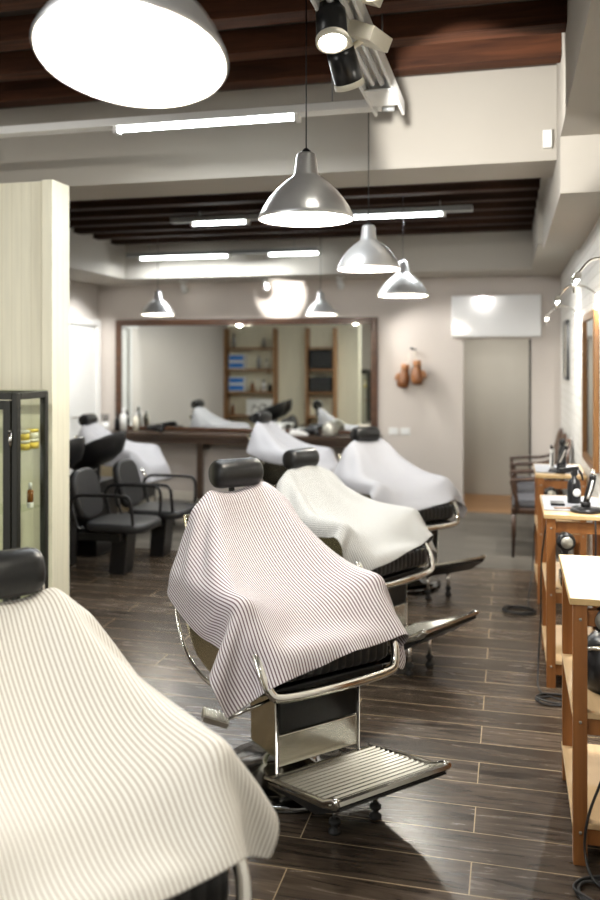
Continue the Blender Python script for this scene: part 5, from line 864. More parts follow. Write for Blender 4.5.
22,3,-7,22,3,-6,22,4,-7,21,4,-6,22,3,-7,21,4,-7,21,4,-8,20,3,-10,20,2,-10,20,3,-11,20,2,-10,21,1,-8,22,2,-5,22,2,-1,23,2,-7,17,3,-14,-435,4,1033,22,3,-8,20,3,-8,21,1,-16,
15,2,-15,18,2,-19,16,2,-17,18,3,-18,16,2,-16,17,2,-17,18,3,-16,18,2,-17,17,3,-15,18,2,-15,19,3,-15,19,2,-14,19,3,-13,20,3,-12,20,2,-12,21,3,-10,21,3,-10,21,3,-8,22,3,-8,
22,3,-7,21,4,-6,22,3,-6,22,4,-6,22,4,-6,21,3,-7,21,4,-8,21,3,-9,20,2,-11,19,3,-12,19,2,-11,20,2,-10,22,2,-6,23,1,-2,22,2,-5,18,3,-14,-437,23,1033,22,4,-8,21,2,-10,14,1,
-19,16,3,-16,18,3,-17,17,2,-17,18,3,-17,17,3,-15,18,2,-17,17,3,-16,19,2,-16,17,3,-14,20,2,-15,18,3,-14,20,3,-14,19,2,-12,21,3,-12,20,3,-11,21,3,-10,21,3,-9,22,3,-9,21,3,
-7,23,3,-7,21,4,-5,22,3,-6,22,4,-5,22,4,-5,22,3,-7,21,3,-7,20,3,-9,20,3,-12,18,2,-12,19,2,-12,19,2,-12,22,2,-8,22,2,-4,22,1,-4,19,3,-13,-441,45,1034,23,2,-11,20,3,-6,20,
2,-18,14,3,-16,17,3,-19,16,3,-17,17,2,-18,17,3,-16,18,2,-17,17,3,-15,19,2,-16,18,3,-14,19,3,-15,19,2,-13,21,3,-13,19,2,-12,21,3,-11,20,3,-11,22,3,-10,21,3,-8,21,3,-8,22,
3,-7,22,3,-6,22,4,-6,23,3,-4,22,3,-5,22,4,-5,21,3,-6,22,4,-7,20,2,-9,20,3,-12,18,2,-13,18,3,-13,18,2,-13,20,2,-10,22,2,-7,23,2,-3,19,3,-12,-443,65,1028,23,2,-8,20,3,-8,
15,1,-21,14,4,-16,18,4,-18,17,3,-16,18,3,-17,17,2,-15,18,3,-16,18,3,-15,19,3,-15,19,2,-13,20,3,-14,19,3,-13,21,2,-12,19,3,-11,22,3,-11,20,2,-10,22,3,-9,21,3,-8,22,3,-7,
22,3,-7,23,4,-5,22,3,-5,22,4,-4,22,3,-4,23,3,-5,21,4,-5,22,3,-6,20,2,-9,19,3,-12,18,2,-14,17,3,-15,18,2,-13,19,2,-13,20,2,-9,23,1,-4,20,4,-11,-445,84,1024,20,5,-9,23,0,
-10,15,3,-17,15,5,-16,17,4,-16,17,3,-16,18,3,-16,17,3,-15,19,2,-16,18,3,-15,19,3,-14,19,3,-14,20,2,-13,19,3,-13,21,3,-12,20,2,-10,22,3,-10,21,2,-9,22,3,-9,21,3,-7,22,3,
-7,22,3,-6,23,4,-5,22,3,-4,22,3,-4,23,3,-3,22,4,-4,22,3,-4,22,3,-6,20,2,-9,19,3,-13,18,2,-14,16,3,-16,17,2,-14,18,3,-14,20,2,-11,21,2,-7,20,3,-10,-449,107,1018,23,2,-7,
21,2,-8,21,3,-7,18,3,-17,15,5,-17,17,4,-17,18,3,-17,17,2,-15,18,3,-16,18,3,-15,18,3,-15,19,3,-14,19,3,-14,20,2,-12,20,3,-12,21,2,-11,21,3,-9,21,3,-9,23,3,-8,21,2,-7,23,3,
-6,22,3,-5,23,4,-4,22,3,-4,22,3,-3,23,3,-2,22,4,-3,22,3,-3,22,3,-6,21,2,-9,18,2,-13,17,2,-15,15,3,-16,17,2,-15,19,3,-13,19,2,-12,19,3,-12,19,3,-11,-452,125,1004,22,2,2,
24,2,-7,21,6,-9,18,5,-13,16,5,-16,18,3,-15,19,3,-15,17,2,-15,19,3,-14,18,3,-15,19,3,-15,18,2,-13,19,3,-14,19,3,-13,20,3,-13,20,2,-10,22,3,-10,21,3,-9,22,2,-7,22,3,-7,22,
3,-5,23,3,-4,22,3,-4,23,3,-3,23,3,-2,22,3,-2,23,3,-2,22,3,-3,22,2,-5,21,3,-9,18,2,-13,16,2,-16,17,2,-16,19,1,-12,19,1,-12,18,3,-12,18,4,-13,19,4,-13,-453,147,999,22,2,6,
23,1,-9,19,4,-8,18,8,-16,17,4,-16,19,4,-15,20,3,-13,19,3,-13,19,3,-13,19,2,-13,20,3,-14,18,2,-13,20,3,-13,19,2,-12,21,3,-12,19,3,-11,21,3,-10,21,3,-9,22,2,-7,22,3,-6,23,
3,-5,22,3,-4,23,3,-2,23,3,-3,23,3,-1,22,3,-1,23,2,-1,22,3,-2,22,3,-5,21,2,-8,18,1,-14,16,1,-16,19,0,-13,19,-1,-11,19,2,-13,19,3,-12,19,3,-12,18,4,-13,-454,165,986,21,4,4,
22,4,-4,21,5,-7,18,5,-12,18,5,-17,15,2,-17,20,4,-14,20,3,-11,20,4,-11,20,3,-11,21,2,-11,19,3,-12,20,2,-12,20,2,-11,21,3,-10,20,2,-10,21,3,-10,21,3,-8,22,3,-8,21,2,-6,23,
3,-4,22,3,-3,23,3,-3,23,3,-1,23,2,-1,23,3,-1,23,3,0,22,2,-1,23,2,-3,22,2,-9,17,2,-14,17,0,-15,19,-1,-13,19,0,-13,18,2,-13,19,3,-13,18,4,-12,18,4,-13,-454,181,969,21,6,4,
22,6,-1,21,7,-5,20,5,-5,20,5,-19,12,2,-18,16,1,-18,19,2,-13,21,6,-8,21,4,-9,22,3,-8,20,3,-10,20,3,-10,21,2,-10,21,3,-10,20,2,-8,22,2,-8,21,3,-7,23,3,-6,21,2,-5,23,3,-4,
23,2,-3,23,3,-1,22,3,-1,24,3,0,23,3,-1,24,2,1,22,2,1,25,1,1,25,3,-6,15,2,-23,12,0,-16,17,0,-15,17,1,-15,18,2,-15,17,3,-14,18,4,-13,17,4,-14,-457,198,955,21,6,3,22,7,-1,
18,9,5,24,8,-6,17,3,-23,17,2,-15,15,1,-18,16,0,-17,20,2,-12,21,6,-8,22,6,-5,22,4,-7,21,3,-8,21,3,-8,21,3,-9,21,2,-7,22,3,-7,22,2,-5,23,3,-4,22,2,-4,23,3,-3,23,2,-2,23,3,
-1,23,2,0,23,3,1,23,3,1,24,3,1,23,4,0,25,6,0,21,3,-5,20,-2,-26,8,-3,-20,14,0,-18,16,1,-16,16,2,-16,17,3,-15,17,3,-15,16,3,-14,-459,213,938,20,10,5,20,8,3,22,10,-2,21,4,
-14,18,3,-13,19,6,-12,19,2,-14,14,-1,-18,17,0,-16,21,2,-11,21,5,-6,22,8,-3,22,5,-5,21,4,-6,22,4,-6,22,2,-6,22,3,-6,22,3,-4,23,3,-3,22,2,-2,23,3,-2,23,2,-1,23,4,0,23,2,0,
24,4,0,23,4,-1,23,3,-1,22,3,-1,23,3,-1,22,3,-7,17,1,-25,8,-6,-21,10,-3,-21,14,-1,-18,16,2,-16,16,2,-16,16,2,-15,16,3,-15,-462,224,919,19,15,5,22,6,-2,20,6,-3,20,6,-8,18,
3,-13,19,7,-10,20,8,-10,18,1,-13,16,0,-16,18,-1,-15,21,3,-10,22,5,-5,22,8,-2,21,6,-4,23,5,-4,22,4,-4,22,3,-4,22,3,-3,23,3,-2,23,4,-2,23,2,-1,23,3,-1,24,3,-1,22,2,-2,23,3,
-2,22,3,-2,22,3,-3,23,2,-3,22,4,-4,21,2,-12,17,-2,-15,12,-2,-20,4,-6,-22,8,-7,-20,16,-2,-17,15,-1,-17,16,3,-15,16,3,-15,-463,228,896,18,12,3,20,11,1,19,11,-2,20,9,-7,19,
3,-13,19,3,-12,19,11,-7,20,7,-8,19,2,-12,18,-1,-14,19,1,-13,21,4,-7,22,7,-4,22,6,-3,22,6,-3,22,5,-3,22,5,-3,23,3,-2,23,2,-2,22,3,-3,23,2,-2,22,2,-3,23,2,-3,22,2,-3,23,1,
-3,22,1,-4,22,1,-4,21,1,-6,22,0,-4,20,6,-7,20,6,-11,16,0,-17,9,-6,-21,0,-8,-21,7,-9,-20,14,-5,-17,15,-5,-17,16,-1,-15,-463,229,874,18,14,3,16,14,1,18,14,-1,19,12,-5,19,5,
-10,18,0,-14,20,7,-10,19,12,-5,20,7,-8,20,2,-11,20,1,-11,21,3,-8,21,8,-5,22,6,-4,22,5,-4,21,3,-5,23,3,-5,23,2,-3,22,1,-4,22,1,-3,22,0,-3,23,1,-3,22,0,-4,22,0,-3,23,1,-3,
22,0,-4,22,-1,-4,21,0,-5,22,1,-5,20,9,-6,17,12,-9,18,6,-12,16,-3,-18,7,-8,-21,-1,-9,-21,5,-10,-20,12,-9,-17,14,-7,-16,-461,230,851,16,16,3,14,18,1,16,15,0,18,14,-4,19,9,
-9,19,2,-12,19,2,-12,20,9,-7,19,11,-5,21,5,-8,20,3,-10,21,6,-7,21,4,-7,21,3,-6,22,2,-6,22,1,-5,22,2,-5,22,1,-4,22,1,-4,22,0,-4,23,0,-3,22,-1,-4,22,0,-3,22,-1,-3,23,0,-4,
22,0,-3,22,-2,-4,22,0,-5,22,2,-6,19,10,-6,15,16,-8,17,11,-9,19,3,-15,14,-5,-18,5,-10,-20,-1,-10,-21,4,-11,-19,10,-11,-17,-459,232,829,13,18,2,12,19,2,15,17,0,16,16,-3,18,
11,-6,20,6,-10,19,2,-12,20,5,-10,20,9,-7,20,7,-7,20,4,-9,21,3,-8,22,1,-7,21,2,-7,22,2,-6,22,1,-5,22,1,-5,22,1,-5,22,-1,-4,22,-1,-4,23,0,-3,22,-2,-4,22,-1,-3,22,-1,-3,22,
1,-4,22,1,-3,22,-3,-5,22,0,-4,22,1,-6,20,10,-6,13,16,-7,14,16,-9,18,10,-11,18,0,-15,14,-7,-18,5,-11,-19,-1,-10,-21,3,-12,-19,-457,235,806,12,18,2,10,20,2,12,19,0,15,18,
-2,18,13,-5,19,8,-9,20,5,-10,21,7,-9,19,5,-10,20,2,-9,21,3,-8,21,3,-8,21,0,-8,21,0,-6,22,1,-7,21,1,-5,22,0,-5,22,-1,-5,22,-1,-4,23,-1,-4,22,-1,-3,22,-2,-4,22,-2,-3,22,1,
-4,22,3,-3,23,0,-4,21,-4,-4,22,0,-5,22,1,-5,21,8,-7,15,16,-7,10,18,-8,15,15,-10,19,7,-12,18,-2,-15,13,-8,-17,5,-12,-19,-1,-11,-20,-455,236,784,11,20,2,8,20,2,11,21,0,12,
18,-1,17,18,-4,20,10,-8,20,5,-10,19,2,-11,20,0,-10,20,0,-9,21,4,-8,20,4,-8,22,1,-8,21,-1,-7,22,0,-6,22,0,-6,22,-1,-5,22,-1,-5,22,-1,-4,22,0,-4,23,-2,-3,22,-2,-4,22,-1,-3,
22,2,-3,22,3,-4,22,0,-4,22,-5,-4,22,0,-5,22,0,-5,21,6,-6,17,14,-8,10,18,-8,10,18,-9,16,13,-10,19,6,-13,18,-3,-14,13,-10,-17,5,-12,-18,-451,236,762,9,21,1,6,21,2,8,22,0,8,
21,-1,17,22,-4,21,7,-7,19,1,-10,20,-1,-10,20,0,-11,21,0,-9,21,0,-8,20,4,-8,21,4,-8,22,1,-7,21,-1,-6,22,-1,-6,22,-1,-5,22,-1,-5,22,0,-4,23,-1,-4,22,-2,-3,22,-2,-4,22,1,-3,
22,3,-4,22,3,-3,22,-2,-4,22,-5,-4,22,0,-5,22,0,-5,21,4,-7,19,11,-7,13,17,-8,7,19,-9,11,17,-10,17,12,-11,20,4,-11,18,-4,-14,12,-11,-16,-447,235,740,7,22,1,2,22,1,6,22,1,
10,20,-1,13,18,-4,19,11,-6,21,6,-10,20,-1,-10,19,-5,-11,21,0,-9,21,0,-9,21,0,-8,22,3,-7,21,2,-7,22,1,-7,22,0,-6,22,-1,-5,22,0,-4,22,-1,-5,22,-1,-4,22,-2,-3,23,-1,-4,22,3,
-3,22,4,-3,22,1,-4,22,-4,-4,22,-4,-4,22,0,-5,21,0,-5,22,1,-6,20,8,-7,16,15,-8,8,19,-9,6,19,-10,13,17,-10,17,10,-10,20,3,-12,18,-5,-13,-445,235,717,3,22,1,0,23,2,5,22,1,
10,20,-2,14,17,-4,19,12,-6,19,8,-9,21,2,-9,20,-5,-11,19,-5,-10,21,-1,-9,22,0,-8,21,1,-7,21,1,-7,22,2,-6,22,0,-6,22,0,-6,22,0,-4,22,-1,-5,22,-2,-3,23,0,-4,22,1,-4,22,4,-3,
22,2,-3,23,0,-4,21,-5,-4,22,-3,-4,22,1,-5,22,-1,-5,21,0,-6,22,5,-7,18,12,-7,12,17,-9,4,20,-11,8,19,-10,13,15,-9,18,10,-10,20,1,-12,-446,236,694,-2,22,2,0,23,2,5,22,1,10,
20,-1,14,17,-4,18,12,-7,20,7,-8,20,5,-10,21,-1,-10,20,-4,-9,20,-5,-10,21,-2,-8,22,0,-8,21,0,-7,22,1,-6,22,0,-6,22,0,-5,23,0,-5,22,-1,-4,22,0,-4,23,1,-4,22,2,-3,22,3,-4,
22,1,-3,22,-3,-4,22,-6,-4,22,0,-4,22,3,-5,21,-3,-5,22,0,-6,22,0,-6,20,9,-8,15,16,-8,8,18,-10,3,20,-10,8,19,-10,14,15,-10,19,9,-9,-450,237,672,-4,22,3,0,22,2,4,23,0,10,20,
-1,14,17,-4,19,12,-6,20,6,-9,20,3,-10,20,3,-9,21,-1,-10,21,-4,-9,21,-3,-8,21,-1,-8,22,-1,-7,22,0,-7,21,-1,-6,23,0,-5,22,0,-5,22,0,-4,23,1,-4,22,1,-4,22,2,-3,23,1,-4,22,
-2,-3,22,-5,-4,22,-2,-4,22,3,-4,22,2,-5,21,-5,-5,22,0,-6,22,0,-6,21,4,-7,18,12,-8,11,18,-9,6,19,-10,2,20,-11,8,19,-10,15,14,-9,-454,239,650,-5,22,3,-2,22,2,4,22,1,9,21,
-1,14,18,-4,18,11,-6,21,6,-9,20,2,-10,21,0,-9,20,0,-10,22,-1,-9,21,-1,-8,22,-1,-8,21,-1,-7,23,-1,-7,22,0,-6,22,-1,-6,23,0,-5,23,0,-4,22,0,-4,23,0,-4,22,0,-3,22,0,-4,22,
-3,-3,22,-4,-4,23,0,-4,21,7,-4,22,0,-4,21,-7,-6,22,0,-6,21,0,-6,21,0,-7,20,9,-7,15,15,-8,9,19,-10,3,19,-11,2,20,-10,9,19,-9,
]),
'd': (24, 20, 0.045, [
-435,-330,744,40,-19,-4,43,-4,-13,43,0,-14,45,-1,-12,46,-1,-10,46,-1,-7,47,-1,-4,47,0,-2,46,1,0,46,2,2,46,4,4,45,-5,2,33,-28,12,37,-24,3,35,-4,-28,8,10,-43,-5,12,-44,5,
15,-42,10,16,-42,-424,-311,783,38,-26,0,43,-9,-13,43,-4,-13,43,-3,-12,45,-3,-9,45,-1,-8,46,-1,-4,46,-1,-1,46,-1,0,45,1,2,46,2,3,45,5,3,43,-7,3,41,-15,-7,25,5,-38,-5,10,
-45,10,12,-42,15,11,-41,15,11,-41,-420,-294,825,41,-18,-4,42,-6,-14,42,-14,-8,44,-4,-12,43,-6,-10,45,-4,-6,45,-1,-4,46,-1,-1,46,0,1,46,1,2,47,2,2,46,1,4,48,0,0,35,9,-27,
14,8,-44,25,-1,-39,14,9,-42,15,11,-41,19,8,-41,-416,-275,867,43,-11,-7,42,-14,-10,42,-5,-15,39,6,-23,43,-3,-10,45,-9,-1,45,-6,1,45,0,-3,45,3,-3,46,3,0,46,5,0,47,4,0,47,0,
0,43,12,-34,17,4,-43,25,1,-40,26,2,-38,23,4,-40,21,4,-40,-411,-256,909,43,-10,-7,43,-8,-15,32,9,-31,41,4,-19,44,-13,-1,45,-8,-1,44,3,-10,42,5,-14,43,4,-14,44,3,-9,45,5,
-4,45,4,-4,45,4,-9,37,6,-25,30,6,-35,31,2,-34,33,0,-31,34,1,-32,20,4,-40,-405,-238,954,42,-4,-12,32,7,-31,36,7,-27,44,-12,-7,44,-3,-8,41,4,-19,38,5,-24,37,1,-26,41,2,-20,
45,5,-7,45,4,-6,45,4,-7,43,4,-11,38,6,-23,31,5,-33,33,3,-31,37,3,-27,41,3,-20,23,4,-38,-409,-203,987,42,-1,-17,32,5,-32,44,-6,-15,41,1,-18,37,5,-27,32,2,-33,34,1,-32,40,
4,-23,43,4,-14,44,4,-12,45,3,-11,44,4,-9,43,5,-13,39,5,-22,34,6,-30,35,4,-28,41,4,-19,45,4,-15,24,4,-37,-414,-167,1020,40,1,-23,40,-1,-26,37,3,-30,33,3,-34,31,2,-36,35,3,
-31,39,4,-26,41,3,-22,42,4,-20,43,4,-17,44,3,-13,44,4,-12,42,4,-15,40,6,-20,37,6,-26,38,5,-24,43,4,-15,46,4,-10,27,4,-35,-422,-124,1037,39,0,-29,34,-1,-34,34,2,-35,35,4,
-34,36,3,-33,37,4,-29,38,4,-28,40,3,-25,41,4,-22,43,3,-19,43,3,-16,44,4,-13,43,5,-15,41,6,-20,39,7,-23,40,5,-20,44,4,-12,46,3,-7,30,5,-33,-425,-84,1032,44,4,-18,32,-1,
-34,32,3,-37,33,3,-35,34,4,-34,36,3,-31,37,4,-29,39,3,-27,41,4,-23,42,3,-19,43,4,-17,44,4,-14,43,6,-15,42,6,-17,40,6,-21,41,5,-19,44,3,-12,46,3,-5,35,5,-28,-431,-43,1024,
46,4,-16,28,0,-38,31,3,-35,33,4,-34,35,4,-32,35,4,-31,38,4,-28,39,3,-25,41,4,-23,43,4,-19,43,4,-16,44,5,-14,43,6,-14,43,6,-15,41,6,-19,41,4,-20,43,3,-13,46,2,-5,38,5,-25,
-435,-3,1019,45,3,-17,29,4,-35,29,4,-37,32,4,-33,34,4,-32,37,4,-29,38,4,-27,40,4,-24,42,4,-21,42,4,-18,44,5,-16,44,5,-13,44,6,-12,43,6,-14,42,5,-18,40,4,-20,41,3,-18,45,
2,-8,40,4,-20,-438,34,1016,44,9,-10,29,5,-35,30,4,-36,32,5,-33,36,4,-31,36,4,-29,39,4,-27,40,4,-24,42,4,-21,42,4,-18,44,5,-14,44,5,-12,45,6,-10,43,6,-12,42,5,-17,39,4,
-23,38,3,-23,44,2,-13,41,3,-17,-442,77,1025,42,5,-10,31,8,-34,35,5,-33,34,4,-31,36,4,-31,37,4,-30,38,5,-28,39,4,-25,42,5,-22,42,4,-18,44,5,-14,45,6,-10,44,6,-9,45,5,-9,
42,5,-17,37,3,-25,35,4,-29,40,3,-21,42,2,-14,-448,116,1037,45,6,-9,39,5,-23,36,6,-35,35,6,-33,36,4,-33,37,5,-30,37,5,-29,39,5,-26,41,5,-24,42,5,-18,44,6,-14,45,5,-9,45,6,
-7,44,5,-7,43,4,-16,35,3,-28,32,5,-32,37,3,-25,40,4,-21,-451,161,1032,43,4,-7,39,4,-28,39,9,-30,38,5,-29,38,5,-29,39,4,-27,39,4,-26,39,4,-25,41,5,-22,42,6,-18,44,5,-13,
45,6,-8,45,5,-4,45,5,-4,43,3,-15,33,3,-30,34,3,-31,36,4,-27,34,7,-29,-450,192,998,42,10,-4,40,6,-23,30,2,-35,40,12,-21,41,9,-20,41,5,-22,41,5,-21,41,4,-19,42,4,-17,43,5,
-14,45,5,-10,45,5,-4,47,5,-2,46,3,1,50,0,-9,24,8,-42,27,4,-37,28,5,-36,20,2,-40,-453,213,958,41,20,-1,40,13,-16,32,1,-32,33,-2,-32,42,16,-15,42,13,-12,42,8,-15,43,6,-15,
45,6,-11,44,5,-8,46,5,-5,46,6,0,47,6,-1,46,6,-2,45,6,-8,26,-3,-48,13,1,-45,22,1,-43,8,-13,-41,-459,228,915,38,23,-1,38,19,-13,38,14,-20,33,-2,-32,39,3,-24,42,15,-11,43,
14,-9,43,10,-10,45,9,-8,45,7,-7,46,4,-5,45,2,-5,45,2,-6,44,2,-9,42,2,-13,36,16,-22,25,1,-39,0,-5,-45,2,-12,-44,-459,229,869,28,35,1,35,27,-9,38,12,-20,39,15,-19,38,3,-24,
41,14,-13,42,11,-14,43,4,-12,44,3,-11,45,2,-9,45,1,-7,44,-3,-6,45,-1,-7,44,-2,-8,42,5,-13,29,31,-16,32,20,-24,28,-2,-36,4,-13,-44,-457,232,824,21,40,1,28,35,-6,37,19,-16,
39,12,-20,39,11,-20,42,1,-18,42,3,-16,43,3,-13,44,1,-11,44,1,-9,45,-3,-8,44,-5,-6,45,3,-7,44,-3,-9,43,2,-12,32,26,-16,18,38,-19,32,20,-24,31,-5,-33,-454,233,779,16,42,0,
20,41,-4,35,32,-12,38,2,-22,40,1,-21,41,5,-18,43,0,-16,43,0,-14,44,0,-11,45,-1,-9,44,-5,-7,45,2,-7,44,2,-7,44,-4,-9,43,0,-12,40,15,-15,17,37,-19,14,37,-21,34,21,-23,-450,
231,734,5,44,0,16,42,-3,31,30,-12,40,11,-20,40,-6,-21,42,-2,-19,42,2,-16,44,1,-14,44,0,-11,45,-2,-9,45,1,-8,44,4,-7,45,-3,-7,44,-2,-9,43,-1,-12,43,3,-14,29,30,-17,5,40,
-21,15,37,-21,-453,231,689,-5,45,2,13,43,-2,32,29,-13,40,8,-20,40,1,-20,42,-1,-19,44,-1,-17,44,0,-14,46,0,-11,45,0,-10,45,0,-8,45,-1,-7,44,-4,-7,44,7,-8,42,-7,-12,44,0,
-14,37,16,-16,18,37,-19,-2,40,-22,
]),
'e': (23, 23, 0.045, [
-458,-271,708,12,-43,6,32,-32,-3,41,-12,-15,41,1,-17,44,2,-16,44,0,-14,46,0,-11,45,-1,-8,46,0,-6,46,0,-4,45,4,-3,45,2,-3,45,0,-5,43,-9,-6,23,-38,-5,4,-44,-7,31,-22,-24,
21,8,-40,-4,17,-42,-14,16,-40,-6,18,-41,4,19,-41,-447,-263,751,15,-42,5,28,-38,-3,43,-8,-14,41,1,-18,43,-2,-15,44,-3,-13,44,-2,-11,45,0,-8,45,1,-6,45,-1,-4,45,-3,-3,44,
10,-3,45,0,-4,43,-12,-6,21,-39,-6,27,-32,-16,26,2,-37,-3,17,-43,-16,14,-40,-2,18,-41,9,16,-41,16,12,-41,-449,-258,795,23,-38,5,34,-30,-4,41,-13,-15,42,-9,-17,42,-4,-14,
43,-4,-13,44,-2,-11,45,-1,-8,45,-1,-6,45,4,-4,45,-1,-3,45,-1,-3,44,8,-4,42,-12,-6,30,-34,-8,33,-9,-30,2,14,-44,-14,14,-41,3,17,-42,12,13,-42,18,8,-40,21,4,-40,-451,-249,
840,31,-32,3,39,-21,-8,41,-7,-20,40,-17,-11,42,-6,-15,43,-10,-11,44,-5,-10,45,-3,-7,45,-2,-5,45,-1,-4,45,0,-3,45,-1,-3,45,1,-4,44,-3,-6,38,-17,-17,16,6,-43,-8,14,-43,10,
11,-42,17,6,-42,18,3,-42,19,5,-40,22,-8,-39,-450,-240,885,38,-23,0,41,-12,-14,40,-15,-15,40,-4,-20,39,0,-24,43,-9,-9,45,-11,-4,44,-7,-4,46,-5,-4,47,-3,-1,46,-2,-2,45,-3,
-2,46,-2,-2,45,-4,-4,36,3,-35,9,8,-45,22,-6,-44,15,4,-43,15,8,-42,19,0,-41,20,-5,-40,22,-4,-39,-446,-225,927,42,-17,1,41,-10,-18,38,-4,-24,33,4,-32,44,-8,-13,43,-12,-6,
45,-5,-10,43,-3,-12,45,-2,-10,45,-2,-6,46,-1,-3,46,-3,1,47,-3,1,46,-6,0,45,4,-34,18,-2,-45,22,-4,-43,21,-1,-42,21,2,-42,20,-4,-41,21,-3,-40,21,-3,-40,-442,-195,963,43,
-11,-4,42,-10,-19,30,2,-35,41,-7,-18,43,-7,-15,42,-3,-19,41,-2,-20,42,-2,-18,42,-3,-16,44,-2,-13,45,-3,-7,46,-2,-4,46,-3,-2,45,-2,-8,39,-1,-24,33,0,-33,31,-4,-34,30,-5,
-35,28,-2,-39,16,-2,-42,18,-1,-42,18,-2,-41,-441,-164,996,44,-2,-11,36,-7,-28,40,-5,-25,39,-3,-25,39,-2,-26,38,-3,-27,39,-3,-26,39,-3,-24,42,-4,-19,45,-2,-13,45,-3,-8,46,
-3,-7,45,-2,-6,44,-3,-10,39,-1,-23,34,-1,-30,36,-2,-29,37,-3,-26,34,-1,-32,12,-2,-44,12,-1,-43,14,-2,-43,-441,-121,1003,44,-2,-6,36,-7,-29,36,-4,-32,36,-3,-32,36,-4,-31,
37,-3,-30,40,-3,-26,41,-2,-22,43,-3,-18,44,-3,-15,46,-3,-11,45,-3,-9,45,-3,-9,43,-3,-13,40,-1,-21,37,-1,-27,38,-1,-26,41,-2,-20,35,0,-29,10,-3,-44,5,-1,-45,12,-3,-43,
-438,-80,1005,42,0,-8,34,-7,-32,31,-4,-36,35,-3,-33,36,-3,-30,39,-3,-28,40,-2,-26,41,-3,-22,44,-3,-19,43,-2,-17,45,-3,-14,45,-4,-11,45,-3,-12,43,-3,-14,41,-2,-20,39,0,
-24,41,-1,-20,44,-1,-14,34,-1,-32,10,-2,-43,4,-1,-45,11,-3,-43,-436,-40,1011,45,-3,-7,28,0,-38,33,-3,-34,36,-4,-31,37,-3,-31,38,-2,-28,39,-3,-27,41,-2,-24,42,-3,-22,42,
-2,-19,45,-3,-16,44,-3,-15,44,-4,-13,43,-3,-16,42,-2,-19,41,-1,-20,43,0,-17,45,-2,-10,32,-1,-33,10,-1,-43,5,-2,-45,10,-2,-44,-434,-1,1020,44,-2,-6,38,-2,-30,34,-2,-35,34,
-2,-33,36,-1,-33,36,-2,-31,37,-2,-30,39,-2,-27,40,-2,-25,42,-2,-21,43,-3,-19,44,-2,-16,44,-3,-15,43,-4,-16,42,-2,-19,42,-1,-18,44,-2,-14,46,-1,-9,31,-1,-33,8,-1,-45,7,-2,
-44,8,-2,-44,-432,42,1028,44,-3,-11,31,0,-36,35,-2,-34,36,-1,-33,37,-2,-33,37,-2,-31,38,-1,-29,39,-2,-26,42,-2,-25,41,-2,-21,44,-2,-19,43,-2,-16,44,-3,-16,42,-3,-18,42,
-3,-19,43,-2,-18,44,-2,-12,47,-1,-9,29,-2,-35,8,-1,-44,8,0,-44,5,-3,-45,-430,81,1024,44,2,-8,36,-1,-32,34,-1,-35,35,-1,-34,37,-2,-33,37,-1,-30,38,-2,-29,39,-2,-27,41,-1,
-24,42,-2,-21,44,-2,-18,43,-1,-16,44,-3,-16,42,-3,-18,41,-3,-20,42,-3,-19,44,-2,-13,47,-1,-10,26,-2,-37,9,-1,-44,8,-1,-44,3,-2,-45,-428,123,1015,43,-3,-11,37,4,-29,35,1,
-35,34,-1,-33,37,-2,-32,38,-1,-28,40,-2,-26,40,-1,-24,42,-2,-22,43,-2,-20,43,-1,-16,44,-1,-14,44,-2,-15,42,-3,-19,39,-4,-23,41,-3,-21,43,-2,-15,45,-2,-13,25,-1,-37,6,-1,
-45,12,-2,-44,2,-2,-45,-425,164,998,42,-3,-15,38,4,-27,42,3,-21,38,-2,-28,34,-1,-33,33,0,-32,39,-2,-27,41,-1,-22,44,-2,-17,44,-2,-15,44,-1,-13,45,-1,-11,44,-2,-13,41,-3,
-20,37,-4,-25,38,-2,-26,41,-2,-20,45,-2,-15,23,-1,-39,7,-1,-44,10,-2,-44,2,-2,-45,-423,198,965,44,4,-7,33,-2,-31,40,1,-23,44,8,-11,42,-1,-18,39,-2,-25,35,0,-29,38,0,-25,
43,-2,-18,45,-2,-10,45,-2,-8,45,-2,-8,45,-2,-11,41,-3,-20,35,-3,-28,35,-2,-29,38,-1,-26,42,-1,-21,22,-1,-39,7,-1,-45,11,-2,-44,3,-2,-44,-422,233,933,44,9,-3,39,-1,-23,31,
-7,-34,43,2,-16,44,12,-3,45,2,-9,42,-2,-17,41,-2,-18,41,-1,-18,44,-1,-12,46,-2,-5,45,-3,-5,45,-2,-8,41,-3,-20,34,-4,-31,34,-1,-31,35,1,-31,33,1,-32,22,-2,-40,12,-1,-44,
12,-2,-43,12,-3,-44,-427,252,890,43,13,-2,42,10,-13,40,0,-20,36,-5,-28,45,4,-11,44,11,1,45,7,0,45,-1,-8,44,-3,-8,45,-3,-5,46,-2,-3,46,-4,-1,46,-3,-2,47,-8,-20,25,4,-42,
28,1,-38,28,1,-39,25,-1,-39,20,-1,-42,18,0,-42,16,-1,-42,16,-3,-43,-431,270,848,40,20,0,42,7,-14,43,13,-8,42,2,-16,42,2,-14,45,8,-3,45,6,-3,45,3,-2,47,0,0,46,-1,1,47,-1,
0,45,-1,1,46,0,0,47,-1,-13,18,-11,-52,22,0,-42,19,-3,-44,16,-7,-43,17,-5,-42,19,3,-41,21,2,-41,19,0,-41,-434,287,806,36,27,3,43,11,-10,43,8,-12,43,10,-11,44,5,-10,44,2,
-8,46,2,-5,45,2,-3,46,0,-1,46,0,1,45,-1,1,46,-1,1,44,-2,0,44,10,-8,23,-5,-39,0,-10,-45,16,-6,-42,16,-7,-42,12,-11,-42,17,-4,-42,20,4,-40,21,5,-40,-436,303,763,30,35,6,43,
11,-10,44,1,-14,43,3,-12,45,4,-10,45,2,-8,46,0,-6,45,1,-3,46,-1,-1,46,-1,0,45,-2,1,45,-6,1,44,8,1,33,30,3,37,8,-25,7,-10,-44,-9,-13,-43,7,-13,-42,12,-11,-42,12,-11,-43,
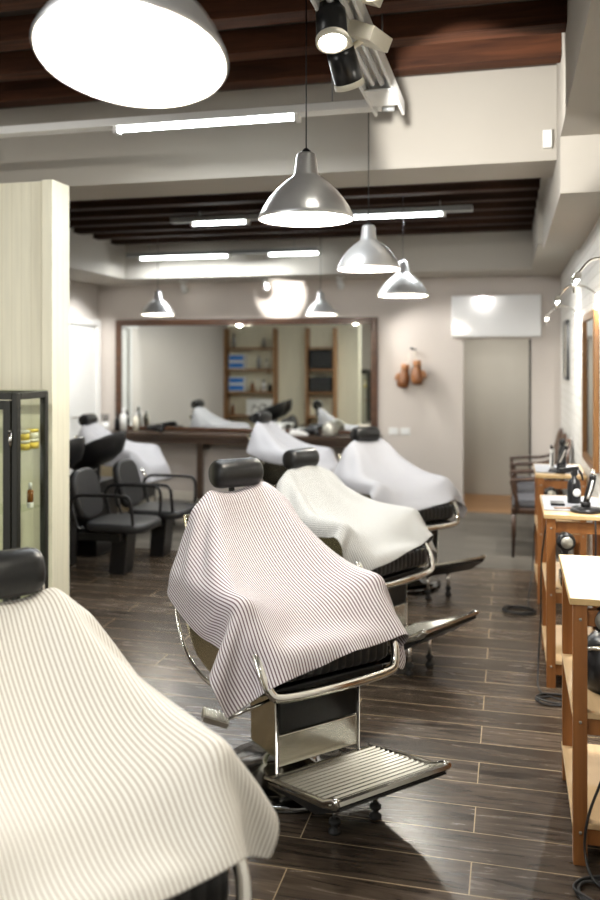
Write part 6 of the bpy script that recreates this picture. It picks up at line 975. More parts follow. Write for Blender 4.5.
17,-7,-41,20,1,-40,-449,320,724,36,27,2,43,9,-10,43,-2,-14,44,0,-13,45,0,-11,46,1,-8,47,0,-6,46,0,-3,47,0,-1,45,-2,1,46,-3,1,45,0,0,38,24,4,22,37,12,38,20,-14,25,-3,-38,
-2,-13,-43,-8,-14,-43,2,-15,-43,6,-15,-42,10,-14,-42,15,-9,-42,
]),
'f': (23, 23, 0.045, [
-446,-298,750,28,-35,4,40,-19,-10,42,0,-18,43,0,-16,44,-1,-15,45,-1,-12,47,-1,-9,46,0,-6,47,1,-4,46,1,-1,46,2,-1,46,1,0,43,-11,1,23,-38,8,33,-28,-7,30,-3,-34,4,13,-44,-8,
14,-42,2,15,-43,6,15,-42,10,14,-42,15,11,-41,-438,-287,793,31,-32,2,41,-17,-11,42,-11,-16,42,-3,-16,43,-4,-13,44,-3,-12,45,-1,-9,46,-1,-6,45,-1,-4,46,0,-1,46,2,0,45,7,0,
45,-2,-1,35,-29,3,37,-15,-21,14,9,-42,-9,12,-43,6,14,-43,12,12,-42,12,12,-42,17,7,-41,21,0,-40,-435,-275,837,38,-26,-1,41,-8,-16,41,-14,-12,42,-11,-13,42,-6,-15,44,-6,
-10,44,-3,-8,45,-2,-6,46,-3,-4,46,-1,-1,46,0,0,45,2,1,46,3,-1,44,-9,-7,28,2,-35,1,10,-45,14,8,-42,16,6,-43,13,12,-41,16,6,-42,22,-4,-39,22,-6,-39,-429,-262,881,41,-18,-5,
41,-11,-14,41,-13,-14,38,4,-24,42,-2,-18,44,-9,-7,44,-9,-4,45,-6,-3,46,-3,-2,47,-2,-2,47,1,1,47,1,1,46,1,0,46,0,-9,21,11,-52,22,0,-42,20,2,-44,15,8,-42,17,7,-43,20,-2,
-40,21,-3,-40,20,1,-41,-423,-249,924,42,-11,-6,42,-12,-15,35,6,-28,36,5,-28,44,-8,-10,44,-15,-3,44,-6,-6,45,0,-10,44,2,-10,44,2,-9,46,2,-5,46,2,-1,46,3,-1,49,7,-14,25,-1,
-45,27,0,-39,28,-1,-38,26,0,-39,22,2,-42,17,1,-41,18,1,-42,16,4,-42,-418,-230,967,44,-11,-6,36,5,-28,30,8,-34,43,-8,-14,44,-12,-8,43,-2,-13,42,2,-18,41,3,-19,41,1,-20,42,
1,-18,45,1,-9,45,2,-7,45,2,-8,41,2,-18,34,4,-31,33,2,-32,34,0,-31,34,-1,-31,27,2,-38,13,1,-43,11,3,-44,12,3,-44,-419,-197,1001,43,-4,-12,32,4,-33,42,-7,-18,42,-5,-17,41,
1,-22,38,2,-26,36,2,-28,37,0,-28,40,1,-23,43,2,-15,45,1,-12,44,1,-10,45,1,-12,41,3,-18,35,3,-29,34,3,-30,38,1,-27,42,2,-20,27,2,-36,9,1,-43,8,2,-44,5,2,-45,-423,-164,
1034,43,1,-16,39,-4,-26,40,0,-28,36,1,-30,35,2,-33,34,1,-32,37,1,-30,39,2,-26,42,1,-22,42,1,-19,44,1,-16,44,1,-14,43,1,-14,41,3,-19,38,3,-26,37,3,-26,41,2,-21,44,2,-14,
29,2,-34,9,2,-44,7,2,-44,6,2,-45,-430,-122,1052,46,0,-17,34,-2,-34,37,0,-35,34,1,-35,36,1,-34,37,2,-31,38,2,-30,39,1,-27,40,1,-24,42,1,-21,44,1,-18,43,1,-16,44,2,-15,41,
2,-19,40,4,-23,40,3,-23,42,3,-16,46,2,-10,31,2,-33,11,2,-44,5,2,-45,8,2,-44,-431,-81,1046,45,0,-17,32,-1,-35,33,1,-36,34,1,-34,35,1,-34,37,2,-31,38,2,-29,39,1,-27,41,2,
-25,42,1,-21,43,2,-18,43,1,-17,44,2,-16,42,3,-18,41,3,-21,42,3,-20,43,3,-14,46,2,-8,34,2,-31,9,1,-44,5,2,-45,13,3,-43,-434,-40,1037,44,-1,-17,27,0,-38,34,2,-35,34,2,-33,
35,2,-32,37,2,-31,39,1,-28,39,2,-26,42,2,-23,42,2,-21,43,2,-18,44,2,-17,44,2,-16,42,3,-17,42,3,-20,42,3,-18,44,2,-14,46,1,-7,36,2,-28,12,2,-44,8,2,-44,5,2,-45,-434,-3,
1029,44,4,-15,27,2,-36,30,2,-36,33,2,-33,36,2,-32,37,2,-29,39,2,-28,40,2,-25,41,2,-22,43,2,-20,43,3,-18,44,2,-16,44,3,-15,43,3,-17,42,2,-19,42,2,-19,43,1,-15,46,2,-8,37,
1,-25,11,2,-45,6,2,-45,12,3,-43,-437,38,1031,45,5,-12,26,4,-38,32,2,-35,34,3,-32,36,2,-32,37,2,-29,39,2,-28,40,2,-25,42,2,-23,42,2,-20,44,3,-17,44,3,-15,44,3,-15,43,3,
-16,41,2,-19,41,1,-21,43,1,-17,44,1,-10,40,2,-25,12,2,-44,5,2,-45,10,2,-43,-438,80,1041,41,2,-12,35,5,-32,34,3,-35,34,3,-34,36,3,-32,36,2,-31,39,3,-29,39,2,-26,41,3,-23,
42,3,-21,44,3,-17,44,3,-14,45,3,-13,43,3,-15,41,2,-20,39,1,-24,41,1,-21,43,1,-15,40,1,-24,13,3,-43,4,2,-45,11,2,-43,-440,120,1051,42,4,-12,36,6,-31,38,3,-34,36,3,-32,37,
2,-33,37,3,-31,38,2,-29,39,3,-27,40,3,-24,42,3,-20,44,3,-17,44,4,-13,45,3,-11,44,3,-14,40,2,-21,37,1,-26,37,1,-27,41,1,-19,40,2,-25,14,2,-42,4,3,-45,12,2,-43,-441,163,
1040,43,3,-13,36,6,-30,40,5,-28,39,3,-28,39,2,-28,38,2,-28,39,2,-27,39,2,-25,40,4,-24,41,3,-20,44,3,-15,45,4,-11,45,3,-8,44,2,-11,40,2,-22,35,1,-30,34,2,-30,37,2,-26,38,
2,-28,18,3,-41,12,1,-43,15,2,-43,-440,193,1003,43,11,-6,40,7,-25,29,-3,-36,41,10,-18,42,7,-18,41,3,-21,41,3,-21,41,2,-21,42,2,-19,42,3,-18,44,3,-13,45,3,-8,46,2,-5,45,2,
-7,40,1,-22,33,0,-33,32,4,-33,31,5,-34,28,3,-37,20,2,-41,18,2,-42,19,1,-41,-443,220,965,42,19,-1,40,9,-21,33,-2,-32,33,-4,-31,43,12,-15,43,13,-10,43,6,-13,43,3,-15,44,4,
-12,45,2,-11,45,3,-7,46,2,-2,46,2,0,48,5,1,49,-2,-25,16,1,-49,24,4,-41,20,1,-42,21,-1,-42,21,2,-41,21,4,-40,21,4,-39,-450,237,924,40,19,-5,40,13,-16,39,14,-18,35,-2,-30,
37,-1,-26,44,11,-11,43,13,-8,44,10,-7,45,6,-7,46,6,-5,47,4,-2,46,4,-3,46,2,-2,46,3,-3,42,-1,-29,8,-7,-44,20,2,-44,17,-1,-43,14,-9,-43,17,-5,-41,21,6,-40,23,5,-39,-453,
242,878,32,30,-2,39,19,-13,39,10,-20,39,16,-15,40,1,-22,41,9,-15,43,12,-10,44,7,-10,45,3,-8,45,3,-7,45,2,-5,46,1,-3,45,-2,-5,44,-1,-6,39,19,-13,25,-1,-39,-8,-12,-44,8,
-14,-43,15,-7,-42,18,-3,-42,18,-8,-41,22,4,-39,-454,246,832,25,37,0,34,29,-7,39,10,-20,40,11,-18,41,13,-16,42,4,-17,43,3,-14,44,3,-11,44,3,-9,45,1,-7,46,1,-5,45,-3,-4,44,
-8,-6,44,5,-5,31,31,-8,33,20,-24,13,-10,-43,-13,-14,-41,-1,-17,-42,11,-14,-42,16,-10,-41,21,-6,-40,-454,249,787,19,41,1,28,35,-6,38,22,-15,40,3,-20,42,2,-19,42,3,-17,44,
1,-14,44,2,-12,45,1,-9,45,1,-7,45,-3,-5,45,-7,-4,44,0,-5,45,4,-6,30,32,-8,18,39,-12,31,10,-32,7,-15,-43,-15,-15,-40,-5,-17,-42,7,-17,-41,15,-14,-41,-455,251,742,10,44,2,
24,38,-4,37,19,-14,41,1,-21,42,-1,-19,43,0,-17,45,1,-15,45,0,-12,46,0,-9,45,-1,-7,46,-2,-5,45,0,-5,45,0,-6,45,0,-6,33,29,-8,2,44,-7,23,35,-18,28,2,-36,5,-17,-42,-12,-15,
-41,-7,-18,-41,2,-19,-41,
]),
}
def cape(name, chair, key, mat, label):
    nu, nv, h, dat = CAPES[key]      # steps along each row, in millimetres
    q = np.cumsum(np.array(dat).reshape(nu, nv, 3), axis=1) / 1000.0
    vs = [tuple(map(float, p)) for p in q.reshape(-1, 3)]
    fs = [(i * nv + j, (i + 1) * nv + j, (i + 1) * nv + j + 1, i * nv + j + 1) for i in range(nu - 1) for j in range(nv - 1)]
    me = bpy.data.meshes.new(name); me.from_pydata(vs, [], fs); me.update()
    uvl = me.uv_layers.new(name='cloth')
    for lp in me.loops:
        k = lp.vertex_index; uvl.data[lp.index].uv = ((k // nv) * h + 5, (k % nv) * h)
    for p in me.polygons: p.use_smooth = True
    me.materials.append(mat)
    o = bpy.data.objects.new(name, me); C.objects.link(o)
    o.location = chair.location; o.rotation_euler = chair.rotation_euler
    s = o.modifiers.new('smooth', 'SMOOTH'); s.factor = .5; s.iterations = 2
    s = o.modifiers.new('sub', 'SUBSURF'); s.levels = 1; s.render_levels = 2
    s = o.modifiers.new('thick', 'SOLIDIFY'); s.thickness = .002; s.offset = 1
    return tag(o, label, 'barber cape', 'capes draped over the barber chairs')
BC = 'barber_cape'
cape(BC, chairs[0], 'a', M['cloth_a'], 'off white cape with tan stripes, nearest of all, filling the bottom left')
cape(BC, chairs[1], 'b', M['cloth_b'], 'white cape with plum pinstripes on the centre barber chair')
cape(BC, chairs[2], 'c', M['cloth_c'], 'white cape with fine grey stripes on the third barber chair in the row')
cape(BC, chairs[3], 'd', M['cloth_d'], 'pale grey cape on the fourth barber chair, right of the rear mirror desk')
cape(BC, chairs[4], 'e', M['cloth_d'], 'pale grey cape on the rear left barber chair behind the black wash basins')
cape(BC, chairs[5], 'f', M['cloth_d'], 'pale cape on the barber chair in front of the rear mirror')

# ------------------------------------------------------------------ pendant lamps
def pendant(loc, d, zc, label, group, power, name='pendant_lamp', tilt=0):
    """loc = centre of the rim; zc = ceiling height"""
    r = empty(name, loc, 0, label, 'pendant lamp', group)
    k = d / .38
    prof = [(.19, 0), (.192, .004), (.187, .018), (.172, .05), (.151, .082), (.124, .115), (.092, .145), (.062, .167), (.049, .18), (.039, .256), (.032, .265), (.001, .267)]
    seg = 56
    pr = [(a * k, b * k) for a, b in prof]
    inn = [((a - .004) * k, b * k) for a, b in prof[:8]]
    mb = MB(); mb.lathe(pr, seg=seg)
    # remove the bottom cap so that the shade is open
    mb.f = [f for f in mb.f if len(f) != seg]; mb.sm = [True] * len(mb.f)
    mb.build('lamp_shade', M['alu'], r)
    ib = MB(); ib.lathe(inn + [(.001, .163 * k)], seg=seg)
    ib.f = [f for f in ib.f if len(f) != seg]; ib.sm = [True] * len(ib.f)
    ib.build('shade_lining', M['alu_inner'], r)
    MB().lathe([(.001, .04 * k), (.03 * k, .045 * k), (.045 * k, .07 * k), (.04 * k, .10 * k), (.022 * k, .13 * k), (.02 * k, .158 * k), (.001, .158 * k)], seg=24).build('light_bulb', M['bulb'], r)
    iv = Matrix.Rotation(R(tilt), 3, 'X').inverted(); tp = Vector((0, 0, .26 * k)); up = iv @ Vector((0, 0, 1))
    MB().tube([tp, tp + up * (zc - loc[2] - .26 * k)], .0028, 8).build('cord', M['plastic'], r)
    r.rotation_euler = (R(tilt), 0, 0)
    point_light('pendant_light', (0, 0, .02 * k), power, WARM, .035, r)
    MB().lathe([(.020 * k, .264 * k), (.020 * k, .272 * k), (.008 * k, .284 * k), (.001, .284 * k)], seg=20).build('cord_cap', M['plastic'], r)
    return r
G1 = 'aluminium pendants above the barber chairs'
pendant((-.703, 1.50, 2.225), .366, H1, 'largest aluminium pendant, glowing white at the top left', G1, PEND_P * .8, tilt=-13)
pendant((-.79, 3.30, 2.21), .38, H1, 'aluminium pendant above the centre barber chair', G1, PEND_P)
pendant((-.78, 4.78, 2.165), .358, H1, 'middle aluminium pendant, its cord passing in front of the white cross beam', G1, PEND_P)
pendant((-.795, 6.50, 2.14), .38, 2.895, 'aluminium pendant farthest along the row of barber chairs', G1, PEND_P)
pendant((-3.48, 8.05, 2.11), .34, 2.9, 'small pendant at the left end of the rear mirror', G1, BACK_PEND_P)
pendant((-1.86, 8.40, 2.11), .32, 2.9, 'small pendant in front of the middle of the rear mirror', G1, BACK_PEND_P)

# ------------------------------------------------------------------ fluorescent battens and the spotlight track
def batten(x0, x1, y, z, lit, label, zc, w_=.09):
    r = empty('fluorescent_batten', ((x0 + x1) / 2, y, z), 0, label, 'ceiling light', 'fluorescent battens')
    cx = (x0 + x1) / 2
    MB().bx(x0 - cx, x1 - cx, -w_ / 2, w_ / 2, .012, .055).build('housing', M['white'] if zc == H1 else M['grey_metal'], r, bevel=.005)
    for a, b in lit:
        MB().cyl((a - cx, -.015, -.004), (b - cx, -.015, -.004), .014, 12).build('tube', M['tube'], r)
    for a, b in lit:
        for q in (a, b): MB().bx(q - cx - .012, q - cx + .012, -.03, .03, -.02, .012).build('tube_holder', M['white'], r)
    for a in (x0 + .25, x1 - .25):
        MB().cyl((a - cx, 0, .05), (a - cx, 0, zc - z), .004, 6).build('hanger', M['grey_metal'], r)
    return r
batten(-3.2, -.62, 4.20, 2.885, [(-2.05, -1.05)], 'long fluorescent batten in front of the white cross beam', H1)
batten(-2.77, -.28, 6.7, 2.79, [(-2.58, -2.10), (-1.35, -.50)], 'upper fluorescent batten under the rear joists', 2.895)
batten(-4.0, -1.9, 8.45, 2.74, [(-3.85, -2.85), (-2.42, -1.88)], 'lower fluorescent batten under the rear joists', 2.895)
tr = empty('spotlight_track', (-.58, 3.35, 2.86), R(0), 'white light channel running lengthwise above the centre chairs', 'track light')
MB().bx(-.075, -.06, -1.6, .85, 0, .07).bx(.06, .075, -1.6, .85, 0, .07).bx(-.075, .075, -1.6, .85, .06, .07).bx(-.06, .06, .45, .68, .0, .012).build('channel', M['white'], tr, bevel=.004)
for xx in (-.022, .022): MB().cyl((xx, -1.4, .03), (xx, .43, .03), .013, 12).build('tube', M['white_gloss'], tr)
MB().cyl((-.03, .80, .02), (.03, .80, .02), .012, 10).build('end_socket', M['grey_metal'], tr)
for yy in (-.9, .6): MB().cyl((0, yy, .06), (0, yy, H1 - 2.86), .004, 6).build('hanger', M['grey_metal'], tr)
def track_spot(c, aim, box, label, lit=True):
    """c = centre of the lamp body, box = centre of its gear box"""
    r = empty('track_spotlight', box, 0, label, 'spotlight', 'spotlights on the white channel')
    c = Vector(c) - Vector(box)
    MB().box((0, 0, 0), (.11, .15, .055), Matrix.Rotation(R(-18), 3, 'Z') @ Matrix.Rotation(R(25), 3, 'Y')).build('gear_box', M['cream'], r, bevel=.004)
    q = Vector(aim).normalized().to_track_quat('Z', 'Y').to_matrix()
    MB().tube([(-.02, 0, -.01), c - q @ Vector((0, 0, .03))], .012, 8).build('arm', M['cream'], r)
    MB().lathe([(.001, -.105), (.03, -.103), (.047, -.085), (.052, -.045)], c, 28, q).build('rear_cap', M['cream'], r)
    MB().lathe([(.0525, -.05), (.0535, -.02), (.055, .075), (.001, .076)], c, 28, q).build('body', M['plastic'], r)
    MB().lathe([(.0555, .070), (.058, .074), (.058, .092), (.05, .094), (.05, .082), (.001, .081)], c, 28, q).build('front_ring', M['cream'], r)
    MB().lathe([(.047, .083), (.046, .0835), (.001, .084)], c, 24, q).build('lens', M['bulb'] if lit else M['plastic'], r)
    return r
track_spot((-.605, 2.90, 2.83), (.12, -.30, -.95), (-.50, 2.90, 2.93), 'front one of the two black banded spotlights on the channel')
track_spot((-.60, 3.10, 2.755), (.16, .55, -.80), (-.50, 3.08, 2.835), 'rear one of the two black banded spotlights, tipped away', lit=False)
track_spot((-.455, 2.83, 2.97), (.3, .1, -.9), (-.60, 2.72, 3.03), 'white spotlight cut off by the top edge of the picture')

# ------------------------------------------------------------------ lights on the right-hand wall: swan neck mirror lamps
def wall_lamp(y, z, label, out=.24, power=150, zt=None):
    r = empty('mirror_lamp', (XR, y, z), 0, label, 'wall lamp', 'thin chrome lamps over the wall mirrors')
    MB().lathe([(.001, 0), (.03, 0), (.03, .012), (.001, .012)], (0, 0, 0), 18, Matrix.Rotation(R(-90), 3, 'Y')).build('wall_plate', M['chrome'], r)
    MB().tube(spline([(-.005, 0, 0), (-.08, 0, .05), (-.17, -.01, .05), (-out + .02, -.02, .0), (-out, -.02, -.02)], 5), .006, 8).build('arm', M['chrome'], r)
    MB().cyl((-out, -.14, -.03), (-out, .12, -.03), .016, 14).build('lamp_head', M['chrome'], r)
    MB().cyl((-out, -.12, -.047), (-out, .10, -.047), .008, 10).build('tube', M['bulb'], r)
    area_light('mirror_lamp_light', (0, 0, 0), (0, R(-62), 0), .06, .25, power, NEUT).parent = r
    kids(r)[-1].location = (-out, 0, -.065)
    return r
wall_lamp(3.93, 2.04, 'chrome swan neck lamp nearest on the right-hand wall')
wall_lamp(5.45, 2.05, 'chrome lamp reaching out over the gold framed wall mirror')
wall_lamp(7.0, 2.02, 'small chrome lamp between the wall mirror and the framed picture')

# wall mirror on the right-hand wall
wm = empty('wall_mirror', (XR, 5.8, 1.47), 0, 'golden wood framed mirror hanging on the white brick wall above the tables', 'mirror')
y0, y1, z0, z1 = -.43, .41, -.5, .49
f = MB(); f.bx(-.035, 0, y0, y0 + .05, z0, z1); f.bx(-.035, 0, y1 - .05, y1, z0, z1); f.bx(-.035, 0, y0 + .05, y1 - .05, z0, z0 + .05); f.bx(-.035, 0, y0 + .05, y1 - .05, z1 - .05, z1)
f.build('frame', M['gold_wood'], wm, bevel=.006)
MB().bx(-.02, -.012, y0 + .05, y1 - .05, z0 + .05, z1 - .05).build('mirror_glass', M['mirror'], wm)
pc = empty('framed_picture', (XR, 8.2, 1.74), 0, 'small black framed picture high on the white wall near the corner', 'picture')
MB().bx(-.02, 0, -.2, .2, -.25, .25).build('backing', M['cream'], pc)
f = MB(); f.bx(-.03, 0, -.225, -.19, -.27, .27); f.bx(-.03, 0, .19, .225, -.27, .27); f.bx(-.03, 0, -.19, .19, -.27, -.24); f.bx(-.03, 0, -.19, .19, .24, .27)
f.build('frame', M['plastic'], pc)

# ------------------------------------------------------------------ trestle tables along the right wall
def make_table():
    r = empty('trestle_table')
    w2, d2, T = .32, .62, .875     # depth to the wall, length, height
    l = .045
    MB().bx(-.012, w2, -.012, d2 + .012, T - .022, T).build('table_top', M['table_top'], r, bevel=.003)
    for (x, y) in ((0, 0), (w2 - l - .002, 0), (0, d2 - l), (w2 - l - .002, d2 - l)):
        lg = MB().bx(x, x + l, y, y + l, 0, T - .022).build('leg', M['table_wood'], r, bevel=.003)
        if y == 0:
            for z in (T - .07, .47, .11):
                MB().lathe([(.001, 0), (.005, 0), (.005, .003), (.001, .003)], (x + l / 2, -.003, z), 10, Matrix.Rotation(R(90), 3, 'X')).build('bolt', M['silver'], lg)
    for z in (.48, .12):
        MB().bx(-.002, w2 - .004, .005, d2 - .005, z, z + .018).build('shelf', M['table_shelf'], r, bevel=.002)
    for z in (.78, .425, .065):
        for y in (.012, d2 - .032):
            MB().bx(l, w2 - l, y, y + .02, z, z + .055).build('rail', M['table_wood'], r, bevel=.002)
    for z in (.425, .065):
        MB().bx(.012, .032, l, d2 - l, z, z + .04).build('rail', M['table_wood'], r, bevel=.002)
    return r
TB = [(.20, 2.91, 0, 'nearest wooden trestle table at the right edge, bare pale top'),
      (.178, 4.45, 0, 'wooden trestle table second from the front, with a spray bottle and clipper stand on it'),
      (.18, 5.97, 0, 'wooden trestle table farthest back beside the wooden armchairs')]
t0 = make_table(); tabs = []
for i, (x, y, a, lb) in enumerate(TB):
    if i == 0: o = t0; o.location = (x, y, 0); tag(o, lb, 'table', 'trestle tables along the right wall')
    else: o = dup(t0, (x, y, 0), R(a), lb)
    tabs.append(o)

def hair_dryer(loc, rot, label):
    r = empty('hair_dryer', loc, 0, label, 'hair dryer', 'hair dryers hung from the tables')
    r.rotation_euler = rot
    # barrel along -y (intake grille towards the viewer), handle down
    m = Matrix.Rotation(R(90), 3, 'X')
    MB().lathe([(.001, -.15), (.022, -.15), (.024, -.06), (.04, -.02), (.046, .03), (.042, .05), (.03, .055), (.001, .055)], seg=24, mat=m).build('barrel', M['plastic'], r)
    MB().lathe([(.001, .0555), (.029, .0555), (.028, .060), (.001, .061)], seg=24, mat=m).build('intake_grille', M['silver'], r)
    MB().tube([(0, 0, -.03), (0, .01, -.09), (0, .015, -.17)], [.02, .018, .015], 12).build('handle', M['plastic'], r)
    MB().tube([(0, .014, -.17), (0, .014, -.21)], [.008, .004], 8).build('cord_strain_relief', M['rubber'], r)
    MB().bx(-.005, .005, -.016, -.008, -.11, -.08).build('switch', M['red'], r)
    return r
G = 'hair dryers hung from the tables'
hair_dryer((.262, 4.385, .76), (0, 0, R(8)), 'black hair dryer with silver grille hung on the second table')
hair_dryer((.262, 5.905, .76), (0, 0, R(5)), 'black hair dryer hung on the farthest table')
hair_dryer((.315, 2.965, .80), (0, R(-40), R(-20)), 'black hair dryer with a red switch at the right edge under the nearest table top')
for lo, nm in (((.262, 4.43, .77), 0), ((.262, 5.95, .77), 0)):
    h = MB().tube(spline([(lo[0] + .0, lo[1] + .02, lo[2] + .06), (lo[0], lo[1] - .01, lo[2] + .055), (lo[0], lo[1] - .03, lo[2] + .0)], 3), .004, 6)

def spray_bottle(loc, label):
    r = empty('spray_bottle', loc, R(20), label, 'spray bottle')
    MB().lathe([(.001, 0), (.034, 0), (.036, .01), (.036, .10), (.03, .125), (.014, .14), (.013, .155), (.001, .155)], seg=24).build('bottle', M['plastic'], r)
    MB().lathe([(.001, 0), (.022, 0), (.022, .002), (.001, .002)], (0, -.0345, .065), 20, Matrix.Rotation(R(90), 3, 'X')).build('round_label', M['white'], r)
    MB().box((0, 0, .168), (.03, .026, .03)).box((-.03, 0, .187), (.11, .022, .02), Matrix.Rotation(R(-6), 3, 'Y')).tube([(.028, 0, .18), (.045, 0, .15), (.05, 0, .125)], [.007, .006, .005], 8).build('trigger_head', M['plastic'], r, bevel=.003)
    return r
spray_bottle((.335, 4.80, .875), 'black spray bottle with a round white label on the second table')

def clipper(loc, lean, label, white=False):
    r = empty('hair_clipper', loc, 0, label, 'hair clipper', 'clippers standing in charging stands')
    r.rotation_euler = (lean[0], lean[1], lean[2])
    MB().tube(spline([(0, 0, 0), (0, 0, .05), (.004, 0, .11), (0, 0, .15)], 4), [.017, .018, .019, .02, .021, .022, .023, .022, .021, .02, .021, .022, .02], 12, flat=.8).build('body', M['white'] if white else M['plastic'], r)
    MB().tube([(0, 0, .148), (-.006, 0, .178)], [.02, .012], 10, flat=.6).build('blade_head', M['chrome'] if not white else M['plastic'], r)
    MB().tube(spline([(.0, -.0195, .03), (.003, -.0215, .08), (.002, -.021, .125)], 3), .0055, 6).build('front_strip', M['plastic'] if white else M['white'], r)
    return r
def stand(loc, label, g='black charging stands'):
    r = empty('charging_stand', loc, 0, label, 'charging stand', g)
    MB().lathe([(.001, 0), (.075, 0), (.078, .008), (.07, .022), (.03, .028), (.001, .028)], seg=28).build('stand_base', M['plastic'], r)
    MB().lathe([(.001, .026), (.024, .026), (.026, .05), (.02, .052), (.001, .045)], seg=20).build('stand_cup', M['plastic'], r)
    return r
stand((.375, 4.56, .875), 'round black charging stand at the near edge of the second table')
clipper((.375, 4.56, .918), (0, R(14), 0), 'black clipper with a white strip leaning right in the stand on the second table')
stand((.335, 6.12, .875), 'black charging stand on the farthest table')
clipper((.32, 6.12, .918), (0, R(22), 0), 'black clipper with a white strip in the stand on the farthest table')
clipper((.285, 6.2, .878), (0, 0, 0), 'white clipper upright at the left of the farthest table', True)
clipper((.445, 4.60, .878), (0, R(10), 0), 'white clipper at the right end of the second table', True)
# trimmer bottle behind
bt = empty('lotion_bottle', (.36, 6.3, .875), 0, 'dark bottle with a black knob cap on the farthest table', 'bottle')
MB().lathe([(.001, 0), (.028, 0), (.028, .13), (.02, .16), (.012, .17), (.001, .17)], seg=20).build('bottle', M['plastic'], bt)
MB().lathe([(.001, .17), (.018, .17), (.022, .19), (.018, .215), (.001, .22)], seg=20).build('cap', M['plastic'], bt)
for (x, y, lb) in ((.176, 4.52, 'pale grey cloth lying on the second table'), (.176, 6.02, 'pale grey cloth lying on the farthest table')):
    o = MB().bx(0, .31, .03, .5, 0, .006).build('folded_cloth', M['mat_grey'], bevel=.002, loc=(x - .005, y, .8755)); tag(o, lb, 'cloth', 'cloths on the tables')
o = MB().box((0, 0, .006), (.07, .10, .012)).build('comb_case', M['plastic'], loc=(.245, 4.72, .8825), bevel=.003); tag(o, 'small dark comb case lying on the grey cloth of the second table', 'case')
o = MB().box((0, 0, .003), (.16, .02, .005), Matrix.Rotation(R(10), 3, 'Z')).build('wooden_comb', M['gold_wood'], loc=(.3, 4.6, .882), bevel=.001); tag(o, 'flat wooden comb lying on the second table', 'comb')

# things on the table shelves
def shaver_box(loc, label, m1, m2):
    r = empty('tool_tray', loc, 0, label, 'tray', 'trays of tools on the table shelves')
    MB().bx(-.06, .06, -.09, .09, 0, .05).build('tray', m1, r, bevel=.006)
    MB().tube([(-.03, -.05, .05), (-.03, .05, .06)], .018, 10).tube([(.03, -.05, .05), (.03, .05, .06)], .016, 10).build('tools', m2, r)
    return r
shaver_box((.31, 4.60, .498), 'dark tray of clippers on the middle shelf of the second table', M['plastic'], M['red'])
shaver_box((.33, 4.62, .138), 'dark tray on the bottom shelf of the second table', M['grey_metal'], M['plastic'])
# round black bowl dryer hood on nearest table's middle shelf
hd = empty('hood_dryer', (.345, 3.16, .498), 0, 'glossy black rounded machine with a white ring on the middle shelf of the nearest table', 'machine')
MB().lathe([(.001, 0), (.085, 0), (.10, .03), (.105, .09), (.09, .16), (.05, .20), (.001, .21)], seg=36).build('body', M['plastic'], hd)
MB().tube([(-.02 + .022 * math.cos(a * PI / 8), -.104, .06 + .03 * math.sin(a * PI / 8)) for a in range(16)], .004, 8, closed=True).build('white_ring', M['white'], hd)
MB().tube(spline([(-.09, 0, .12), (-.07, -.08, .16), (.02, -.11, .17)], 4), .007, 8).build('rim_trim', M['chrome'], hd)
sb2 = empty('storage_jar', (.46, 3.25, .498), 0, 'dark jar behind the rounded black machine on the nearest table', 'jar')
MB().lathe([(.001, 0), (.04, 0), (.042, .12), (.035, .15), (.001, .15)], seg=20).build('jar', M['amber'], sb2)

# cables
def cable(name, pts, label, r_=.0045):
    o = MB().tube(spline(pts, 8), r_, 8).build(name, M['rubber']); return tag(o, label, 'cable', 'black cables by the tables')
def coil(cx, cy_, rad, n, sd, z=.006):
    rnd = random.Random(sd); out = []
    for i in range(n * 8):
        a = 2 * PI * i / 8; rr = rad * (.7 + .4 * rnd.random()); out.append((cx + rr * math.cos(a) * 1.3, cy_ + rr * math.sin(a), z + .004 * (i // 8) + .002 * rnd.random()))
    return out
cable('power_cable', [(.31, 2.885, .5), (.30, 2.885, .35), (.245, 2.88, .18), (.235, 2.87, .06), (.27, 2.80, .01)] + coil(.29, 2.76, .075, 3, 2), 'black cable coiled at the foot of the nearest table')
cable('power_cable', [(.19, 4.60, .84), (.16, 4.62, .6), (.155, 4.60, .3), (.14, 4.50, .10), (.15, 4.36, .01)] + coil(.22, 4.28, .07, 3, 5), 'black cable coiled at the foot of the second table')
cable('power_cable', [(.17, 6.2, .5), (.15, 6.1, .2), (.12, 5.9, .02)] + coil(.06, 5.75, .09, 4, 9), 'black cable coiled on the floor by the farthest table')
cable('power_cable', [(.405, 4.50, .87), (.41, 4.43, .84), (.41, 4.425, .7), (.40, 4.43, .55), (.38, 4.5, .51)], 'black cable hanging from the edge of the second table')

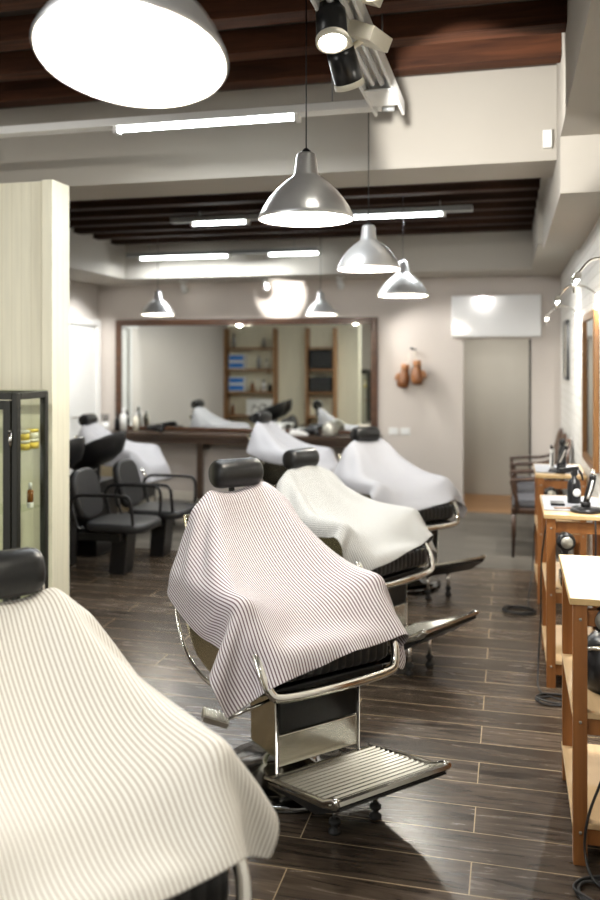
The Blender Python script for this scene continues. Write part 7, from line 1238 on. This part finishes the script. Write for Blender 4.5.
# ------------------------------------------------------------------ wooden armchairs
def make_armchair():
    """faces -X, base centre at origin"""
    r = empty('armchair')
    for sy in (-1, 1):
        MB().tube([(-.22, sy * .24, 0), (-.215, sy * .24, .2), (-.215, sy * .24, .36)], [.013, .018, .023], 10).build('leg', M['chair_wood'], r)
        MB().tube([(.21, sy * .2, 0), (.2, sy * .2, .2), (.19, sy * .2, .40)], [.014, .018, .02], 10).build('leg', M['chair_wood'], r)
        MB().tube(spline([(-.19, sy * .25, .40), (-.20, sy * .26, .52), (-.235, sy * .26, .64)], 4), .018, 10).build('arm_post', M['chair_wood'], r)
        MB().tube(spline([(-.245, sy * .26, .645), (-.1, sy * .262, .655), (.06, sy * .25, .665), (.17, sy * .2, .70)], 4), .02, 10, flat=.8).build('arm', M['chair_wood'], r)
    MB().bx(-.235, .21, -.25, .25, .36, .41).build('seat_rail', M['chair_wood'], r, bevel=.012)
    MB().bx(-.225, .19, -.23, .23, .405, .47).build('seat', M['fabric_grey'], r, bevel=.03, seg=3)
    m = Matrix.Translation((.19, 0, .72)) @ Matrix.Rotation(R(12), 4, 'Y')
    ov = [(.19 * math.cos(a * PI / 16), .25 * math.sin(a * PI / 16)) for a in range(32)]
    MB().tube([m @ Vector((0, y, z)) for y, z in ov], .018, 10, closed=True).build('back_frame', M['chair_wood'], r)
    MB().prism([(y * .95, z * .95) for y, z in ov], 'x', -.022, .022).xf(m).build('back_pad', M['fabric_brown'], r, bevel=.012)
    for sy in (-1, 1): MB().tube([(.19, sy * .16, .40), (.17, sy * .12, .55)], .016, 8).build('back_post', M['chair_wood'], r)
    return r
ac = make_armchair()
AC = ['nearest of the dark wood armchairs by the far end of the tables', 'middle one of the dark wood armchairs along the right wall', 'dark wood armchair farthest back, next to the doorway']
for i, lb in enumerate(AC):
    loc = (.245, 7.58 + .575 * i, 0)
    if i == 0: ac.location = loc; tag(ac, lb, 'armchair', 'dark wood armchairs along the wall')
    else: dup(ac, loc, 0, lb)

# ------------------------------------------------------------------ rear wall: mirror, desk, panel, gloves, switches
mr = empty('large_mirror', (-3.015, YB, 1.47), 0, 'very wide dark wood framed mirror above the rear desk', 'mirror')
a, b, c, d = -1.585, 1.585, -.65, .66; q = .075
f = MB(); f.bx(a, a + q, -.04, 0, c, d); f.bx(b - q, b, -.04, 0, c, d); f.bx(a + q, b - q, -.04, 0, d - q, d); f.bx(a + q, b - q, -.04, 0, c, c + .04)
f.build('frame', M['mirror_frame'], mr, bevel=.008)
MB().bx(a + q, b - q, -.02, -.005, c + .04, d - q).build('mirror_glass', M['mirror'], mr)
dk = empty('wall_desk', (-3.0, YB, 0), 0, 'long dark wood desk shelf under the rear mirror', 'desk')
MB().bx(-1.62, 1.62, -.36, -.016, .765, .815).build('desk_top', M['dark_wood'], dk, bevel=.004)
MB().bx(-1.60, 1.60, -.34, -.32, .70, .765).build('front_rail', M['dark_wood'], dk)
for x in (-1.5, -.43, .6, 1.52):
    MB().bx(x - .035, x + .035, -.30, -.24, 0, .70).build('leg', M['dark_wood'], dk, bevel=.004)
    MB().bx(x - .03, x + .03, -.24, -.02, .62, .70).build('bracket', M['dark_wood'], dk, bevel=.004)
wp = empty('wall_panel', (-.148, YB, 2.12), 0, 'glossy white rectangular unit on the wall above the doorway', 'wall unit')
MB().bx(-.47, .47, -.09, 0, -.225, .225).build('casing', M['white_gloss'], wp, bevel=.012)
MB().bx(-.44, .44, -.092, -.088, -.215, -.20).build('air_slot', M['white'], wp)

gl = empty('wall_hook', (-1.03, YB, 1.76), 0, 'dark wall hook holding the boxing gloves', 'hook')
MB().tube([(-.03, -.005, .02), (-.01, -.05, .01), (.03, -.06, .0)], .012, 8).build('hook', M['plastic'], gl)
def glove(loc, rz, ry, label):
    r = empty('boxing_glove', loc, rz, label, 'boxing glove', 'pair of brown boxing gloves')
    r.rotation_euler = (0, ry, rz)
    MB().tube(spline([(0, 0, 0), (0, 0, -.05), (.004, 0, -.10), (.01, 0, -.16), (.006, 0, -.215), (0, 0, -.25), (0, 0, -.262)], 3),
              [.042, .042, .041, .04, .041, .044, .05, .056, .061, .064, .066, .067, .066, .062, .055, .045, .034, .02, .004], 16).build('mitt', M['leather_brown'], r)
    MB().tube(spline([(-.045, -.02, -.11), (-.062, -.03, -.15), (-.055, -.035, -.19)], 3), [.016, .02, .024, .026, .026, .022, .010], 12).build('thumb', M['leather_tan'], r)
    MB().tube([(0, 0, .004), (0, 0, -.055)], [.046, .045], 16).build('cuff', M['leather_tan'], r)
    MB().tube([(0, 0, 0), (.02, .02, .06), (.0, .03, .12)], .004, 6).build('lace', M['cream'], r)
    return r
glove((-1.11, YB - .075, 1.60), 0, R(12), 'left boxing glove of the brown pair on the rear wall')
glove((-.985, YB - .10, 1.64), R(160), R(3), 'right boxing glove of the brown pair on the rear wall')
for x, lb in ((-1.255, 'left white switch plate low on the rear wall'), (-1.125, 'right white switch plate low on the rear wall')):
    s = empty('light_switch', (x, YB, .86), 0, lb, 'switch', 'switch plates on the rear wall')
    MB().bx(-.055, .055, -.01, 0, -.04, .04).build('plate', M['white'], s, bevel=.003)
    for xx in (-.03, .002): MB().bx(xx, xx + .028, -.014, -.01, -.025, .025).build('rocker', M['white_gloss'], s, bevel=.001)

# items on the rear desk
def bottle(loc, h, rad, mb_, mc, label, group='bottles on the rear desk', name='bottle'):
    r = empty(name, loc, 0, label, 'bottle', group)
    MB().lathe([(.001, 0), (rad, 0), (rad, h * .66), (rad * .75, h * .76), (rad * .4, h * .8), (rad * .38, h * .84), (.001, h * .84)], seg=20).build('bottle_body', mb_, r)
    MB().lathe([(.001, h * .83), (rad * .5, h * .83), (rad * .5, h), (.001, h)], seg=16).build('cap', mc, r)
    return r
Y2 = 9.18
bottle((-4.40, Y2, .815), .27, .04, M['white'], M['white'], 'tallest white pump bottle at the left end of the rear desk')
bottle((-4.27, Y2 + .06, .815), .22, .036, M['cream'], M['white'], 'cream bottle right of the tallest white one on the rear desk')
bottle((-4.52, Y2 + .08, .815), .20, .03, M['plastic'], M['plastic'], 'black bottle left of the tallest white one on the rear desk')
cpb = empty('brush_cup', (-4.62, 9.15, .815), 0, 'white cup of brushes at the far left of the rear desk', 'cup')
MB().lathe([(.001, 0), (.04, 0), (.045, .11), (.04, .11), (.036, .01), (.001, .01)], seg=20).build('cup', M['white'], cpb)
for i in range(4):
    a = i * 1.6; MB().tube([(.01 * math.cos(a), .01 * math.sin(a), .012), (.045 * math.cos(a), .03 * math.sin(a), .20)], [.004, .008], 6).build('brush', M['plastic'], cpb)
for (x, s_, lb) in ((-4.0, 1, 'black hair dryer lying on the rear desk near the bottles'), (-2.15, 1.0, 'black hair dryer lying on the rear desk by the middle chair')):
    r = empty('desk_dryer', (x, 9.2, .815), 0, lb, 'hair dryer', 'dryers lying on the rear desk')
    MB().tube(spline([(-.12, 0, .045), (-.04, 0, .05), (.06, 0, .05), (.10, 0, .05)], 2), [.024, .028, .036, .045, .048, .045, .035], 14).build('barrel', M['plastic'], r)
    MB().tube([(.04, 0, .045), (.09, -.08, .025), (.13, -.15, .02)], [.018, .018, .016], 10).build('handle', M['plastic'], r)
tl = empty('towel_stack', (-2.62, 9.2, .815), 0, 'white folded towels stacked on the rear desk', 'towel')
for i in range(3): MB().bx(-.16, .16, -.1, .1, .035 * i, .035 * i + .033).build('folded_towel', M['towel'], tl, bevel=.014, seg=3)
tl2 = MB().bx(-.11, .11, -.08, .08, 0, .05).build('tissue_box', M['white'], loc=(-2.28, 9.25, .815), bevel=.006); tag(tl2, 'white box on the rear desk right of the towels', 'box')
gb = empty('glass_jar', (-1.93, 9.2, .815), 0, 'domed glass jar on the rear desk', 'jar')
MB().lathe([(.001, 0), (.085, 0), (.09, .01), (.09, .09), (.06, .14), (.001, .16)], seg=24).build('jar', M['silver'], gb)
o = MB().bx(-.06, .06, -.02, .02, 0, .13).build('price_card', M['cream'], loc=(-1.55, 9.22, .815), bevel=.002); tag(o, 'small cream card standing at the right end of the rear desk', 'card')
# chrome spots at the rear ceiling
for i, (x, y_, lb) in enumerate(((-3.60, 9.05, 'small white ceiling spotlight above the left end of the long rear mirror'), (-2.62, 9.0, 'small white double ceiling spotlight above the left half of the mirror'), (-1.78, 9.0, 'small white ceiling spotlight above the right half of the mirror'))):
    r = empty('ceiling_spotlight', (x, y_, 2.55), 0, lb, 'spotlight', 'small spotlights at the rear ceiling')
    MB().lathe([(.001, 0), (.045, 0), (.045, -.02), (.001, -.02)], seg=18).build('mount', M['white'], r)
    q_ = Vector((.1, .5, -.6)).to_track_quat('Z', 'Y').to_matrix()
    MB().lathe([(.001, -.05), (.03, -.045), (.038, .05), (.03, .05), (.001, .03)], (0, .02, -.075), 18, q_).build('lamp_head', M['white'], r)
    MB().lathe([(.001, .045), (.028, .045), (.001, .047)], (0, .02, -.075), 18, q_).build('lens', M['bulb'], r)
spot_light('rear_wall_spot', (-2.55, 8.86, 2.45), (-2.55, YB, 2.40), 30, 62, NEUT, .35, .02)
spot_light('corner_spot', (-1.78, 8.9, 2.4), (.1, 9.4, 1.2), 45, 60, NEUT, .6, .03)

# small fittings
struct('trim_8', MB().bx(DX1 - .018, DX1, YB - .004, YB + .12, 0, DZ), M['plastic'])
o = MB().bx(-.025, .025, -.03, 0, -.05, .05).build('wall_sensor', M['white'], loc=(.20, 4.9, 2.87), bevel=.004); tag(o, 'small white sensor box at the right end of the cross beam', 'sensor')
o = MB().lathe([(.001, 0), (.05, 0), (.045, -.012), (.001, -.012)], seg=24).build('downlight', M['white'], loc=(.36, 7.1, 2.55)); tag(o, 'flush round downlight under the right-hand soffit', 'downlight')
o = MB().bx(0, .07, -.09, .09, -.05, .05).build('wall_box', M['white'], loc=(XL, 8.45, 2.12), bevel=.006); tag(o, 'small white box high on the left wall beside the side door', 'wall unit')

# ------------------------------------------------------------------ wash chairs and basins on the left
def make_wash_chair():
    """faces +X"""
    r = empty('salon_chair')
    MB().prism([(-.08, 0), (.05, 0), (.08, .35), (-.05, .35)], 'y', -.085, .085).build('leg_panel', M['plastic'], r, bevel=.006)
    MB().bx(-.30, .05, -.16, .16, .27, .33).build('beam', M['plastic'], r, bevel=.005)
    MB().prism([(.01 + .255 * math.copysign(abs(math.cos(a * PI / 20)) ** .5, math.cos(a * PI / 20)), .235 * math.copysign(abs(math.sin(a * PI / 20)) ** .5, math.sin(a * PI / 20))) for a in range(40)], 'z', .345, .415).build('seat', M['vinyl'], r, bevel=.03, seg=4)
    ov = [(.20 * math.copysign(abs(math.cos(a * PI / 20)) ** .62, math.cos(a * PI / 20)), .205 * math.copysign(abs(math.sin(a * PI / 20)) ** .62, math.sin(a * PI / 20))) for a in range(40)]
    b = MB().prism(ov, 'x', -.035, .035).xf(Matrix.Translation((-.31, 0, .60)) @ Matrix.Rotation(R(-14), 4, 'Y'))
    b.build('backrest', M['vinyl'], r, bevel=.03, seg=4)
    for sy in (-1, 1):
        MB().tube(spline([(-.30, sy * .25, .56), (-.27, sy * .27, .50), (-.24, sy * .27, .39), (-.2, sy * .25, .385)], 4), .012, 8).build('arm_bracket', M['plastic'], r)
        MB().tube(spline([(-.27, sy * .27, .44), (-.29, sy * .275, .56), (-.24, sy * .275, .625), (-.1, sy * .275, .635), (.12, sy * .275, .635), (.185, sy * .275, .61), (.20, sy * .27, .52), (.20, sy * .25, .42)], 5), .014, 10, flat=.9).build('arm', M['plastic'], r)
    return r
wc = make_wash_chair()
wc.location = (-2.92, 6.08, 0); tag(wc, 'nearer black padded wash chair with looped arms', 'salon chair', 'black wash chairs on the left')
dup(wc, (-2.86, 6.70, 0), 0, 'farther black padded wash chair, right of the other one')
def make_basin():
    r = empty('wash_basin')
    prof = [(.001, -.11), (.10, -.11), (.17, -.08), (.21, -.02), (.235, .05), (.25, .055), (.25, .04), (.225, -.03), (.18, -.10), (.10, -.135), (.001, -.135)]
    m = Matrix.Rotation(R(-24), 3, 'Y') @ Matrix.Diagonal((1.25, 1.0, 1.0))
    MB().lathe(prof, (0, 0, .87), 36, m).build('bowl', M['plastic'], r)
    MB().tube([(-.02, 0, .77), (-.05, 0, .55)], [.07, .09], 16).build('neck', M['plastic'], r)
    MB().bx(-.22, .12, -.2, .2, 0, .62).build('cabinet', M['plastic'], r, bevel=.01)
    MB().tube(spline([(-.24, 0, .80), (-.24, 0, .93), (-.18, 0, .96), (-.12, 0, .91)], 4), .009, 8).build('tap', M['chrome'], r)
    return r
bs = make_basin()
bs.location = (-3.54, 6.08, -.0); tag(bs, 'tilted glossy black wash basin behind the nearer wash chair', 'wash basin', 'black wash basins')
dup(bs, (-3.48, 6.70, 0), 0, 'tilted glossy black wash basin behind the farther wash chair')

# ------------------------------------------------------------------ glass display cabinet
cb = empty('display_cabinet', (-2.85, 3.80, 0), 0, 'tall black metal and glass display cabinet against the pale boards', 'cabinet')
x0, x1, y0, y1, T = -.45, .45, 0, .30, 1.485
p = .035
for (x, y) in ((x0, y0), (x1 - p, y0), (x0, y1 - p), (x1 - p, y1 - p)):
    MB().bx(x, x + p, y, y + p, 0, T).build('post', M['frame_black'], cb, bevel=.006)
fr = MB()
for z in (.0, T - .035): fr.bx(x0 + p, x1 - p, y0, y0 + p, z, z + .035); fr.bx(x0 + p, x1 - p, y1 - p, y1, z, z + .035); fr.bx(x0, x0 + p, y0 + p, y1 - p, z, z + .035); fr.bx(x1 - p, x1, y0 + p, y1 - p, z, z + .035)
fr.build('rails', M['frame_black'], cb, bevel=.003)
MB().bx(x0, x1, y0, y1, T, T + .006).build('top_glass', M['glass'], cb)
MB().bx(x0 + p, x1 - p, y0 + p, y1 - p, .035, .05).build('bottom_panel', M['frame_black'], cb)
MB().bx(x1 - .012, x1 - .008, y0 + p, y1 - p, .035, T - .035).build('side_glass', M['glass'], cb)
MB().bx(x0 + .008, x0 + .012, y0 + p, y1 - p, .035, T - .035).build('side_glass', M['glass'], cb)
dr = MB(); dr.bx(x1 - p - .045, x1 - p - .004, -.004, .02, .04, T - .04); dr.bx(x0 + p + .004, x0 + p + .045, -.004, .02, .04, T - .04); dr.bx(x0 + p + .045, x1 - p - .045, -.004, .02, T - .085, T - .04); dr.bx(x0 + p + .045, x1 - p - .045, -.004, .02, .04, .085)
do = dr.build('door', M['frame_black'], cb, bevel=.002)
MB().bx(x0 + p + .045, x1 - p - .045, .006, .010, .085, T - .085).build('door_glass', M['glass'], do)
for z in (1.25, .42):
    MB().cyl((x1 - p, -.008, z - .03), (x1 - p, -.008, z + .03), .008, 10).lathe([(.001, 0), (.012, 0), (.001, .012)], (x1 - p, -.008, z + .04), 10).build('hinge', M['chrome'], do)
for z in (1.18, .87, .50):
    MB().bx(x0 + p, x1 - p, .02, y1 - .01, z - .003, z + .003).build('glass_shelf', M['glass'], cb)
def jar(loc, rad, h, body, lid, label, g='jars in the display cabinet', name='cream_jar'):
    r = empty(name, loc, 0, label, 'jar', g)
    MB().lathe([(.001, 0), (rad, 0), (rad, h * .7), (.001, h * .7)], seg=20).build('jar_body', body, r)
    MB().lathe([(.001, h * .7), (rad * 1.03, h * .7), (rad * 1.03, h), (.001, h)], seg=20).build('lid', lid, r)
    return r
cx, cyy = -2.85, 3.80
jar((cx + .395, cyy + .14, 1.184), .035, .05, M['yellow'], M['cream'], 'yellow pomade jar on the upper glass shelf, bottom of the stack in front')
jar((cx + .395, cyy + .14, 1.235), .033, .05, M['yellow'], M['cream'], 'yellow pomade jar on top of the front stack on the upper glass shelf')
jar((cx + .395, cyy + .225, 1.184), .035, .05, M['yellow'], M['cream'], 'yellow pomade jar on the upper glass shelf, bottom of the stack behind')
jar((cx + .395, cyy + .225, 1.235), .033, .05, M['cream'], M['yellow'], 'cream coloured jar on top of the rear stack on the upper glass shelf')
r = empty('serum_bottle', (cx + .40, cyy + .20, .874), 0, 'dark serum bottle with a white cap on the middle glass shelf', 'bottle')
MB().lathe([(.001, 0), (.017, 0), (.017, .085), (.008, .098), (.001, .098)], seg=18).build('bottle_body', M['amber'], r)
MB().lathe([(.0172, .0), (.0178, .001), (.0178, .028), (.0172, .029)], seg=18).build('white_band', M['white'], r)
MB().lathe([(.001, .096), (.010, .096), (.009, .13), (.001, .132)], seg=14).build('cap', M['white'], r)
jar((cx + .24, cyy + .08, 1.184), .028, .07, M['green'], M['white'], 'green jar at the left edge on the upper glass shelf')
jar((cx + .26, cyy + .08, .874), .022, .12, M['amber'], M['cream'], 'brown bottle at the left edge on the middle glass shelf', name='tonic_bottle')
jar((cx + .205, cyy + .10, .874), .022, .10, M['amber'], M['white'], 'brown bottle farthest left on the middle glass shelf', name='tonic_bottle')

# ------------------------------------------------------------------ shelves on the far side of the partition (seen in the long mirror)
YP = 4.48
def shelf_unit(x0, x1, zs, label):
    r = empty('shelf_unit', ((x0 + x1) / 2, YP, 0), 0, label, 'shelf unit', 'shelf units behind the partition')
    h = (x1 - x0) / 2
    for s_ in (-1, 1): MB().bx(s_ * h - .015, s_ * h + .015, 0, .24, .1, 2.2).build('side', M['shelf_wood'], r)
    for z in zs: MB().bx(-h + .015, h - .015, 0, .24, z - .014, z + .014).build('shelf', M['shelf_wood'], r)
    return r
ZS = (.68, 1.09, 1.48, 1.85)
shelf_unit(-4.83, -3.94, ZS, 'wooden shelves with blue boxes, seen in the rear mirror')
shelf_unit(-3.37, -2.89, ZS, 'narrow wooden shelves with a black bag, seen in the rear mirror')
for i, (z, dz) in enumerate(((1.494, 0), (1.494, .13), (1.104, 0), (1.104, .13))):
    r = empty('product_box', (-4.62, YP + .12, z + dz), 0, ['lower blue box on the third shelf', 'upper blue box on the third shelf', 'lower blue box on the second shelf', 'upper blue box on the second shelf'][i] + ' in the mirror', 'box', 'blue product boxes')
    MB().bx(-.14, .14, -.1, .1, .0, .125).build('carton', M['white'], r, bevel=.003)
    MB().bx(-.13, .13, .1, .102, .02, .105).build('blue_label', M['blue'], r)
for i, (x, z, h, rad, m1, m2, lb) in enumerate((
    (-4.36, 1.104, .17, .03, 'amber', 'plastic', 'brown bottle beside the blue boxes on the second shelf'),
    (-4.26, 1.104, .22, .032, 'cream', 'white', 'cream bottle in the middle of the second shelf'),
    (-4.15, 1.104, .20, .035, 'white', 'plastic', 'white bottle with a black cap on the second shelf'),
    (-4.04, 1.104, .15, .03, 'plastic', 'silver', 'black bottle at the right end of the second shelf'),
    (-4.24, 1.494, .24, .035, 'grey_metal', 'silver', 'grey flask on the third shelf'),
    (-4.10, 1.494, .16, .03, 'cream', 'plastic', 'small cream bottle on the third shelf'),
    (-4.70, 1.864, .25, .035, 'grey_metal', 'plastic', 'tall grey bottle at the left of the top shelf'),
    (-4.15, 1.864, .16, .03, 'silver', 'plastic', 'small silver bottle on the top shelf'),
    (-4.72, .694, .2, .03, 'amber', 'silver', 'brown bottle on the lowest shelf'))):
    bottle((x, YP + .12, z), h, rad, M[m1], M[m2], lb + ' in the mirror', 'bottles on the shelves behind the partition')
r = empty('printed_carton', (-4.2, YP + .12, .694), 0, 'white carton with two dark circles on the lowest shelf, in the mirror', 'box')
MB().bx(-.24, .24, -.1, .1, 0, .28).build('carton', M['white'], r, bevel=.004)
for x in (-.1, .1): MB().lathe([(.001, 0), (.03, 0), (.03, .002), (.001, .002)], (x, .1, .16), 18, Matrix.Rotation(R(-90), 3, 'X')).build('circle_mark', M['grey_metal'], r)
for z, s_, lb in ((1.494, .33, 'upper black bag on the narrow shelves, in the mirror'), (1.104, .26, 'lower black bag on the narrow shelves, in the mirror')):
    r = empty('black_bag', (-3.13, YP + .12, z), 0, lb, 'bag', 'black bags on the narrow shelves')
    MB().bx(-.2, .2, -.1, .1, 0, s_).build('bag_body', M['rubber'], r, bevel=.04, seg=3)
    MB().tube(spline([(-.08, 0, s_ - .01), (-.06, 0, s_ + .025), (.06, 0, s_ + .025), (.08, 0, s_ - .01)], 4), .008, 8).build('handle', M['rubber'], r)
